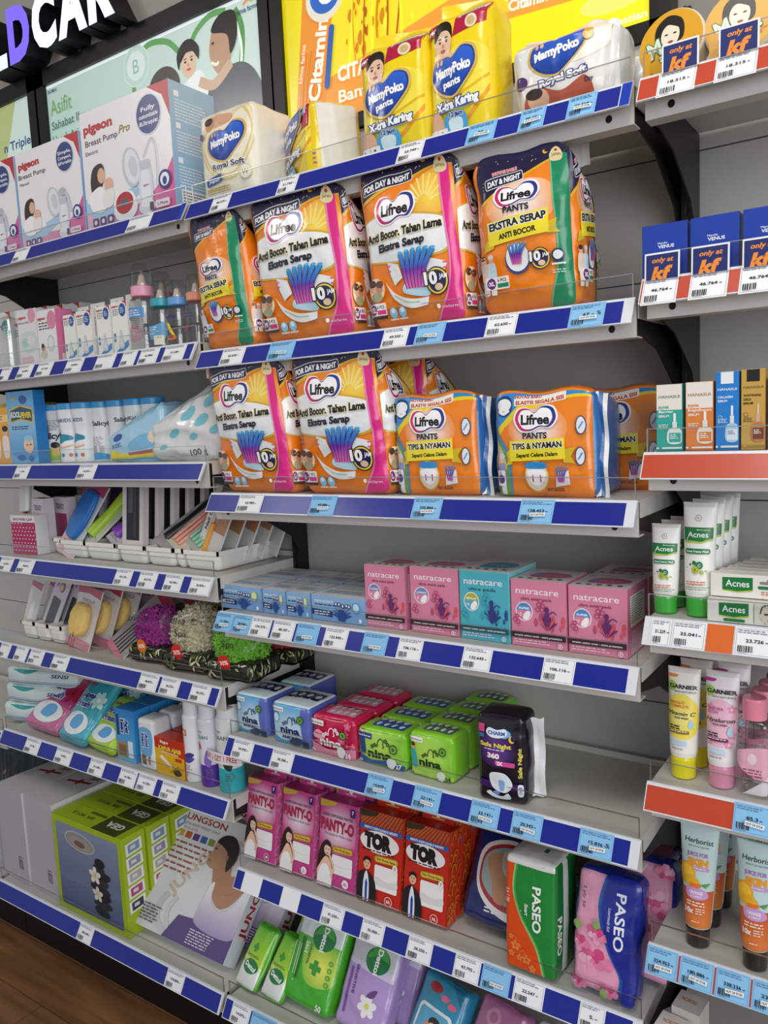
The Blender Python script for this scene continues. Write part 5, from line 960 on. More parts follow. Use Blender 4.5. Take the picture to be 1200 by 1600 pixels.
A = Art(150); A.r(0, 0, 100, 150, '#eceaea'); A.e(78, 120, 24, 26, '#d98aa4'); A.t('pigeon', 24, 128, 9, '#c01f2c', w=42, b=.04); A.lines(8, 116, 56, 3, 8, '#444'); A.e(66, 56, 20, 24, '#cfd3d8'); A.e(66, 56, 13, 16, '#e4e6ea'); A.e(24, 44, 10, 10, SKIN2); A.e(22, 50, 8, 8, '#3a2a22'); A.b([(10, 34), (40, 36), (34, 16), (12, 18)], '#d9c8b8')
xc, W, z = span('L2', 64, 93, .04); S = Art(150); S.r(0, 0, 100, 150, '#e07aa6'); S.r(20, 6, 60, 20, '#f0dfe6')
o = carton('nipple_shield_box', 'white box with bright pink side, left of the teat cartons', 'box', None, W, .05, .135, {'front': A, 'right': S}, '#e07aa6', cols={'top': '#c02a3c'}); put(o, 'L2', 64, 93, .04, .05)
A = Art(190); A.r(0, 0, 100, 190, '#e9e8e4'); A.p([(70, 190), (100, 190), (100, 150), (94, 178)], '#c0202c'); A.t('pigeon', 30, 150, 10, '#c01f2c', w=46, b=.04); A.e(70, 130, 24, 36, '#1f8f94'); A.lines(56, 148, 30, 5, 8, '#dff0f0'); A.lines(8, 132, 40, 3, 8, '#777')
p0 = None
for k, u in enumerate((26, 52, 72, 90, 110)):
    x = ux(u, .17, SH['L2'] + .15); lab = 'white box with teal oval behind the feeding bottles, ' + ('leftmost', 'second from the left', 'third from the left', 'fourth from the left', 'rightmost')[k]; loc = (x - .045, .18 + .012 * k, SH['L2'] + .001)
    if p0 is None: p0 = carton('bottle_box', lab, 'box', 'boxes in the back row of the bottle shelf', .095, .06, .178, {'front': A}, '#e4e3de'); place(p0, loc)
    else: copy_thing(p0, (loc[0], loc[1] + .0, loc[2]), lab); 
def bottle(label, u, yf, R, H, capc, artf=None, tall=1.0, name='feeding_bottle', ring=None):
    z = SH['L2']; x = ux(u, yf + R, z + H / 2); b = tag(empty(name, (x, yf + R, z + .001)), label, 'bottle', 'clear bottles on the second shelf')
    hb = H * .62; MB().lathe([(0, 0), (R * .9, 0), (R, .006), (R, hb * .30), (R * .93, hb * .5), (R, hb * .72), (R * .98, hb * .9), (R * .72, hb)], '#fff', 28).build('bottle_body', 'clear_bottle', b)
    MB().lathe([(R * .74, hb), (R * .80, hb + .002), (R * .80, hb + H * .11), (R * .70, hb + H * .12)], ring or capc, 28).build('collar', 'plastic', b)
    MB().lathe([(R * .74, hb + H * .10), (R * .78, hb + H * .14), (R * .72, hb + H * .28), (R * .5, hb + H * .365), (0, hb + H * .38)], capc, 28).build('dome_cap', 'clear_bottle', b)
    MB().lathe([(R * .62, hb + H * .06), (R * .35, hb + H * .14), (R * .2, hb + H * .24), (0, hb + H * .27)], '#d9c9b8', 16).build('teat', 'plastic', b)
    if artf:
        m = MB(); m.art(wrap_pos([(R, 0), (R, H)]), artf, R * 2.4, hb * .8, -R * 1.2, hb * .08, e=.008, base=.0006); m.build('print', 'plastic', b)
    return b
def bart(k):
    A = Art(150)
    if k == 0: A.r(14, 100, 72, 34, '#5b8fc9', 4); A.lines(20, 126, 58, 3, 8, '#dfe8f2'); [A.l([(50 + r * math.cos(t), 46 + r * math.sin(t)) for t in np.linspace(0, 6.2, 14)], 2.4, '#d0587a', sm=False) for r in (10, 18, 26)]
    if k == 1: A.b([(4, 96), (50, 88), (96, 100), (96, 40), (50, 30), (4, 46)], '#5f9fd0'); A.lines(14, 84, 60, 4, 9, '#e6f0f8'); A.r(54, 6, 34, 40, '#e8e6dc'); A.r(60, 34, 20, 8, '#d8b43a')
    if k == 2: A.b([(34, 96), (46, 60), (60, 40), (70, 36), (58, 66), (48, 92)], '#f2cf2a'); A.e(52, 30, 22, 12, '#d96a2a'); A.e(52, 34, 12, 6, '#7a3a1a'); A.t('baby', 50, 122, 14, '#3a3a8a', w=56, b=.03)
    if k == 3: A.e(36, 60, 13, 14, '#b02a35'); A.e(32, 70, 6, 6, '#222'); A.e(66, 44, 6, 6, '#4a4a7a'); A.lines(24, 120, 50, 2, 10, '#3a3a8a')
    return A
bottle('tall clear feeding bottle with pink collar, front of the bottle group', 225, .04, .034, .205, '#f0c8d4', bart(0), ring='#f0a8bc')
bottle('tall clear bottle with a dark pink collar, half hidden behind the pink collared one', 256, .12, .034, .20, '#c08a94', None, ring='#a85f70')
bottle('clear feeding bottle with teal collar and cap', 253, .045, .030, .158, '#5fa6b4', bart(1), ring='#3aa6b4')
bottle('small clear feeding bottle with light blue collar', 279, .045, .028, .152, '#d8e0e6', bart(2), ring='#6aa2dc')
bottle('small clear feeding bottle with salmon collar, beside the narrow orange pack', 308, .05, .028, .158, '#d8dadc', bart(3), ring='#e89a84')
m = MB(); m.lathe([(0, 0), (.032, 0), (.036, .01), (.036, .10), (.03, .13), (.0, .145)], '#fff', 24); o = tag(m.build('clear_container', 'clear_bottle'), 'clear plastic container with rounded top at the start of the bottle shelf', 'bottle'); place(o, (ux(16, .06, SH['L2'] + .07), .06, SH['L2'] + .001))
o = tag(MB().lathe([(0, 0), (.036, 0), (.038, .01), (.038, .10), (.02, .125), (.0, .13)], '#e4e1dc', 24).build('white_container', 'plastic'), 'white round container behind the clear plastic one at the photo edge', 'bottle'); place(o, (ux(2, .15, SH['L2'] + .12), .16, SH['L2'] + .001))

# ---------------------------------------------------------------- left bay, third shelf: powder bottles and packs
def salicyl(art, label, u, yf, rz=0):
    z = SH['L3']; R, H = .0285, .152; x = ux(u, yf + R, z + .08); b = tag(empty('powder_bottle', (x, yf + R, z + .001), 0, rz), label, 'bottle', 'white powder bottles with blue caps')
    prof = [(0, 0), (R * .96, 0), (R, .004), (R, .040), (R * .86, .075), (R * .86, .085), (R * .98, .118), (R, .136)]
    m = MB(); m.lathe([(0, 0), (R * .96, 0), (R, .004), (R, .040), (R * .86, .075), (R * .86, .085), (R * .98, .118), (R, .136), (R * .9, .1365)], '#eceef0', 28); m.art(wrap_pos(prof), art, R * 2.9, .128, -R * 1.45, .004, e=.006); m.build('bottle_body', 'plastic', b)
    MB().lathe([(R * .9, .1355), (R * 1.02, .1355), (R * 1.03, .150), (R * .97, .152), (0, .152)], '#3f9ad6', 28).build('cap', 'plastic', b)
    return b
def art_sal(k):
    A = Art(155)
    if k == 0: A.b([(-4, 40), (30, 54), (70, 50), (104, 36), (104, -2), (-4, -2)], '#8fbf3a'); A.t('SalicylKids', 46, 122, 12, '#1c2f5c', w=72, b=.02); A.e(40, 76, 10, 12, SKIN); A.e(40, 84, 11, 8, HAIR); A.b([(28, 66), (54, 66), (52, 46), (30, 46)], '#2f5a3a'); A.e(56, 40, 12, 13, SKIN); A.e(56, 48, 13, 9, HAIR); A.r(22, 60, 3, 40, '#333'); A.e(60, 16, 8, 6, '#3f7a2a')
    if k == 1: A.b([(-4, 44), (40, 40), (104, 50), (104, -2), (-4, -2)], '#8fbf3a'); A.t('Salicyl', 50, 80, 20, '#1c2440', w=80, b=.04); A.lines(30, 130, 60, 7, 5, '#888'); A.e(66, 42, 14, 14, SKIN); A.e(66, 50, 15, 10, HAIR); A.b([(54, 32), (80, 32), (78, 16), (56, 16)], '#e2c23a'); A.e(20, 14, 9, 8, '#3f7a2a')
    if k in (2, 3): A.t('SalicylKIDS', 46, 126, 11, '#2a4f8f', w=76, b=.02); A.b([(16, 76), (40, 84), (80, 78), (86, 66), (60, 62), (40, 54), (24, 64)], '#2f8aa6'); A.b([(26, 92), (34, 84), (44, 96), (38, 84)], '#4fb4e0'); A.l([(20, 46), (50, 42), (84, 48)], 5, '#e8b48c'); A.e(26, 18, 6, 6, '#222'); A.e(50, 18, 6, 6, '#2f8a9a'); A.e(76, 18, 6, 6, '#d96a2a')
    if k == 4: A.t('Salicyl', 60, 112, 14, '#1c2440', w=62, b=.03); A.lines(10, 70, 60, 6, 5, '#999'); A.r(30, 22, 16, 20, '#aaa'); A.r(54, 22, 16, 20, '#bbb'); A.b([(-2, 10), (50, 22), (102, 8), (102, -2), (-2, -2)], '#3f9ad6')
    if k == 5: A.t('Salicyl', 74, 120, 13, '#1c2440', w=52, b=.03); A.r(66, 40, 3, 50, '#333'); A.e(84, 70, 10, 12, SKIN); A.e(84, 78, 11, 8, HAIR)
    return A
for k, (u, nm) in enumerate(((71, 'first powder bottle from the left, with children on a swing'), (90, 'second powder bottle, with large black lettering and children'), (110, 'third powder bottle, with a blue whale'), (133, 'fourth powder bottle, with a blue whale and wide front'), (161, 'fifth powder bottle from the left'), (187, 'sixth powder bottle, plain white with black lettering at its edge'), (214, 'seventh powder bottle, showing a child on a swing'), (241, 'last powder bottle on the right, darkest in shadow'))):
    salicyl(art_sal((0, 1, 2, 3, 4, 5, 0, 4)[k]), 'white ' + nm, u, .05 + (.035 if k > 3 else 0) + .006 * (k % 2) + (.012 if k in (0, 1) else 0), (0, 10, 6, -10, 20, 30, 8, 15)[k])
A = Art(170); A.r(0, 0, 100, 170, '#6fb4e4'); A.b([(0, 100), (30, 120), (101, 112), (101, 20), (40, 10), (0, 30)], ('g', '#9fd0ee', '#4a9ad8', 0, 120, 0, 10)); A.p([(8, 128), (50, 138), (96, 128), (94, 94), (50, 102), (10, 96)], '#e0b23a'); A.p([(12, 125), (50, 134), (92, 125), (90, 98), (50, 106), (14, 100)], '#27566a'); A.t('KOOL', 32, 116, 13, '#eef6fa', w=36, b=.04); A.t('FEVER', 70, 114, 13, '#f0d23a', w=38, b=.05)
A.t('Kool', 24, 154, 9, '#f0c83a', w=24); A.e(62, 150, 14, 10, '#3a5fa8'); A.lines(14, 88, 70, 2, 5, '#27405c'); A.b([(58, 60), (84, 64), (88, 36), (72, 24), (54, 36)], '#f0cba8'); A.r(60, 52, 24, 13, '#8fd0f0', 3); A.e(66, 44, 3, 2, '#333'); A.e(78, 44, 3, 2, '#333'); A.e(40, 14, 14, 7, '#3a6ab0'); A.e(76, 12, 8, 7, '#3a6ab0')
xc, W, z = span('L3', 20, 60, .03); o = carton('fever_patch_box', 'light blue fever patch box standing left of the powder bottles', 'box', None, W, .034, .192, {'front': A}, '#2f86cf'); put(o, 'L3', 20, 60, .03, .034, 0, 2)
A = Art(150); A.r(0, 0, 100, 150, '#f0a83a'); A.r(0, 112, 100, 20, '#f6d28a'); A.lines(10, 128, 60, 2, 7, '#a8641c')
for x in (30, 72): A.e(x, 84, 13, 14, SKIN); A.e(x, 94, 13, 8, HAIR); A.b([(x - 14, 70), (x + 14, 70), (x + 12, 20), (x - 12, 20)], '#efe4d8')
xc, W, z = span('L3', -10, 23, .03); o = carton('baby_care_box', 'orange yellow carton at the start of the powder bottle shelf', 'box', None, W, .06, .152, {'front': A}, '#e8c02a'); put(o, 'L3', -10, 23, .03, .06)
o = soft('snack_pack', 'yellow and olive plastic pack at the back, above the orange yellow carton', 'pack', None, .12, .05, .17, {}, '#b59a1f', seed=61, r=.012); place(o, (ux(8, .2, 1.53), .2, SH['L3'] + .001))
o = soft('snack_pack', 'yellow and blue bag at the back between fever patch box and powder bottles', 'pack', None, .09, .05, .165, {}, '#c9b02a', seed=62, r=.012); place(o, (ux(72, .2, 1.53), .2, SH['L3'] + .001))
A = Art(60); A.r(0, 0, 100, 60, '#a9d4ec'); A.p([(0, 0), (100, 0), (100, 12), (30, 14), (6, 26), (0, 22)], '#eed62a'); A.r(0, 0, 100, 5, '#6fb4dc'); A.r(40, 10, 60, 4, '#b05a5a'); A.b([(40, 24), (60, 34), (86, 30), (84, 18), (50, 16)], '#7fbde4'); A.e(84, 28, 8, 7, '#f0dcc0'); A.e(22, 44, 9, 6, '#3a4fa0'); A.lines(10, 34, 20, 3, 3, '#3a4fa0')
T = Art(70); T.r(0, 0, 100, 70, '#9ccbe6'); T.t('MITU', 60, 40, 22, '#27409c', w=54, b=.05, it=.2); T.e(36, 30, 12, 10, '#4a9a3a'); T.r(8, 10, 20, 14, '#eed62a')
o = soft('wipe_pack', 'light blue baby wipe pack with yellow corner, sloping beside the powder bottles', 'wet wipes', None, .19, .12, .085, {'front': A, 'top': T}, '#a4d0ea', seed=63, amp=.003, r=.014, bulge=(.004, .006, .01), post=lambda P: np.stack([P[:, 0], P[:, 1], P[:, 2] * (1 + .9 * np.clip(P[:, 0] / .19 + .2, -.5, .7))], 1)); place(o, (-.295, .105, SH['L3'] + .001), 0, 4)
A = Art(60); A.r(0, 0, 100, 60, '#e2e3e3'); g = random.Random(3)
for x, y, r in ((40, 30, 8), (58, 44, 10), (74, 34, 8), (84, 46, 7), (24, 18, 5), (88, 24, 6), (64, 22, 5)): A.e(x, y, r * .95, r * .55, '#7cc6d4', 12)
A.t('100 g', 66, 8, 6, '#333', w=18, b=.01)
o = soft('cotton_wool_bag', 'clear bag of white cotton wool with turquoise dots, beside the eye level orange pack', 'bag', None, .235, .13, .135, {'front': A}, '#dddedd', seed=64, amp=.010, r=.03, bulge=(.01, .014, .012), k=(60, 160), post=lambda P: np.stack([P[:, 0], P[:, 1], P[:, 2] * (1 + .75 * np.clip(P[:, 0] / .235, -.62, .5))], 1)); place(o, (-.124, .115, SH['L3'] + .001), 0, 6)

# ---------------------------------------------------------------- left bay, fourth shelf: trays of combs, brushes and clippers
def tray(label, x0, x1, y0, D, z, H=.04, group='white plastic trays on the comb shelf'):
    W = x1 - x0; t = tag(empty('tray', ((x0 + x1) / 2, y0 + D / 2, z + .001)), label, 'tray', group)
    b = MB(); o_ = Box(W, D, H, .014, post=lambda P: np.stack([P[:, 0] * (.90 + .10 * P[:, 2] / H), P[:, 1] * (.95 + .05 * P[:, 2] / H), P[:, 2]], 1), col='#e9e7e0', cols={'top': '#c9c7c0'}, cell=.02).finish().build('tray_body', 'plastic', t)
    # raised rim around a sunken floor
    m = MB(); h = .004
    for q in ((-W / 2, W / 2, -D / 2, -D / 2 + h), (-W / 2, W / 2, D / 2 - h, D / 2), (-W / 2, -W / 2 + h, -D / 2, D / 2), (W / 2 - h, W / 2, -D / 2, D / 2)): m.box(*q, H - .004, H + .006, '#efede6')
    m.build('rim', 'plastic', t); return t
Z4 = SH['L4']
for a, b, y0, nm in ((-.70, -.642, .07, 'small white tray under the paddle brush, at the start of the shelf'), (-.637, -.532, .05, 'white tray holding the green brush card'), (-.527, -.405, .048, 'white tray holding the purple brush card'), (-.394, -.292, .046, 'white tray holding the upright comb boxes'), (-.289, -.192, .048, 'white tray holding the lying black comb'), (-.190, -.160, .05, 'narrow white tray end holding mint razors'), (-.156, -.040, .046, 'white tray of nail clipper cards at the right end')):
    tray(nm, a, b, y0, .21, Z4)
def card(name, label, cat, group, W, H, arts, loc, rx, rz, ry=0, D=.004, col='#ddd', m='film', extra=None):
    b = tag(empty(name, loc, rx, rz, ry), label, cat, group)
    k = Box(W, D, H, .0006, col=col).paint('front', arts); k.finish().build('backing_card', m, b)
    if extra: extra(b)
    return b
cb = Art(270); cb.r(0, 0, 100, 270, '#d9d0cf'); cb.r(20, 20, 64, 216, '#141416'); cb.lines(14, 256, 60, 2, 8, '#7a4a5a')
cb.flat(1)
for k in range(26): cb.r(30, 120 + k * 4.2, 22, 1.6, '#77787c')
cb.flat(0)
cb.r(56, 30, 14, 196, '#2c2d30')
p0 = None
for k in range(7):
    loc = (-.352 + .021 * k, .070 + .030 * k, Z4 + .042); lab = 'black comb in a white window box, ' + ('front of its row', 'second from the front', 'third from the front', 'fourth from the front', 'third from the back', 'second from the back', 'last of its row')[k]
    if p0 is None: p0 = carton('comb_box', lab, 'box', 'comb boxes standing in the white tray', .078, .018, .188, {'front': cb}, '#d6cdcc'); place(p0, loc, -6, 0)
    else: copy_thing(p0, loc, lab)
def rod(b, name, W, L, col, x=0, z0=.02, r=None, m='plastic', y=-.006):
    MB().lathe([(0, 0), (W * .5, .004), (W * .42, L * .4), (W * .55, L * .7), (W * .4, L - .01), (0, L)], col, 14).build(name, m, b).location = (x, y, z0)
def leaf(name, label, cat, group, W, H, col, top, x, yf, lean, rz, z0=.03, ext=None, ry=0):
    A = Art(100 * H / W); A.r(0, 0, 100, A.H, col); A.r(0, A.H * .82, 100, A.H * .18, top); A.lines(10, A.H * .95, 60, 2, A.H * .03, '#f3eff2'); A.lines(12, A.H * .12, 70, 3, A.H * .025, '#8a7a84')
    return card(name, label, cat, group, W, H, A, (x, yf, Z4 + z0), -lean, rz, ry, extra=ext)
g1 = 'carded brushes and combs'
leaf('brush_card', 'lime green hair brush in a clear card, tilted right in its tray', 'brush', g1, .085, .22, '#c9cfc0', '#9a8fa0', -.555, .075, 45, -22, .04, lambda b: rod(b, 'brush', .036, .19, '#a8cc2a'), 14)
leaf('brush_card', 'purple hair brush in a clear card, right of the lime green one', 'brush', g1, .085, .20, '#d6ccd8', '#9a4fc0', -.455, .075, 55, -22, .045, lambda b: rod(b, 'brush', .040, .15, '#8a3fc0'), 14)
for k in range(3): leaf('brush_card', 'purple topped hair brush card leaning behind the others, ' + ('nearest', 'middle', 'farthest')[k], 'brush', g1, .08, .22, '#4a2a5c', '#8a2a7c', -.60 + .055 * k, .17 + .025 * k, 20, -10, .03)
def bl(b):
    Box(.078, .016, .135, .0078, (.004, .006, .004), col='#2a72c4', cell=.008, post=lambda P: np.stack([P[:, 0] * np.sqrt(np.clip(1.1 - ((P[:, 2] - .075) / .085) ** 2, .2, 1)), P[:, 1], P[:, 2]], 1)).finish().build('brush', 'plastic', b).location = (0, -.008, .05)
A = Art(200); A.r(0, 0, 100, 200, '#cfd4dc'); A.r(0, 170, 100, 30, '#c24a7a'); A.b([(4, 40), (40, 50), (96, 20), (96, -2), (4, -2)], '#e6b8c0'); A.e(40, 34, 16, 14, SKIN)
card('brush_card', 'bright blue paddle brush in a clear card with pink header', 'brush', g1, .105, .215, A, (-.635, .058, Z4 + .006), -28, -14, 14, extra=bl)
A = Art(150); A.r(0, 0, 100, 150, '#b01f5c'); g = random.Random(5)
A.flat(1)
for k in range(60): A.e((k % 8) * 13 + (6 if (k // 8) % 2 else 0), 14 + (k // 8) * 15, 2.6, 2.6, '#f0d8e2', n=8)
A.flat(0)
A.r(0, 124, 100, 26, '#e4dfe2'); A.t('SHOWER CAP', 50, 136, 9, '#7a2040', w=80, b=.03)
xc, W, z = span('L4', 24, 57, .03); o = carton('shower_cap_box', 'white and crimson dotted shower cap box at the front of the comb shelf', 'box', None, .105, .04, .108, {'front': A}, '#e6e1e3', cols={'right': '#e4e2e4'}); place(o, (ux(40, .04, Z4), .06, Z4 + .001), 0, 4)
tr = Art(120); tr.r(0, 0, 100, 120, '#a5276a'); tr.r(0, 84, 100, 36, '#dfdade'); tr.t('TRENDY', 50, 100, 12, '#7a2060', w=70, b=.03)
p0 = None
for k in range(3):
    lab = 'pale pink and purple box behind the dotted shower cap box, ' + ('first', 'second', 'third')[k] + ' going back'; loc = (-.775 + .035 * k, .10 + .045 * k, Z4 + .001)
    if p0 is None: p0 = carton('hair_accessory_box', lab, 'box', 'pale boxes behind the shower cap box', .07, .03, .15, {'front': tr}, '#dcd4da'); place(p0, loc, 0, -8)
    else: copy_thing(p0, loc, lab)
def paddle(b): Box(.05, .012, .12, .006, (0, .003, 0), col='#e8e6e4').finish().build('brush_head', 'plastic', b).location = (0, -.008, .10); Box(.02, .012, .09, .005, (0, 0, 0), col='#b02a30').finish().build('brush_handle', 'plastic', b).location = (0, -.008, .01)
A = Art(300); A.r(0, 0, 100, 300, '#b9b6b4'); card('brush_card', 'white and red paddle brush at the start of the comb shelf', 'brush', g1, .07, .23, A, (-.835, .075, Z4 + .012), -10, -8, -8, extra=paddle)
A = Art(300); A.r(0, 0, 100, 300, '#8a9298'); card('brush_card', 'grey brush with clear bristles behind the red paddle brush', 'brush', g1, .06, .23, A, (-.69, .16, Z4 + .012), -8, -8, 6, extra=lambda b: Box(.034, .014, .1, .006, col='#9a2a30').finish().build('brush_head', 'plastic', b).__setattr__('location', (0, -.008, .1)))
A = Art(260); A.r(0, 0, 100, 260, '#a9a7a6'); A.r(0, 220, 100, 40, '#6a6466')
card('comb_card', 'black handled comb lying tilted in its tray, left of the pink razors', 'comb', g1, .085, .22, A, (-.262, .072, Z4 + .046), -55, -20, 18, extra=lambda b: rod(b, 'comb', .028, .19, '#1a1b1d'))
A = Art(260); A.r(0, 0, 100, 260, '#d8cdb8'); A.r(0, 200, 100, 60, '#c4a45a'); A.t('Eyebrow Razor', 50, 120, 12, '#2a2420', w=110, rot=72, b=.02); A.e(60, 224, 20, 8, SKIN2)
def razors(c, n): return lambda b: [rod(b, 'razor', .010, .12, c, -.018 + .016 * k, .012, y=-.006) for k in range(n)]
card('razor_card', 'card of pale pink eyebrow razors leaning in a white tray', 'razor', 'razor cards', .085, .22, A, (-.212, .068, Z4 + .046), -52, -20, 20, extra=razors('#e8a08c', 3))
A2 = Art(260); A2.r(0, 0, 100, 260, '#b9bfb0'); A2.r(0, 210, 100, 50, '#a98a4a')
card('razor_card', 'card of mint green razors beside the pale pink ones', 'razor', 'razor cards', .08, .20, A2, (-.158, .072, Z4 + .05), -52, -20, 20, extra=razors('#8fc4a8', 4))
card('razor_card', 'card of coral razors half hidden by the nail clipper cards', 'razor', 'razor cards', .05, .15, A2, (-.14, .085, Z4 + .045), -55, -20, 16, extra=razors('#d9806c', 2))
nc = Art(240); nc.r(0, 0, 100, 240, '#d2cfcb'); nc.b([(26, 246), (106, 250), (106, 140), (60, 124), (34, 170)], '#7a4c30'); [nc.l([(46 + 13 * k, 160), (40 + 13 * k, 96)], 12, '#b07a55') for k in range(5)]; nc.r(0, 0, 26, 240, '#e8e6e4'); nc.t('Nail Clipper', 13, 150, 12, '#1c1c1e', w=120, rot=90, b=.04)
def clip_(cols): return lambda b: Box(.012, .008, .075, .002, col=cols).finish().build('clipper', 'gloss', b).__setattr__('location', (-.008, -.006, .012))
for k in range(5): card('nail_clipper_card', 'nail clipper card in the end tray, ' + ('front one with a colourful clipper', 'second from the front with a green chromed clipper', 'third from the front', 'fourth from the front', 'rearmost')[k], 'nail clipper', 'nail clipper cards', .088, .175, nc, (-.108 + .014 * k, .070 + .036 * k, Z4 + .022), -18, -12, 14, extra=clip_(('#e8a23a', '#8fae7a', '#a9a9ab', '#a9a9ab', '#a9a9ab')[k]))

# ---------------------------------------------------------------- left bay, fifth shelf: sponges, make-up brushes and bath puffs
Z5 = SH['L5']
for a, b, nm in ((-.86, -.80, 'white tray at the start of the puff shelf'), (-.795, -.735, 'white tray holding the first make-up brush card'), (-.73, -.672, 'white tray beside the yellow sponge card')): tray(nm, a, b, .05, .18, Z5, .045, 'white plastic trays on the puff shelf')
A = Art(240); A.r(0, 0, 100, 240, '#d9d5d4'); A.p([(0, 240), (100, 240), (100, 205), (0, 215)], '#c2486c'); A.b([(30, 20), (60, 30), (70, 120), (50, 140), (36, 100)], '#efeeec')
for k, x in enumerate((-.875, -.825, -.79)): card('cosmetic_card', 'small white card with pink header and white puff stick, ' + ('at the photo edge', 'second from the photo edge', 'third from the photo edge')[k], 'card', 'small cards on the puff shelf', .066, .13, A, (x, .08 + .025 * k, Z5 + .026), -16, -8, 8)
A = Art(220); A.r(0, 0, 100, 220, '#cfc8d0'); A.r(0, 150, 100, 70, '#d8c6dc'); A.e(60, 186, 20, 22, '#7a4a3a'); A.e(56, 182, 12, 14, SKIN); A.r(20, 20, 60, 118, '#3a3a3c', 8); A.t('Pin', 26, 190, 14, '#6a3a7a', w=26, rot=70)
for k, x in enumerate((-.775, -.705)): card('make_up_brush_card', 'make-up brush on a lilac topped card, ' + ('left one', 'right one next to the yellow sponge')[k], 'brush', 'lilac topped cards', .078, .155, A, (x, .075 + .012 * k, Z5 + .026), -20, -10, 12)
def sponge(b): Box(.082, .022, .092, .0105, (0, .004, 0), Wr(70, .0015, 200, 400), col='#efcb7a', cell=.006, post=lambda P: np.stack([P[:, 0] * np.sqrt(np.clip(1.06 - ((P[:, 2] - .046) / .046) ** 2, .12, 1)), P[:, 1], P[:, 2]], 1)).finish().build('sponge', 'mesh_fabric', b).location = (0, -.014, .03)
A = Art(175); A.r(0, 0, 100, 175, '#dcd6d6'); A.p([(0, 175), (100, 175), (100, 150), (50, 158), (0, 152)], '#c2385c'); A.t('MAKEUP', 52, 138, 10, '#8a4a5c', w=54, b=0); A.r(0, 0, 100, 26, '#d88a9c')
for k, x in enumerate((64, 76, 88)): pass
def spx(b):
    sponge(b); m = MB(); F = Art(60, 60)
    for x, h, c in ((10, 44, '#1c1a20'), (28, 54, '#1c1a20'), (44, 40, '#1c1a20')): F.b([(x - 4, 4), (x + 4, 4), (x + 2, h - 16), (x - 2, h - 16)], '#c2242c'); F.b([(x - 3, h - 16), (x + 3, h - 16), (x + 2, h - 6), (x - 2, h - 6)], c); F.e(x, h - 3, 2.6, 3.4, c)
    m.art(lambda x, y, o_: np.stack([x + .004, -.036 - o_ + 0 * x, y + .006], 1), F, .045, .045); m.build('printed_figures', 'film', b)
for k in range(3): card('sponge_card', 'yellow make-up sponge in a clear bag with pink header, ' + ('front one', 'second going back', 'third going back')[k], 'sponge', 'make-up sponge bags', .118, .165, A, (-.605 + .024 * k, .052 + .045 * k, Z5 + .002), -18, -8, 5, extra=spx if k == 0 else sponge)
A = Art(240); A.r(0, 0, 100, 240, '#aaa4a6'); A.p([(0, 240), (100, 240), (100, 205), (0, 215)], '#c2385c'); A.b([(20, 130), (60, 150), (80, 190), (40, 200)], '#4a3a3a'); [A.l([(20 + 14 * k, 20), (34 + 12 * k, 130)], 7, '#3a3438', w2=4) for k in range(5)]; A.r(0, 0, 100, 20, '#d87a90')
for k in range(2): card('make_up_brush_bag', 'clear bag of dark make-up brushes leaning far right, ' + ('front one', 'behind it')[k], 'brush', 'make-up brush bags', .105, .20, A, (-.465 + .045 * k, .060 + .04 * k, Z5 + .004), -46, -22, 18)
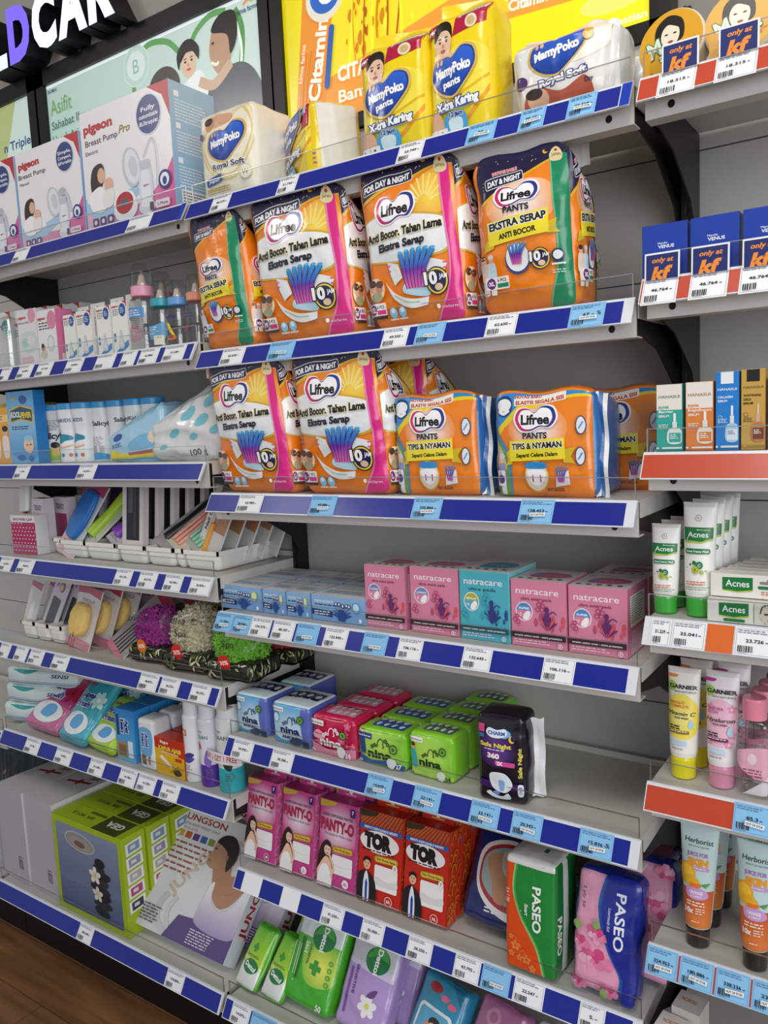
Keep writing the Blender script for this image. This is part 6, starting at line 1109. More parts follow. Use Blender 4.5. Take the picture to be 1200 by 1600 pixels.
def puff(label, x, y, z, col, s=1.0, seed=1, front=True, rx=0, rz=0, group='bath puffs in clear bags'):
    b = tag(empty('bath_puff', (x, y, z), rx, rz), label, 'bath puff', group); rs = np.random.RandomState(seed); R = .059 * s
    k = rs.randn(22, 3); k = k / np.linalg.norm(k, axis=1)[:, None] * rs.uniform(9, 30, 22)[:, None]; f = rs.uniform(0, 6.28, 22)
    def pos(u, v, o):
        d = np.stack([np.sin(v) * np.sin(u), -np.sin(v) * np.cos(u), np.cos(v)], 1); w = d + .12 * np.sin(d[:, [1, 2, 0]] * 7 + seed)
        n = ((1 - np.abs(np.sin(w @ k.T + f))) ** 2).mean(1) * 1.25; n2 = np.abs(np.sin((w @ k[:5].T) * 1.7 + f[:5])).mean(1)
        return d * (R * (.78 + .66 * n - .06 * n2))[:, None] * np.array([1, .9, .95]) + np.array([0, 0, .066 * s])
    m = MB(); m.surf(pos, np.linspace(-math.pi, math.pi, 170), np.linspace(math.pi, 0, 90), col); m.build('net_puff', 'nylon_net', b)
    if front:
        bag = Box(.134 * s, .122 * s, .136 * s, .045 * s, (.002, .004, .0), Wr(seed + 50, .006, 60, 160), col='#ffffff', cell=.007).finish().build('clear_bag', 'clear_bag', b)
        bp = Box(.134 * s, .122 * s, .136 * s, .045 * s, (.002, .004, .0), Wr(seed + 50, .006, 60, 160), cell=.006)
        T = Art(100); T.t('Lavana', 44, 78, 11, '#2a2420', w=50, b=0, it=.2); T.t('Spa', 60, 60, 10, '#2a2420', w=22, b=0, it=.2)
        m = MB(); m.art(bp.pos('front'), T, .134 * s, .136 * s, e=.006, base=.0008); m.build('bag_print', 'film', bag)
        if seed in (2, 3, 1):
            T = Art(100); T.e(52, 33, 10, 11, '#d2281f' if seed != 1 else '#e0761f'); T.t('30%', 52, 33, 6, '#f6e2d8', w=14, b=.03, rot=10); m = MB(); m.art(bp.pos('front'), T, .134 * s, .136 * s, e=.006, base=.0016); m.build('discount_sticker', 'paper', bag)
    # dark printed skirt of the bag with pale leaves
    sk = Box(.116 * s, .104 * s, .042 * s, .016 * s, (.002, .003, 0), Wr(seed, .004, 60, 160), col='#1f2416', cell=.007); gl = random.Random(seed)
    for fc in ('front', 'right'):
        L_ = Art(30)
        L_.flat(1)
        for q in range(26):
            x0, y0, a = gl.uniform(0, 100), gl.uniform(3, 30), gl.uniform(20, 160); ln = gl.uniform(8, 15); ca, sa = math.cos(math.radians(a)), math.sin(math.radians(a)); L_.b([(x0, y0), (x0 + ln * .5 * ca - 1.7 * sa, y0 + ln * .5 * sa + 1.7 * ca), (x0 + ln * ca, y0 + ln * sa), (x0 + ln * .5 * ca + 1.7 * sa, y0 + ln * .5 * sa - 1.7 * ca)], gl.choice(('#dcdab0', '#b4b884', '#66703a')), 3)
        L_.flat(0)
        sk.paint(fc, L_)
    sk.finish().build('leaf_print_base', 'film', b)
    return b
puff('purple bath puff in a clear bag, next to the make-up brushes', -.318, .10, Z5 + .001, '#c850b4', 1.12, 1, rz=6)
puff('cream bath puff in a clear bag with red discount sticker', -.172, .095, Z5 + .001, '#f0e6c8', 1.26, 2, rz=4)
puff('lime green bath puff in a clear bag with red discount sticker', -.022, .088, Z5 + .001, '#98e25a', 1.18, 3, rz=8)
puff('coral red bath puff behind the lime green one', -.015, .225, Z5 + .001, '#e4545e', .98, 4, rz=8)
puff('violet bath puff in the back corner behind the coral one', -.085, .26, Z5 + .001, '#6a4a9a', .5, 5, False)
puff('cream bath puff lying on top at the back, under the comb shelf', -.215, .21, Z5 + .09, '#e8e2b4', .85, 6, rz=0)
puff('green bath puff at the back right, under the comb shelf end', -.075, .235, Z5 + .105, '#7fb44a', .65, 7, False)
puff('purple bath puff at the back, underneath the raised cream one', -.23, .215, Z5 + .001, '#7a3a7c', .75, 8, False)

# cards crowding the back of the two upper shelves
ordn = ('leftmost', 'second from the left', 'third from the left', 'fourth from the left', 'fifth from the left', 'sixth from the left', 'seventh from the left', 'eighth from the left')
for zz, y0, xs, hh, cols, grp, wh in ((Z4, .235, [-.80 + .062 * k for k in range(7)], .185, ('#7a1f5c', '#a82a6a', '#5c2a7a'), 'hair accessory cards at the back', 'hair accessory card in the back row above the trays, '), (Z5, .24, [-.84 + .066 * k for k in range(8)], .16, ('#b8567a', '#c9a8c4', '#a83a5c'), 'cosmetic cards at the back', 'cosmetic card in the back row of the puff shelf, ')):
    for k, x in enumerate(xs):
        A = Art(230); A.r(0, 0, 100, 230, cols[k % 3]); A.r(8, 150, 84, 60, '#e2dade' if k % 2 else cols[(k + 1) % 3]); A.r(16, 20, 68, 116, ('#3a3038', '#c9c4c8', '#8a8288')[k % 3], 8); A.lines(18, 196, 60, 2, 14, cols[k % 3]); A.e(50, 214, 9, 5, '#2a2228')
        card('accessory_card', ('magenta ' if zz == Z4 and k % 3 == 1 else 'purple ' if zz == Z4 else 'pink ' if k % 3 != 1 else 'lilac ') + wh + ordn[k], 'card', grp, .06, hh, A, (x, y0 + .006 * (k % 3), zz + .004), -8, -6, 4)

# ---------------------------------------------------------------- left bay, sixth shelf
Z6 = SH['L6']
S = Art(30); S.r(0, 0, 100, 30, '#d8e6e6'); S.r(0, 6, 100, 1.4, '#3f6fb0'); S.r(0, 9, 100, 1.0, '#6f9fc4'); S.b([(10, 30), (30, 22), (46, 30)], '#2fa0a0'); S.t('SENSI', 78, 21, 6, '#2a3a7c', w=24, b=.03, it=.2)
T = Art(70); T.r(0, 0, 100, 70, '#dbe9e9'); T.b([(-4, 20), (30, 34), (60, 22), (104, 40), (104, 30), (60, 12), (30, 24), (-4, 10)], '#2f9f9f'); T.t('SENSI', 40, 50, 14, '#2a3a7c', w=50, b=.04, it=.2)
p0 = None
for k in range(3):
    lab = 'white and teal underpad pack lying flat, ' + ('bottom', 'middle', 'top')[k] + ' of its stack'; loc = (-.885 + .010 * k, .165 + .004 * k, Z6 + .001 + .054 * k)
    if p0 is None: p0 = soft('underpad_pack', lab, 'pack', 'white underpad packs', .25, .19, .052, {'front': S, 'top': T, 'right': S}, '#d6e4e4', seed=71, amp=.004, r=.012, bulge=(.004, .006, .004)); place(p0, loc, 0, 16)
    else: copy_thing(p0, loc, lab, rz=16 - 4 * (k % 2))
def sachet(label, u, yf, W, H, col, dark, flo, lean, rz, seed, word='Super Fresh'):
    A = Art(100 * H / W); hh = A.H; A.r(0, 0, 100, hh, col); A.p([(0, hh * .42), (100, hh * .36), (100, hh), (0, hh)], dark); w = word.split(); A.t(w[0], 40, hh * .66, 13, '#22348c', w=60, b=.05, it=.2, o=.06, oc='#f0eef4'); A.t(w[1], 38, hh * .52, 13, '#22348c', w=56, b=.05, it=.2, o=.06, oc='#f0eef4')
    flower(A, 82, hh * .62, 20, flo, 6, '#7a1030' if 'pink' in label else '#e8f4f0'); A.e(50, hh * .24, 42, hh * .16, '#e8eef0'); A.b([(34, hh * .2), (44, hh * .34), (66, hh * .36), (74, hh * .26), (60, hh * .16)], '#5aa4dc'); A.t('Glade', 30, hh * .82, 7, '#c8304a', w=28, b=.03)
    o = soft('air_freshener_sachet', label, 'sachet', 'scented sachets leaning back', W, .03, H, {'front': A}, col, seed=seed, amp=.004, r=.012, bulge=(.003, .010, .003), cell=.010)
    x = ux(u, yf, Z6); t = math.radians(lean); place(o, (x, yf + .015 * math.cos(t), Z6 + .001 + .015 * math.sin(t)), -lean, rz); return o
o = sachet('pink scented sachet with a dark red rose', 61, .020, .165, .195, '#c86a98', '#b03a78', '#a01a3a', 50, -4, 72); copy_thing(o, (o.location.x + .05, o.location.y + .075, o.location.z + .012), 'dark pink scented sachet behind the rose one')
o = sachet('teal scented sachet with light blue gel', 106, .006, .125, .195, '#48b0c8', '#2f9fb0', '#bfe4dc', 44, -6, 73); copy_thing(o, (o.location.x + .055, o.location.y + .08, o.location.z + .012), 'teal scented sachet behind the light blue gel one')
o = sachet('lime green scented sachet lying low, left of the blue moth box', 152, .012, .12, .15, '#b4d62a', '#a8cc1f', '#e8832a', 50, -6, 74, 'Fruit Fresh'); copy_thing(o, (o.location.x + .05, o.location.y + .10, o.location.z + .012), 'lime green scented sachet half hidden at the back', rx=-40)
A = Art(185); A.r(0, 0, 100, 185, ('g', '#5fb8ec', '#2f86cf', 0, 0, 0, 185)); A.t('Anti', 64, 128, 17, '#22348c', w=50, b=.05, rot=-90, o=.08); A.t('bau', 40, 126, 17, '#22348c', w=50, b=.05, rot=-90, o=.08); A.r(8, 90, 12, 76, '#2a3a70'); A.r(6, 12, 50, 56, '#b58a5a', 2); A.r(12, 18, 40, 40, '#8f6a3f'); A.r(64, 16, 26, 60, '#e8f0f8')
p0 = None
for k in range(4):
    lab = 'light blue moth repellent box, ' + ('front of its row', 'second from the front', 'third from the front', 'rearmost of its row')[k]; W = .073
    if p0 is None: p0 = carton('deodoriser_box', lab, 'box', 'light blue moth repellent boxes', W, .052, .135, {'front': A}, '#3f9bdc', cols={'right': '#3390d4', 'top': '#2f86cf'}); put(p0, 'L6', 175, 224, .026, .052)
    else: copy_thing(p0, (p0.location.x + .002 * k, p0.location.y + .055 * k, p0.location.z), lab)
A = Art(200); A.r(0, 0, 100, 200, '#e6e8ea'); A.b([(14, 160), (86, 160), (84, 70), (50, 56), (16, 70)], '#6fb0e0'); A.t('Anti', 60, 122, 16, '#22348c', w=56, b=.05, rot=-90, o=.08); A.t('bau', 38, 120, 16, '#22348c', w=52, b=.05, rot=-90, o=.08); A.r(22, 20, 26, 40, '#8a6a4a', 2); A.t('Bagus', 70, 40, 12, '#b02a50', w=34, rot=-90, b=.03)
p0 = None
for k in range(3):
    lab = 'white ribbed plastic deodoriser tub, ' + ('front of its row', 'middle of its row', 'rearmost of its row')[k]
    if p0 is None:
        p0 = Box(.060, .058, .128, .010, (.0, .002, .001), Wr(3, .0, 1, 2), lambda P: P + np.stack([.0012 * np.sign(np.sin(P[:, 1] * 600)) * (np.abs(P[:, 0]) > .025), 0 * P[:, 0], 0 * P[:, 0]], 1), '#e4e6e8', cell=.003).paint('front', A).finish().build('deodoriser_tub', 'plastic'); tag(p0, lab, 'tub', 'white deodoriser tubs'); put(p0, 'L6', 217, 247, .018, .058)
    else: copy_thing(p0, (p0.location.x + .003 * k, p0.location.y + .062 * k, p0.location.z), lab)
A = Art(92); A.r(0, 0, 100, 92, '#e8b41c'); A.p([(0, 92), (100, 92), (100, 52), (0, 66)], '#c8301c'); A.t('KAPUR AJAIB', 52, 68, 10, '#f0dc3a', w=78, b=.05); A.t('Bagus', 34, 84, 7, '#f6efe6', w=28, b=.04, o=.04, oc='#8a1810'); A.t('ANTI SEMUT DAN RAYAP', 52, 58, 4, '#f6efe6', w=60, b=.03); A.p([(14, 44), (24, 50), (60, 26), (52, 20)], '#f2ede0'); A.b([(60, 14), (80, 22), (88, 10), (70, 4)], '#4a3a14'); A.l([(50, 10), (80, 30)], 1.4, '#4a3a14', sm=False); A.r(70, 42, 22, 8, '#c8301c', 2)
S = Art(150); S.r(0, 0, 100, 150, '#c9381c'); S.r(14, 20, 70, 90, '#e0a03a')
p0 = carton('chalk_box', 'red and yellow insect chalk box, front one', 'box', 'insect chalk boxes', .104, .045, .092, {'front': A, 'right': S}, '#c4341c'); put(p0, 'L6', 246, 290, .02, .045)
copy_thing(p0, (p0.location.x + .004, p0.location.y + .05, p0.location.z), 'red and yellow insect chalk box, behind the front one')
def spray(label, u, R, H, art, bodyc, band, capc, sh='L6', yf=.02):
    z = SH[sh]; x = ux(u, yf + R, z + .03); b = tag(empty('spray_can', (x, yf + R, z + .001)), label, 'spray can', 'spray cans'); hb = H * .76
    prof = [(R, .004), (R, hb)]
    m = MB(); m.lathe([(0, 0), (R * .95, 0), (R, .004), (R, H * .26), (R, hb), (R * .93, hb + .006), (R * .82, hb + .008)], [band, band, band, bodyc, bodyc, bodyc], 32); m.art(wrap_pos(prof), art, R * 2.6, hb - .01, -R * 1.3, .006, e=.006); m.build('can', 'plastic', b)
    MB().lathe([(R * .84, hb + .006), (R * .86, hb + .006), (R * .84, H - .012), (R * .72, H - .002), (0, H)], capc, 28).build('cap', 'plastic', b); return b
def art_spray(k):
    A = Art(240)
    if k == 0: A.r(20, 176, 34, 26, '#e0761f'); A.t('N', 37, 189, 18, '#fff', b=.04); A.b([(26, 90), (60, 110), (80, 100), (56, 84)], '#4a3a8a'); A.b([(26, 74), (60, 92), (80, 84), (56, 68)], '#5a4a9a'); A.lines(18, 60, 50, 3, 8, '#8a8a9a'); A.e(40, 20, 8, 8, '#b9b9c4')
    else:
        c = '#5a2fa0' if k == 1 else '#2aa6b0'; A.t('SECRET', 36, 208, 8, '#555', w=38, b=0); A.t('CLEAN', 46, 188, 14, '#3a5a4a', w=58, b=.01); A.e(30, 150, 15, 16, '#b8282c' if k == 1 else '#e6e9e8'); A.b([(56, 90), (70, 140), (84, 96), (76, 70)], '#8a6ac0' if k == 1 else '#2c3a34'); A.lines(60, 62, 30, 4, 8, '#667'); A.t('SPRAY', 22, 100, 9, '#555', w=50, rot=90, b=0)
    return A
spray('white spray can with an orange square, next to the red chalk boxes', 306, .0235, .205, art_spray(0), '#eceef0', '#e6e8ea', '#e4e6e8')
spray('white spray can with purple base, middle one of three', 331, .0245, .205, art_spray(1), '#e4e4ee', '#5a2fa0', '#e9e9f0')
s3 = spray('white spray can with turquoise base at the right end', 363, .030, .222, art_spray(2), '#e6e9e8', '#2fb0ba', '#f0f0f0')
A = Art(22); A.r(0, 0, 100, 22, '#e9e4e8'); A.t('BUY 1 GET 1 FREE', 50, 11, 11, '#c03a4a', w=84, b=.02)
xa, xb = ux(331, .02, Z6), ux(363, .02, Z6); m = MB()
f = lambda x, y, o_: np.stack([x, .0165 - .012 * ((x - (xa + xb) / 2) / .05) ** 2 * -1 - .002 - o_, Z6 + .072 + y], 1)
m.surf(f, np.linspace(xa - .022, xb + .026, 12), [0, .026], '#e9e4e8'); m.surf(lambda x, y, o_: f(xa + xb - x, y, -.0004), np.linspace(xa - .022, xb + .026, 12), [0, .026], '#ddd'); m.art(lambda x, y, o_: f(x + xa - .022, y, o_), A, xb - xa + .048, .026, e=.006); tag(m.build('promo_band', 'paper'), 'white paper band with red buy 1 get 1 lettering around two spray cans', 'label')

# ---------------------------------------------------------------- left bay, base shelf: bathroom scales
Z7 = SH['L7']
def art_gea(H):
    A = Art(H); A.r(0, 0, 100, H, '#a5bf1f'); A.r(5, 5, 90, H - 10, ('g', '#4a5a80', '#8a94b0', 0, 0, 0, H), 3); A.r(5, H * .34, 90, H * .12, '#6f7b9c'); A.e(40, H * .80, 22, 9, '#bcbcb8', -4); A.e(40, H * .80, 20.4, 7.8, '#8f9690', -4); A.e(40, H * .79, 16, 5.6, '#a89a94', -4); A.e(40, H * .78, 8, 3, '#7a5a5a', -4)
    y = 14
    for k, (w, c) in enumerate(((11, '#1f2430'), (13, '#2c3038'), (10, '#22262e'), (14, '#2a2c34'), (10, '#32363e'), (12, '#23262c'), (8, '#2c2f36'), (7, '#1e2026'))): A.e(68 + (k % 3) * 2 - 2, y, w, 4.4, c, (k % 3) * 6 - 6); y += 7.4 - k * .25
    flower(A, 60, H * .52, 8, '#e6e2da', 5, '#d8c86a'); flower(A, 62, H * .33, 7, '#dcd6d0', 5, '#d8c86a'); return A
gs = Art(260); gs.r(0, 0, 100, 260, '#a5bf1f')
for k, c in enumerate(('#3a3f45', '#b8487a', '#b9aeb0', '#8f98a8', '#7f97b4')): gs.r(14, 60 + k * 38, 70, 32, '#eceee8', 0, 3); gs.r(24, 65 + k * 38, 50, 22, c, 2, 3); gs.r(34, 72 + k * 38, 22, 9, '#d9dce0')
gt = Art(34); gt.r(0, 0, 100, 34, '#9db41f'); gt.r(58, 0, 34, 34, '#3f4a1c'); gt.t('GEA', 76, 18, 11, '#d3d8cc', w=22, b=.04, rot=180); gt.t('BR 9015', 32, 16, 6, '#3a4014', w=30, b=.01, rot=180); gt.r(34, 24, 22, 5, '#5a6420')
p0 = None
for k in range(3):
    lab = 'lime green bathroom scale box, ' + ('front one with a picture of stacked stones', 'middle one behind the stones picture', 'rearmost of the three')[k]
    if p0 is None: p0 = carton('bathroom_scale_box', lab, 'box', 'lime green scale boxes', .288, .072, .262, {'front': art_gea(91), 'right': gs, 'top': gt}, '#a5bf1f'); p0.location = (-.5, -.045 + .036, Z7 + .001); p0.rotation_euler = (0, 0, 0)
    else: copy_thing(p0, (p0.location.x + .004 * k, p0.location.y + .076 * k, p0.location.z), lab)
jg = Art(112); jg.r(0, 0, 100, 112, ('g', '#cfd1d6', '#e9e9ea', 0, 20, 20, 112)); jg.t('JUNGSON', 30, 104, 6, '#a82428', w=48, b=.02); jg.t('DIGITAL BODY WEIGHT SCALE', 28, 97, 2.4, '#333', w=42, b=0); jg.t('JS SCALE 02', 17, 93, 2.2, '#a8483a', w=20, b=0)
for k, c in enumerate(('#c9a03a', '#c2602a', '#6a3f8a', '#3a6ab0', '#7f9a3a')): jg.r(8 + k * 8.5, 84, 6.6, 6.2, c, .6)
for k in range(6): jg.lines(8, 80 - k * 5, 44 - 3 * k, 1, 3.4, '#a05a4a', .5, .15)
jg.t('JUNG', 36, 56, 9, '#cbb8a4', w=46, rot=62, b=.02); jg.t('SON', 66, 90, 9, '#d2cac2', w=34, rot=20, b=.02); jg.l([(26, 34), (22, 22), (26, 10), (38, 2)], 5, '#c6c6c8'); jg.l([(36, 34), (32, 22), (36, 10), (46, 2)], 4, '#cccccd')
jg.p([(36, 0), (101, 0), (101, 26), (96, 27), (44, 21)], '#5a4a80')
jg.b([(101, 70), (86, 70), (84, 60), (101, 56)], '#b98a70'); jg.b([(58, 70), (60, 60), (64, 52), (72, 48), (88, 56), (97, 66), (86, 70), (76, 66), (72, 76)], '#b48466')
jg.b([(62, 55), (60, 44), (59, 32), (61, 20), (82, 16), (101, 22), (101, 56), (96, 64), (93, 56), (88, 42), (76, 36), (67, 44), (65, 56)], ('g', '#eceaee', '#a898c0', 0, 52, 0, 18)); jg.b([(66, 52), (68, 44), (77, 38), (86, 44), (92, 58), (82, 52), (74, 48)], '#b48466')
jg.b([(50, 80), (47, 77.5), (49, 75), (48.5, 72), (50, 68.5), (56, 66.5), (64, 70), (70, 78), (70, 90), (60, 96), (52, 92), (50.5, 86)], '#ba8a6c'); jg.b([(51, 90), (56, 97), (66, 98), (74, 90), (75, 78), (70, 68), (67, 76), (64, 84), (57, 88)], '#2a1c18'); jg.e(52.5, 84, 1.5, .7, '#2a1c18'); jg.e(50.5, 72.6, 1.6, .7, '#9a4a44'); jg.e(66, 79, 1.6, 2.6, '#a87458')
for k in range(6): jg.lines(4, 20 - k * 2.6, 24, 1, 2.2, '#555', .5, .2); jg.lines(60, 15 - k * 2.2, 26, 1, 2, '#cfc8dc', .5, .2)
js = Art(20); 
js = Art(1000, 150); js.r(0, 0, 150, 1000, '#d9dde2'); js.t('JUNGSON', 75, 520, 80, '#b02830', w=640, b=.03, rot=90)
p0 = carton('bathroom_scale_box', 'white bathroom scale box with a woman in a white top, leaning back', 'box', 'white scale boxes with a woman', .335, .045, .300, {'front': jg, 'right': js}, '#d9dde2'); t = math.radians(42); place(p0, (-.213, -.022 + .0225 * math.cos(t), Z7 + .001 + .0225 * math.sin(t)), -42, 0)
copy_thing(p0, (p0.location.x + .07, p0.location.y + .075, p0.location.z + .003), 'white bathroom scale box half hidden behind the leaning one')
wt = Art(50); wt.r(0, 0, 100, 50, '#c6c4c8'); wt.l([(20, 26), (50, 28), (84, 30)], 2.4, '#9a2030', sm=False); wt.e(52, 28, 6, 3.4, '#9a2030'); wt.t('Onemed', 72, 36, 5, '#9a2030', w=26, rot=4)
wf = Art(100); wf.r(0, 0, 100, 100, '#bdb6bf'); barcode(wf, 66, 14, 16, 10, '#3a363c', 5); wf.lines(66, 28, 18, 2, 3, '#555')
for k, (x, nm) in enumerate(((-.875, 'plain white carton left of its twin, by the photo edge'), (-.735, 'plain white carton next to the lime green scale boxes'))):
    o = carton('plain_carton', nm, 'box', 'plain white cartons with red script', .136, .23, .272, {'front': wf, 'top': wt}, '#bdb7c0', cols={'right': '#d4d2d6'}); place(o, (x + .01, -.033 + .115, Z7 + .001), 0, -2)
A = Art(150); A.r(0, 0, 100, 150, '#b9b6ba'); A.r(60, 0, 30, 150, '#dfe2e6'); A.e(20, 90, 8, 5, '#444')
o = carton('plain_carton', 'white carton with a bright glossy stripe at the far left edge', 'box', None, .11, .12, .20, {'front': A}, '#c2c0c4'); place(o, (-1.02, .03, Z7 + .001))
D_ = Art(100); D_.r(0, 0, 100, 100, '#12303c'); D_.r(0, 0, 100, 26, '#7a2a24'); D_.lines(10, 22, 70, 2, 8, '#d8b8a8'); [D_.l([(20 + 22 * k, 60), (26 + 22 * k, 66)], 2, '#c87a6a', sm=False) for k in range(4)]
o = soft('diaper_pack', 'big dark teal pack in shadow at the far left, behind the white cartons', DP, None, .30, .14, .30, {'front': D_}, '#12303c', m='soft_film', seed=81, r=.03, amp=.006); place(o, (-1.10, .21, Z7 + .001), 0, 0)
# ---------------------------------------------------------------- right bay
A0 = Art(100); A0.e(50, 50, 47, 47, '#e0a41c'); A0.b([(26, 56), (28, 78), (46, 90), (66, 80), (70, 58), (62, 48), (36, 48)], '#1a1412'); A0.e(49, 60, 14, 18, '#f0e4cc'); A0.b([(32, 66), (40, 82), (58, 82), (66, 66), (56, 72), (44, 76)], '#1a1412'); A0.e(43, 62, 2.6, 1.2, '#222'); A0.e(56, 62, 2.6, 1.2, '#222'); A0.e(50, 50, 4, 1.7, '#b02a2a'); A0.p([(42, 46), (56, 46), (60, 36), (40, 36)], '#f0e4cc')
A0.t('M', 26, 46, 26, '#d9ead2', w=20, b=.03, o=.04, oc='#2f6a4a', rot=18); A0.t('arcks', 56, 36, 13, '#d9ead2', w=46, b=.03, o=.05, oc='#2f6a4a', rot=18); A0.l([(60, 24), (86, 34)], 1, '#c05a1a', sm=False); A0.t('classic', 70, 26, 4, '#c0501a', w=20, rot=18)
for k, (u, v, nm) in enumerate(((1055, 62, 'first round yellow powder tin standing on edge'), (1160, 46, 'second round yellow powder tin, beside the photo edge'), (1270, 26, 'third round yellow powder tin'))):
    if k == 2: continue
    x = ux(u, .05, 1.98); b = tag(empty('powder_tin', (x, .05, SH['R1'] + .0485), -8, -6 if k == 0 else 2), nm, 'tin', 'round yellow powder tins'); R = .047; m = MB()
    def tp(prof): return lambda ph, t, o_, i: lathe_pos(prof)(ph, t, o_, i)[:, [0, 2, 1]] * np.array([-1, 1, 1])
    pf = [(0, -.017), (R * .95, -.017), (R, -.014), (R, .013), (R * .97, .015), (0, .015)]; ph = np.linspace(-math.pi, math.pi, 49)
    f = lathe_pos(pf); rot = lambda P: np.stack([P[:, 0], P[:, 2], -P[:, 1]], 1)
    for i in range(5): m.surf(lambda x_, y_, o_, i=i: rot(f(x_, y_, o_, i)), ph, [0, 1], '#e6d6bc' if i else '#e0a41c')
    m.art(lambda x_, y_, o_: np.stack([x_ - R, -.017 - o_ + 0 * x_, y_ - R], 1), A0, 2 * R, 2 * R); m.build('tin_body', 'plastic', b)
    MB().box(-.0385, -.027, -.0185, -.0172, -.045, -.008, '#e9a81c').build('yellow_tab', 'plastic', b)
V = Art(122); V.r(0, 0, 100, 122, '#1a3ea6'); V.t('Marcks', 46, 80, 4.6, '#dfe6f2', w=22, b=.02); V.t('VENUS', 54, 72, 7.4, '#eef2f8', w=36, b=.03)
for k, (u0, u1, nm) in enumerate(((1003, 1075, 'first plain blue compact box, left end of the red shelf'), (1078, 1156, 'second plain blue compact box'), (1160, 1242, 'third plain blue compact box, cut by the photo edge'))):
    xc, W, z = span('R2', u0, u1, .02); o = carton('compact_box', nm, 'box', 'plain blue compact boxes', W - .0015, .03, .077, {'front': V}, '#173a9c'); put(o, 'R2', u0, u1, .02, .03)
def art_han(k, H):
    c, nm = (('#2fa79a', ('POWER', 'Barrier', 'SERUM')), ('#e2823a', ('POWER', 'BrightExpert', 'SERUM')), ('#1f7fd2', ('COLLAGEN', 'SERUM', '')), ('#c9a04a', ('WHITENING', 'GOLD', 'SERUM')), ('#d8a0a0', ('', '', '')))[k]; A = Art(H); A.r(0, 0, 100, H, '#ece6dc' if k < 2 else c)
    if k < 2: A.r(0, 0, 100, H * .62, c); A.r(0, H * .62, 100, H * .045, '#ece6dc'); A.r(6, H * .635, 24, 1, c)
    else: A.r(22, H * .85, 56, H * .15, '#eef2f5' if k == 2 else '#1c1a18')
    A.t('HANASUI', 50, H * (.82 if k < 2 else .78), 11, {0: '#7a8a86', 1: '#b08a6a', 2: '#eef4fa', 3: '#6a5220'}.get(k, '#fff'), w=84, b=.015)
    for i, w in enumerate(nm): A.t(w, 8, H * (.66 if k < 2 else .68) - i * 17, 9.5, {0: '#e9f4f2', 1: '#f6ece2', 2: '#f2f7fc', 3: '#2a200c'}.get(k, '#fff') if (i or k > 1) else c, w=min(88, len(w) * 8.4), b=.03, al='l')
    A.lines(8, H * .40, 44, 3, 7, '#dfeae8' if k < 3 else '#5a4620'); x = 72; bc = {0: '#dfe9e6', 1: '#f0e2d4', 2: '#a9d0f0', 3: '#c47a4a'}.get(k, '#fff')
    A.r(x - 5, H * .44, 10, H * .13, '#eef0ee' if k < 3 else '#e8c0a8', 4); A.r(x - 9, H * .34, 18, H * .10, '#dfe2e2' if k < 3 else '#d8a890'); A.b([(x - 24, H * .32), (x + 24, H * .32), (x + 26, H * .12), (x - 26, H * .12)], bc); A.r(x - 22, H * .13, 46, H * .14, c if k < 2 else '#e4ecf2' if k == 2 else '#7a3a1c'); A.lines(x - 18, H * .25, 36, 3, 7, '#f0f4f4' if k != 2 else '#3a6a9a'); A.r(0, H * .03, 100, H * .025, '#eef2ee' if k < 3 else '#a8842f'); A.e(16, H * .045, 7, 7, c if k else '#2fa79a')
    if k == 2: A.e(20, H * .42, 9, 9, '#e8f2fa'); A.e(20, H * .42, 7.6, 7.6, c)
    if k == 3: A.e(20, H * .44, 9, 9, '#2a200c'); A.e(20, H * .44, 7.6, 7.6, c)
    return A
for k, (u0, u1, vt, nm) in enumerate(((1025.5, 1067, 601, 'teal and cream serum carton, left end of the red shelf'), (1071, 1115, 597, 'orange and cream serum carton'), (1117.5, 1155, 581, 'blue serum carton with a bottle picture'), (1157, 1196, 577, 'gold serum carton with a black top square'), (1199, 1240, 590, 'pale serum carton cut by the right photo edge'))):
    xc, W, z = span('R3', u0, u1, .03); H = vz(xc, .03, vt) - z; o = carton('serum_carton', nm, 'box', 'serum cartons', W - .001, .036, H, {'front': art_han(k, 100 * H / W)}, ('#2f9a90', '#d97a34', '#1f76c4', '#b8903c', '#d8a0a0')[k], cols={'top': '#ddd6ca'}); put(o, 'R3', u0, u1, .03, .036)
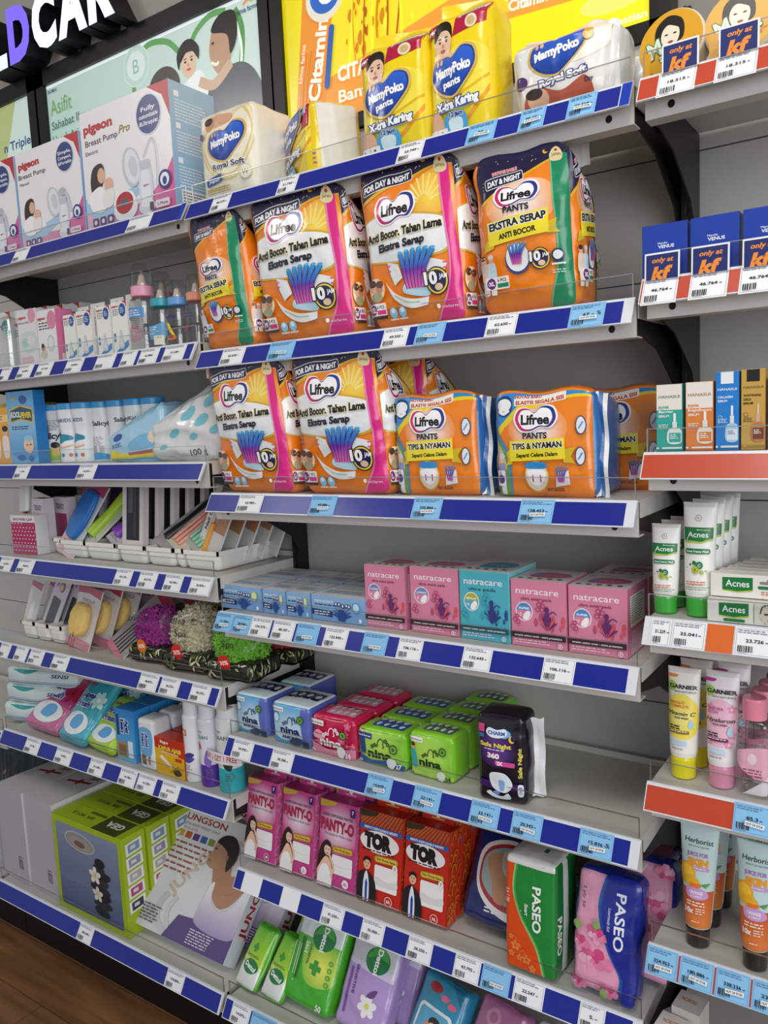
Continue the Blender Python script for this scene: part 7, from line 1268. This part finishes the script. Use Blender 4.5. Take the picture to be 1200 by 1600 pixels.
def tube(label, sh, u0, u1, yf, H, art, bodyc, capc, rows=(), lean=2, group='tubes', cap=.032, dy=.05, clearcap=False, rz=0, wide=1.18, dx=.002):
    xc, W, z = span(sh, u0, u1, yf); R = W / 2 * .92; hc = cap; b = tag(empty('cosmetic_tube'), label, 'tube', group); Hb = H - hc
    def pos(x, y, o_):      # flat crimped top, round shoulder at the cap
        t = np.clip(y / Hb, 0, 1); a = R * (1 + (wide - 1) * t) + o_; bb = R * np.sqrt(np.clip(1 - t ** 1.5, 0, 1)) * .92 + .0012 + o_; ph = x / (W) * math.pi
        s0 = sstep(-.001, .06, t) * .06 + .94
        return np.stack([a * s0 * np.sin(ph), -bb * s0 * np.cos(ph), hc + y], 1)
    m = MB(); m.surf(pos, np.linspace(-W, W, 49), np.concatenate([np.linspace(0, .08, 5), np.linspace(.12, .95, 16), [.953, .965, .977, .99, 1]]) * Hb, bodyc); m.art(lambda x, y, o_: pos(W / math.pi * np.arcsin(np.clip(2 * x / W, -.995, .995)), y, o_), art, W * .97, Hb * .985, -W * .485, Hb * .008, e=.004); m.box(-R * wide, R * wide, -.0012, .0012, H - .0006, H, bodyc); m.build('tube_body', 'plastic', b)
    MB().lathe([(0, .0), (R * .86, 0), (R * .89, .002), (R * .93, hc * .86), (R * .9, hc), (0, hc + .001)], capc, 36).build('cap', 'gloss', b)
    t = math.radians(lean); place(b, (xc, yf + R, z + .001), -lean, rz)
    for k, nm in enumerate(rows): copy_thing(b, (xc + dx * (k + 1), yf + R + dy * (k + 1), z + .001), nm)
    return b
def art_acne(H):
    A = Art(H); A.r(0, H * .955, 100, H * .05, '#dcdad4')
    A.flat(1)
    for k in range(24): A.r(2 + k * 4, H * .955, 1.2, H * .045, '#c8c6c0')
    A.flat(0)
    A.e(50, H * .84, 9, 9, '#3a6a52'); A.e(50, H * .84, 7.8, 7.8, '#eeeeea'); A.t('R', 50, H * .84, 8, '#3a6a52', b=0)
    A.p([(6, H * .74), (94, H * .74), (94, H * .60), (60, H * .57), (6, H * .575)], '#b4c43a'); A.p([(6, H * .74), (94, H * .74), (94, H * .625), (62, H * .588), (6, H * .60)], '#16783c'); A.t('Acnes', 50, H * .665, 16, '#f4f8f2', w=62, b=.012); A.t('Mentholatum', 66, H * .715, 4, '#e6f0e2', w=38); A.l([(18, H * .6), (18, H * .63)], 2, '#eef6e8', sm=False)
    A.r(12, H * .455, 76, H * .058, '#1c7a44', 6); A.t('Acnes Creamy Wash', 50, H * .484, 6, '#f2f6f0', w=68, b=.03); 
    for x, y, r, c in ((30, .34, 3, '#14503a'), (42, .36, 6, '#1c6a44'), (58, .335, 11, '#1c7a4a'), (46, .285, 11, '#b0b832'), (66, .26, 6, '#a4bc3a'), (78, .275, 3, '#a4bc3a'), (20, .31, 1.6, '#14503a')): A.e(x, H * y, r, r, c)
    A.t('C', 58, H * .335, 9, '#e6f0e6', b=.02); A.t('E', 46, H * .285, 8, '#6a7a1c', b=.01); A.lines(18, H * .16, 64, 2, 7, '#d0705a', .5, .2); A.lines(10, H * .10, 80, 2, 6, '#7a9a86', .4, .2); return A
tube('shorter white face wash tube with bright green cap, by the pink pad box', 'R4', 1014, 1056, .022, .136, art_acne(240), '#efeeea', '#3fae3a', ('shorter white face wash tube, second from the front', 'shorter white face wash tube, third from the front'), 3, 'white tubes with green caps', .026, .045)
tube('taller white face wash tube with bright green cap', 'R4', 1063, 1112, .02, .170, art_acne(270), '#efeeea', '#3fae3a', ('taller white face wash tube, second from the front', 'taller white face wash tube, third from the front', 'taller white face wash tube, rearmost'), 3, 'white tubes with green caps', .030, .045)
def art_gelbox(H, pic):
    A = Art(H); A.r(0, 0, 100, H, '#e9e7e0'); A.p([(14, H * .86), (50, H * .9), (50, H * .28), (32, H * .2), (14, H * .26)], '#b4c43a'); A.p([(14, H * .86), (50, H * .9), (50, H * .36), (32, H * .26), (14, H * .32)], '#16783c'); A.t('Acnes', 32, H * .62, H * .3, '#f4f8f2', w=28, b=.012)
    if pic: A.r(56, H * .06, 40, H * .86, '#dcdccf'); [A.r(56 + 13 * k, H * .06, .6, H * .86, '#555') for k in range(4)]; A.e(76, H * .45, 13, H * .38, '#d9d0bc'); A.l([(64, H * .5), (68, H * .86), (84, H * .86), (88, H * .5)], 1.6, '#4a4a44'); A.e(71, H * .5, 3, 1.6, '#444'); A.e(81, H * .5, 3, 1.6, '#444'); A.e(76, H * .24, 4, 1.4, '#8a5a4a'); A.r(20, H * .06, 26, H * .13, '#1c7a44', 2)
    else: A.e(72, H * .78, 6, H * .12, '#8a8880'); A.r(58, H * .64, 28, H * .12, '#8a8880', 3); A.r(56, H * .42, 30, H * .14, '#1c7a44', 3); A.lines(60, H * .32, 22, 2, H * .1, '#d0705a')
    return A
xc, W, z = span('R4', 1105, 1238, .012)
o = carton('gel_carton', 'flat white acne gel carton lying in front, with a face drawing', 'box', 'flat white gel cartons', W, .045, .034, {'front': art_gelbox(36, True)}, '#e6e3da'); put(o, 'R4', 1105, 1238, .012, .045)
xc = ux(1170, .04, z + .05); W2 = .115
for k in range(6):
    lab = 'flat white gel carton with hang hole, ' + ('foremost above the lying one', 'second in the raised row', 'third in the raised row', 'fourth in the raised row', 'fifth in the raised row', 'rearmost in the raised row')[k]
    if k == 0: p0 = carton('gel_carton', lab, 'box', 'flat white gel cartons', W2, .022, .034, {'front': art_gelbox(30, False)}, '#e6e3da'); loc0 = (ux(1111, .028, z + .05) + W2 / 2, .035, z + .036); place(p0, loc0)
    else: copy_thing(p0, (loc0[0] + .006 * k, loc0[1] + .026 * k, loc0[2] + (.0 if k < 1 else -.0)), lab)
for k in range(5): 
    copy_thing(o, (o.location.x + .006 * k, o.location.y + .0475 * (k + 1), o.location.z), 'flat white gel carton in the lower row, ' + ('second', 'third', 'fourth', 'fifth', 'sixth')[k] + ' from the front') if k < 4 else None
def art_garn(H, k):
    A = Art(H); c = ('#f3e05a', '#f2bcd0')[k]; A.r(0, H * .955, 100, H * .05, '#d9d6d4'); A.b([(4, H * .62), (50, H * .72), (96, H * .60), (97, H * .28), (50, H * .20), (3, H * .28)], c)
    if k == 0: A.e(50, H * .45, 40, 58, ('r', '#f8ee9a', '#efd83a', 50, H * .45, 58))
    else: [flower(A, x, H * y, 13, '#e89ab8', 5, '#f6d8e2') for x, y in ((20, .62), (84, .62), (88, .34), (14, .26), (80, .24))]
    A.b([(0, H * .93), (34, H * .93), (28, H * .90), (0, H * .90)], ('#ea8a3a', '#c2308a')[k]); A.e(17, H * .80, 15, 16, '#a8cc5a'); A.t('GARNIER', 52, H * .80, 13, '#1c1c1e', w=86, b=.035); A.t('SKIN NATURALS', 58, H * .745, 6, '#333', w=66, b=0)
    A.t(('BRIGHT', 'SAKURA')[k], 12, H * .62, 9, ('#e07a3a', '#c25a9a')[k], w=48, b=.02, al='l'); A.t(('COMPLETE', 'GLOW')[k], 12, H * .58, 9, ('#e07a3a', '#c25a9a')[k], w=(60, 34)[k], b=.02, al='l'); A.t(('Vitamin C', 'Hyaluron')[k], 50, H * .50, 13, '#1a1a1c', w=86, b=.01, it=.3); A.t('FACE WASH', 50, H * .45, 6, '#222', w=44, b=.03)
    A.b([(80, H * .44), (88, H * .37), (80, H * .33), (72, H * .37)], '#a9d4e8'); A.lines(12, H * .36, 34, 2, 8, '#222', .5, .1); A.r(10, H * .27, 66, H * .036, ('#8a6a2a', '#6a1a5a')[k]); A.lines(14, H * .30, 56, 1, 6, '#f2eee6'); A.r(14, H * .14, 56, H * .05, ('#b9d8ee', '#c9dcee')[k]); A.lines(20, H * .1, 48, 1, 6, '#777'); return A
tube('white and yellow face wash tube with yellow cap', 'R5', 1040, 1086, .028, .172, art_garn(290, 0), '#eeece4', '#e6d81c', ('white and yellow face wash tube, second from the front', 'white and yellow face wash tube, third from the front'), 3, 'face wash tubes', .034, .05, wide=1.22, dx=.006)
tube('white and pink face wash tube with pink cap', 'R5', 1099, 1147, .022, .176, art_garn(290, 1), '#f0e8ec', '#e090ae', ('white and pink face wash tube, second from the front',), 3, 'face wash tubes', .034, .05, wide=1.22, dx=.006)
def ponds(x, y, label):
    z = SH['R5']; b = tag(empty('micellar_bottle', (x, y, z + .001)), label, 'bottle', 'clear bottles with pink caps'); R = .0235
    Box(2 * R, R * 1.5, .118, .012, (.001, .001, 0), col='#fff', cell=.02).finish().build('bottle_body', 'clear_bottle', b)
    A = Art(200); A.t('POND\'S', 46, 180, 13, '#6a4a5a', w=80, b=0); A.t('Vitamin', 52, 158, 12, '#c0406a', w=60, b=0, it=.2); A.t('MICELLAR WATER', 50, 142, 7, '#5a3a4a', w=78, b=0); A.b([(0, 120), (100, 134), (100, 60), (60, 50), (0, 90)], '#e8b0c4'); A.p([(100, 60), (100, 4), (20, 4)], '#efe6ea'); A.e(50, 104, 13, 15, '#f0d8e0'); A.lines(24, 76, 60, 3, 8, '#a04a6a')
    m = MB(); q = Box(2 * R, R * 1.5, .118, .012, (.001, .001, 0)); m.art(q.pos('front'), A, 2 * R, .112, 0, .002, e=.006, base=.0006); m.build('label_print', 'film', b)
    MB().lathe([(R * .52, .116), (R * .72, .117), (R * .72, .145), (R * .66, .148), (0, .148)], '#e88aa2', 28).build('cap', 'gloss', b); return b
xp = ux(1179, .035, .95)
for k in range(5): ponds(xp + .004 * k, .035 + .042 * k, 'clear micellar water bottle with pink cap, ' + ('front of its row', 'second from the front', 'third from the front', 'fourth from the front', 'rearmost of its row')[k])
def art_herb(H):
    A = Art(H); A.r(0, 0, 100, H * .38, ('g', '#e0823f', '#cf5a2e', 0, 0, 0, H * .38)); A.t('Herborist', 52, H * .86, 13, '#233038', w=76, b=.012, it=.1); A.t('BEAUTY BY NATURE', 52, H * .805, 4, '#55656c', w=56, b=0); A.t('JUICE FOR', 50, H * .73, 10, '#b07ab8', w=60, b=.04); A.t('SKIN', 52, H * .655, 17, '#f0a02a', w=58, b=.07); A.r(20, H * .575, 64, H * .035, '#c99ad0'); A.lines(24, H * .6, 56, 1, 5, '#f4eaf6')
    A.e(20, H * .53, 26, 28, '#efa51f'); A.e(20, H * .53, 21, 23, '#f6c23a'); A.b([(10, H * .50), (40, H * .52), (60, H * .46), (40, H * .42), (12, H * .43)], '#e8b02a'); A.l([(30, H * .42), (64, H * .435)], 13, '#e8762a', w2=8, sm=False); [A.l([(66, H * .44), (80 + 4 * k, H * (.42 + .02 * k))], 3, '#4f9a3a', sm=False) for k in range(3)]
    A.b([(20, H * .39), (50, H * .41), (80, H * .38), (84, H * .32), (56, H * .29), (24, H * .31)], '#c99ad0'); A.t('ORANGE', 50, H * .362, 8, '#f6eef8', w=40, b=.03); A.t('& CARROT', 52, H * .325, 6, '#f6eef8', w=34, b=.02); A.lines(22, H * .27, 56, 2, 7, '#f8e0d0', .5, .2); A.t('10x', 30, H * .18, 13, '#f9ece2', w=28, b=.05); A.lines(50, H * .21, 34, 3, 6, '#f4d8c8'); A.lines(38, H * .08, 28, 1, 6, '#f4d8c8'); return A
for u0, u1, yf, nm in ((1063, 1108, .02, 'pale blue and orange fruit scrub tube, left of the two front ones'), (1152, 1200, .008, 'pale blue and orange fruit scrub tube at the photo edge')):
    tube(nm, 'R6', u0, u1, yf, .190, art_herb(260), '#c4dcdc', '#2c2826', ('pale blue and orange scrub tube behind ' + ('the left front one' if yf > .01 else 'the photo edge one'),) + (('pale blue and orange scrub tube, third in the left row',) if yf > .01 else ()), 5, 'fruit scrub tubes', .030, .062, wide=1.5, dx=.004)
A = Art(100); A.r(0, 0, 100, 100, '#c9c4be'); A.t('NOROID', 50, 60, 14, '#c0602a', w=66, b=.01); T = Art(60); T.r(0, 0, 100, 60, '#d3cec8'); T.t('NOROID', 46, 34, 12, '#b8582a', w=56, b=.01)
o = carton('cream_carton', 'small white carton with orange lettering below the blue tags, right one', 'box', 'small white cartons at the bottom right', .045, .045, .10, {'front': A, 'top': T}, '#cbc6c0'); place(o, (.972, .052, SH['R7'] + .001), 0, -6)
copy_thing(o, (.955, .004, SH['R7'] - .0 + .001), 'small white carton with orange lettering, front left one at the bottom edge', scale=(1, 1, .88))

# ---------------------------------------------------------------- lit panels and sign above the shelves
FR = '#0c0b0b'
def lightbox(label, x0, x1, z0, z1, art):
    b = tag(empty('lightbox', ((x0 + x1) / 2, .31, z0)), label, 'lightbox', 'lit advertising panels'); w, h = x1 - x0, z1 - z0; b.location.y = 0; b.location.x = 0; b.location.z = 0
    m = MB(); m.box(x0, x1, .300, .33, z0, z1, '#cfe0dc'); m.art(lambda x, y, o_: np.stack([x0 + x, .300 - o_ + 0 * x, z0 + y], 1), art, w, h); m.build('lit_panel', 'backlit', b)
    f = MB()
    for q in ((x0 - .036, x0, z0 - .03, z1 + .045), (x1, x1 + .036, z0 - .03, z1 + .045), (x0 - .036, x1 + .036, z1, z1 + .045), (x0 - .036, x1 + .036, z0 - .03, z0)): f.box(q[0], q[1], .290, .336, q[2], q[3], FR)
    f.build('frame', 'steel_black', b); return b
A = Art(34, 83.6); A.r(0, 0, 83.6, 34, ('g', '#a9c4bc', '#c2d4cc', 0, 0, 60, 34)); A.r(0, 33.2, 83.6, .8, '#eef6f6')
ox, oz = -.877, 2.13
def q(x, z): return ((x - ox) * 100, (z - oz) * 100)
A.l([q(-.50, 2.30), q(-.49, 2.40), q(-.44, 2.455), q(-.36, 2.445), q(-.30, 2.40), q(-.25, 2.44), q(-.20, 2.46), q(-.15, 2.455)], 1.5, '#5f9a5a'); A.l([q(-.12, 2.45), q(-.10, 2.40), q(-.11, 2.32), q(-.14, 2.22)], 1.6, '#4f8f4a'); A.l([q(-.13, 2.45), q(-.105, 2.36), q(-.125, 2.26)], .8, '#e6efe8')
A.e(*q(-.482, 2.42), 5.2, 5.2, '#c9dcd4'); A.e(*q(-.482, 2.42), 4.9, 4.9, '#b6cec4'); A.e(*q(-.482, 2.42), 3.6, 3.6, '#cfded8'); A.t('B', *q(-.482, 2.42), 3.6, '#8fb0a4', b=0)
A.e(*q(-.38, 2.335), 6, 5.4, '#4a4440')
A.b([q(-.30, 2.33), q(-.33, 2.30), q(-.33, 2.20), q(-.22, 2.20), q(-.24, 2.34)], '#dfe2e0'); face(A, *q(-.285, 2.375), 3.4, '#1f1a18', skin='#d2b49c'); A.b([q(-.325, 2.40), q(-.30, 2.425), q(-.27, 2.425), q(-.245, 2.40), q(-.25, 2.372), q(-.262, 2.395), q(-.305, 2.395), q(-.32, 2.365)], '#1f1a18')
A.b([q(-.215, 2.30), q(-.12, 2.33), q(-.06, 2.29), q(-.04, 2.20), q(-.22, 2.20)], '#4a5058'); A.b([q(-.20, 2.34), q(-.21, 2.38), q(-.19, 2.43), q(-.15, 2.43), q(-.135, 2.37), q(-.15, 2.33), q(-.175, 2.315)], '#b08a70'); A.b([q(-.20, 2.42), q(-.17, 2.45), q(-.12, 2.445), q(-.115, 2.39), q(-.14, 2.355), q(-.148, 2.40)], '#1a1614'); A.l([q(-.205, 2.352), q(-.19, 2.343), q(-.18, 2.347)], .7, '#e8e0d8'); A.l([q(-.25, 2.32), q(-.20, 2.30), q(-.14, 2.335)], 2.4, '#c0a088'); A.e(*q(-.196, 2.393), .5, .3, '#2a1c16')
A.t('kimia farma', *q(-.078, 2.437), 1.1, '#2a3a6a', w=6.6, b=.02); A.l([q(-.09, 2.448), q(-.075, 2.456), q(-.06, 2.45)], .5, '#e08a3a')
A.t('Asifit', *q(-.855, 2.402), 4.6, '#6f9a5a', w=10.5, b=-.01, al='l') if 0 else A.t('Asifit', 1.6, 27.6, 4.4, '#6f9a5a', w=10, b=0, al='l'); A.t('Sahabat Ibu', 1.6, 22.6, 2.3, '#4a6a5a', w=15.5, b=.01, al='l'); A.t('Untuk Asi', 1.6, 18.6, 2.3, '#4a6a5a', w=12, b=.01, al='l'); A.t('BUMN', 1.2, 32.0, .9, '#2a4a7a', w=4, b=.02, al='l')
lightbox('lit pale green panel with a father and child, above the breast pump boxes', ox, -.041, oz, 2.47, A)
A = Art(34, 83.6); A.r(0, 0, 83.6, 34, ('g', '#a9c4bc', '#c2d4cc', 0, 0, 60, 34)); A.p([(60, 34), (76, 34), (66, 12), (56, 16)], '#a9b47a'); A.t('n Triple', 82, 22, 2.6, '#2a4a7a', w=14, b=.02, al='r'); A.t('Action', 82, 17.5, 2.4, '#2a4a7a', w=10, b=.01, al='r')
lightbox('lit pale green panel at the far left edge of the wall', -1.795, -.959, oz, 2.47, A)
ox, oz = .026, 2.13
A = Art(36, 82.5); A.r(0, 0, 82.5, 36, '#e6d40a'); A.r(0, 0, 10, 36, ('g', '#d8c800', '#f0e020', 0, 0, 10, 0)); A.p([(15, 36), (50, 36), (50, 6), (12, 6)], '#e8d62a'); A.p([(40, 36), (83, 36), (83, 14), (46, 14)], '#eda23a'); A.p([(11, 0), (11, 9), (48, 17), (55, 14), (55, 0)], '#e8983a')
A.p([q(.10, 2.5), q(.045, 2.13), q(.13, 2.13), q(.19, 2.5)], '#e08a2c'); g = random.Random(12)
for k in range(90):
    x, y = g.gauss(24, 4.5), g.uniform(12, 36); r_ = g.uniform(.15, .7); A.b([(x, y - r_ * 2.5), (x + r_, y), (x + r_ * .4, y + r_ * 2.5), (x - r_, y)], g.choice(('#f6ea3a', '#f2dc2a', '#a8600f', '#c9820f')), 3)
for k in range(8): x = 18 + k * 2; A.l([(x, 10), (x + g.uniform(-1, 2), 20), (x + g.uniform(0, 5), 36)], g.uniform(.2, .6), g.choice(('#a8600f', '#f6ea3a', '#c9820f')))
for k in range(5): x = 4 + k; A.l([(x, 4), (x + .6, 9), (x + g.uniform(1, 3), 16)], .3, '#b57a0f')
A.t('Citamin', 9.6, 13.6, 3.2, '#f6f2e4', w=17, b=.035, rot=78); A.t('kimia farma', 5.2, 14, 1.1, '#f2e6d0', w=8, b=.01, rot=78); A.r(12.2, 7, 1.5, 13, '#2a5aa6', .7, -10); A.lines(0, 0, 0, 0, 1, '#000')
A.e(12.4, 26, 5.2, 5, '#d9d6c4'); A.e(12.6, 26.6, 4.2, 4, '#2a62b8'); A.t('C', 12.6, 26.6, 4, '#f2f4f8', b=.03)
A.t('CITAMIN', 15, 9.2, 3, '#f6f2e4', w=14, b=.04, al='l'); A.t('Bantu Jaga', 15, 4.6, 2.6, '#f6f2e4', w=18, b=.02, al='l')
A.p([(52, 0), (83, 0), (83, 10), (66, 15), (52, 8)], '#ecdc1a'); A.r(53, 8, 18, 4.6, '#e8983a', 2, -3); A.r(54, 8.6, 1.2, 3.4, '#2a5aa6', 0, -3); A.t('Citamin', 60, 10.4, 2, '#f6f2e4', w=8, b=.03, rot=-3); A.e(68.6, 9.8, 1.7, 1.7, '#2a62b8'); A.e(76, 5.4, 6, 2, '#e8dc6a'); A.t('Peringatan Perhatian', 82, 1.6, 1.3, '#f8f4d0', w=19, b=.02, al='r')
lightbox('lit yellow and orange vitamin panel above the yellow diaper packs', ox, .851, oz, 2.49, A)
def letter(ch, x, z, h, faceC, label, w, dep=.075):
    b = tag(empty('channel_letter', (x, .227, z)), label, 'letter', 'lit letters of the wall sign'); T = text_tris(ch, .06, 0) * (h / .85); T = T - np.array([T[..., 0].min(), 0]); T = T * np.array([w / T[..., 0].max(), 1])
    P = T.reshape(-1, 2); n = len(P); F = np.arange(n).reshape(-1, 3); m = MB(); m.add(np.stack([P[:, 0], 0 * P[:, 0], P[:, 1]], 1), F, np.tile([0, -1, 0], (n, 1)), lin(faceC)); m.build('letter_face', 'letter_face', b)
    key = {}
    for t in T:
        for i in range(3):
            a, c = tuple(np.round(t[i], 6)), tuple(np.round(t[(i + 1) % 3], 6)); key[(a, c)] = 1
    s = MB()
    for (a, c) in key:
        if (c, a) not in key: s.quads([(a[0], .001, a[1]), (c[0], .001, c[1]), (c[0], dep, c[1]), (a[0], dep, a[1])], [(0, 3, 2, 1)], '#17151a')
    s.add(np.stack([P[:, 0], .002 + 0 * P[:, 0], P[:, 1]], 1), F, np.tile([0, -1, 0], (n, 1)), lin('#17151a')); s.build('letter_return', 'steel_black', b)
for ch, x, w, c, nm in (('L', -1.040, .098, '#c9d6f0', 'white letter L left of the purple D'), ('D', -.930, .105, '#6a5ae0', 'purple lit letter D of the wall sign'), ('C', -.812, .108, '#d6e2f6', 'white lit letter C right of the purple D'), ('A', -.698, .125, '#d6e2f6', 'white lit letter A right of the C'), ('R', -.566, .105, '#d6e2f6', 'white lit letter R, last one in view at the top edge')):
    letter(ch, x, 2.530, .158, c, nm, w)
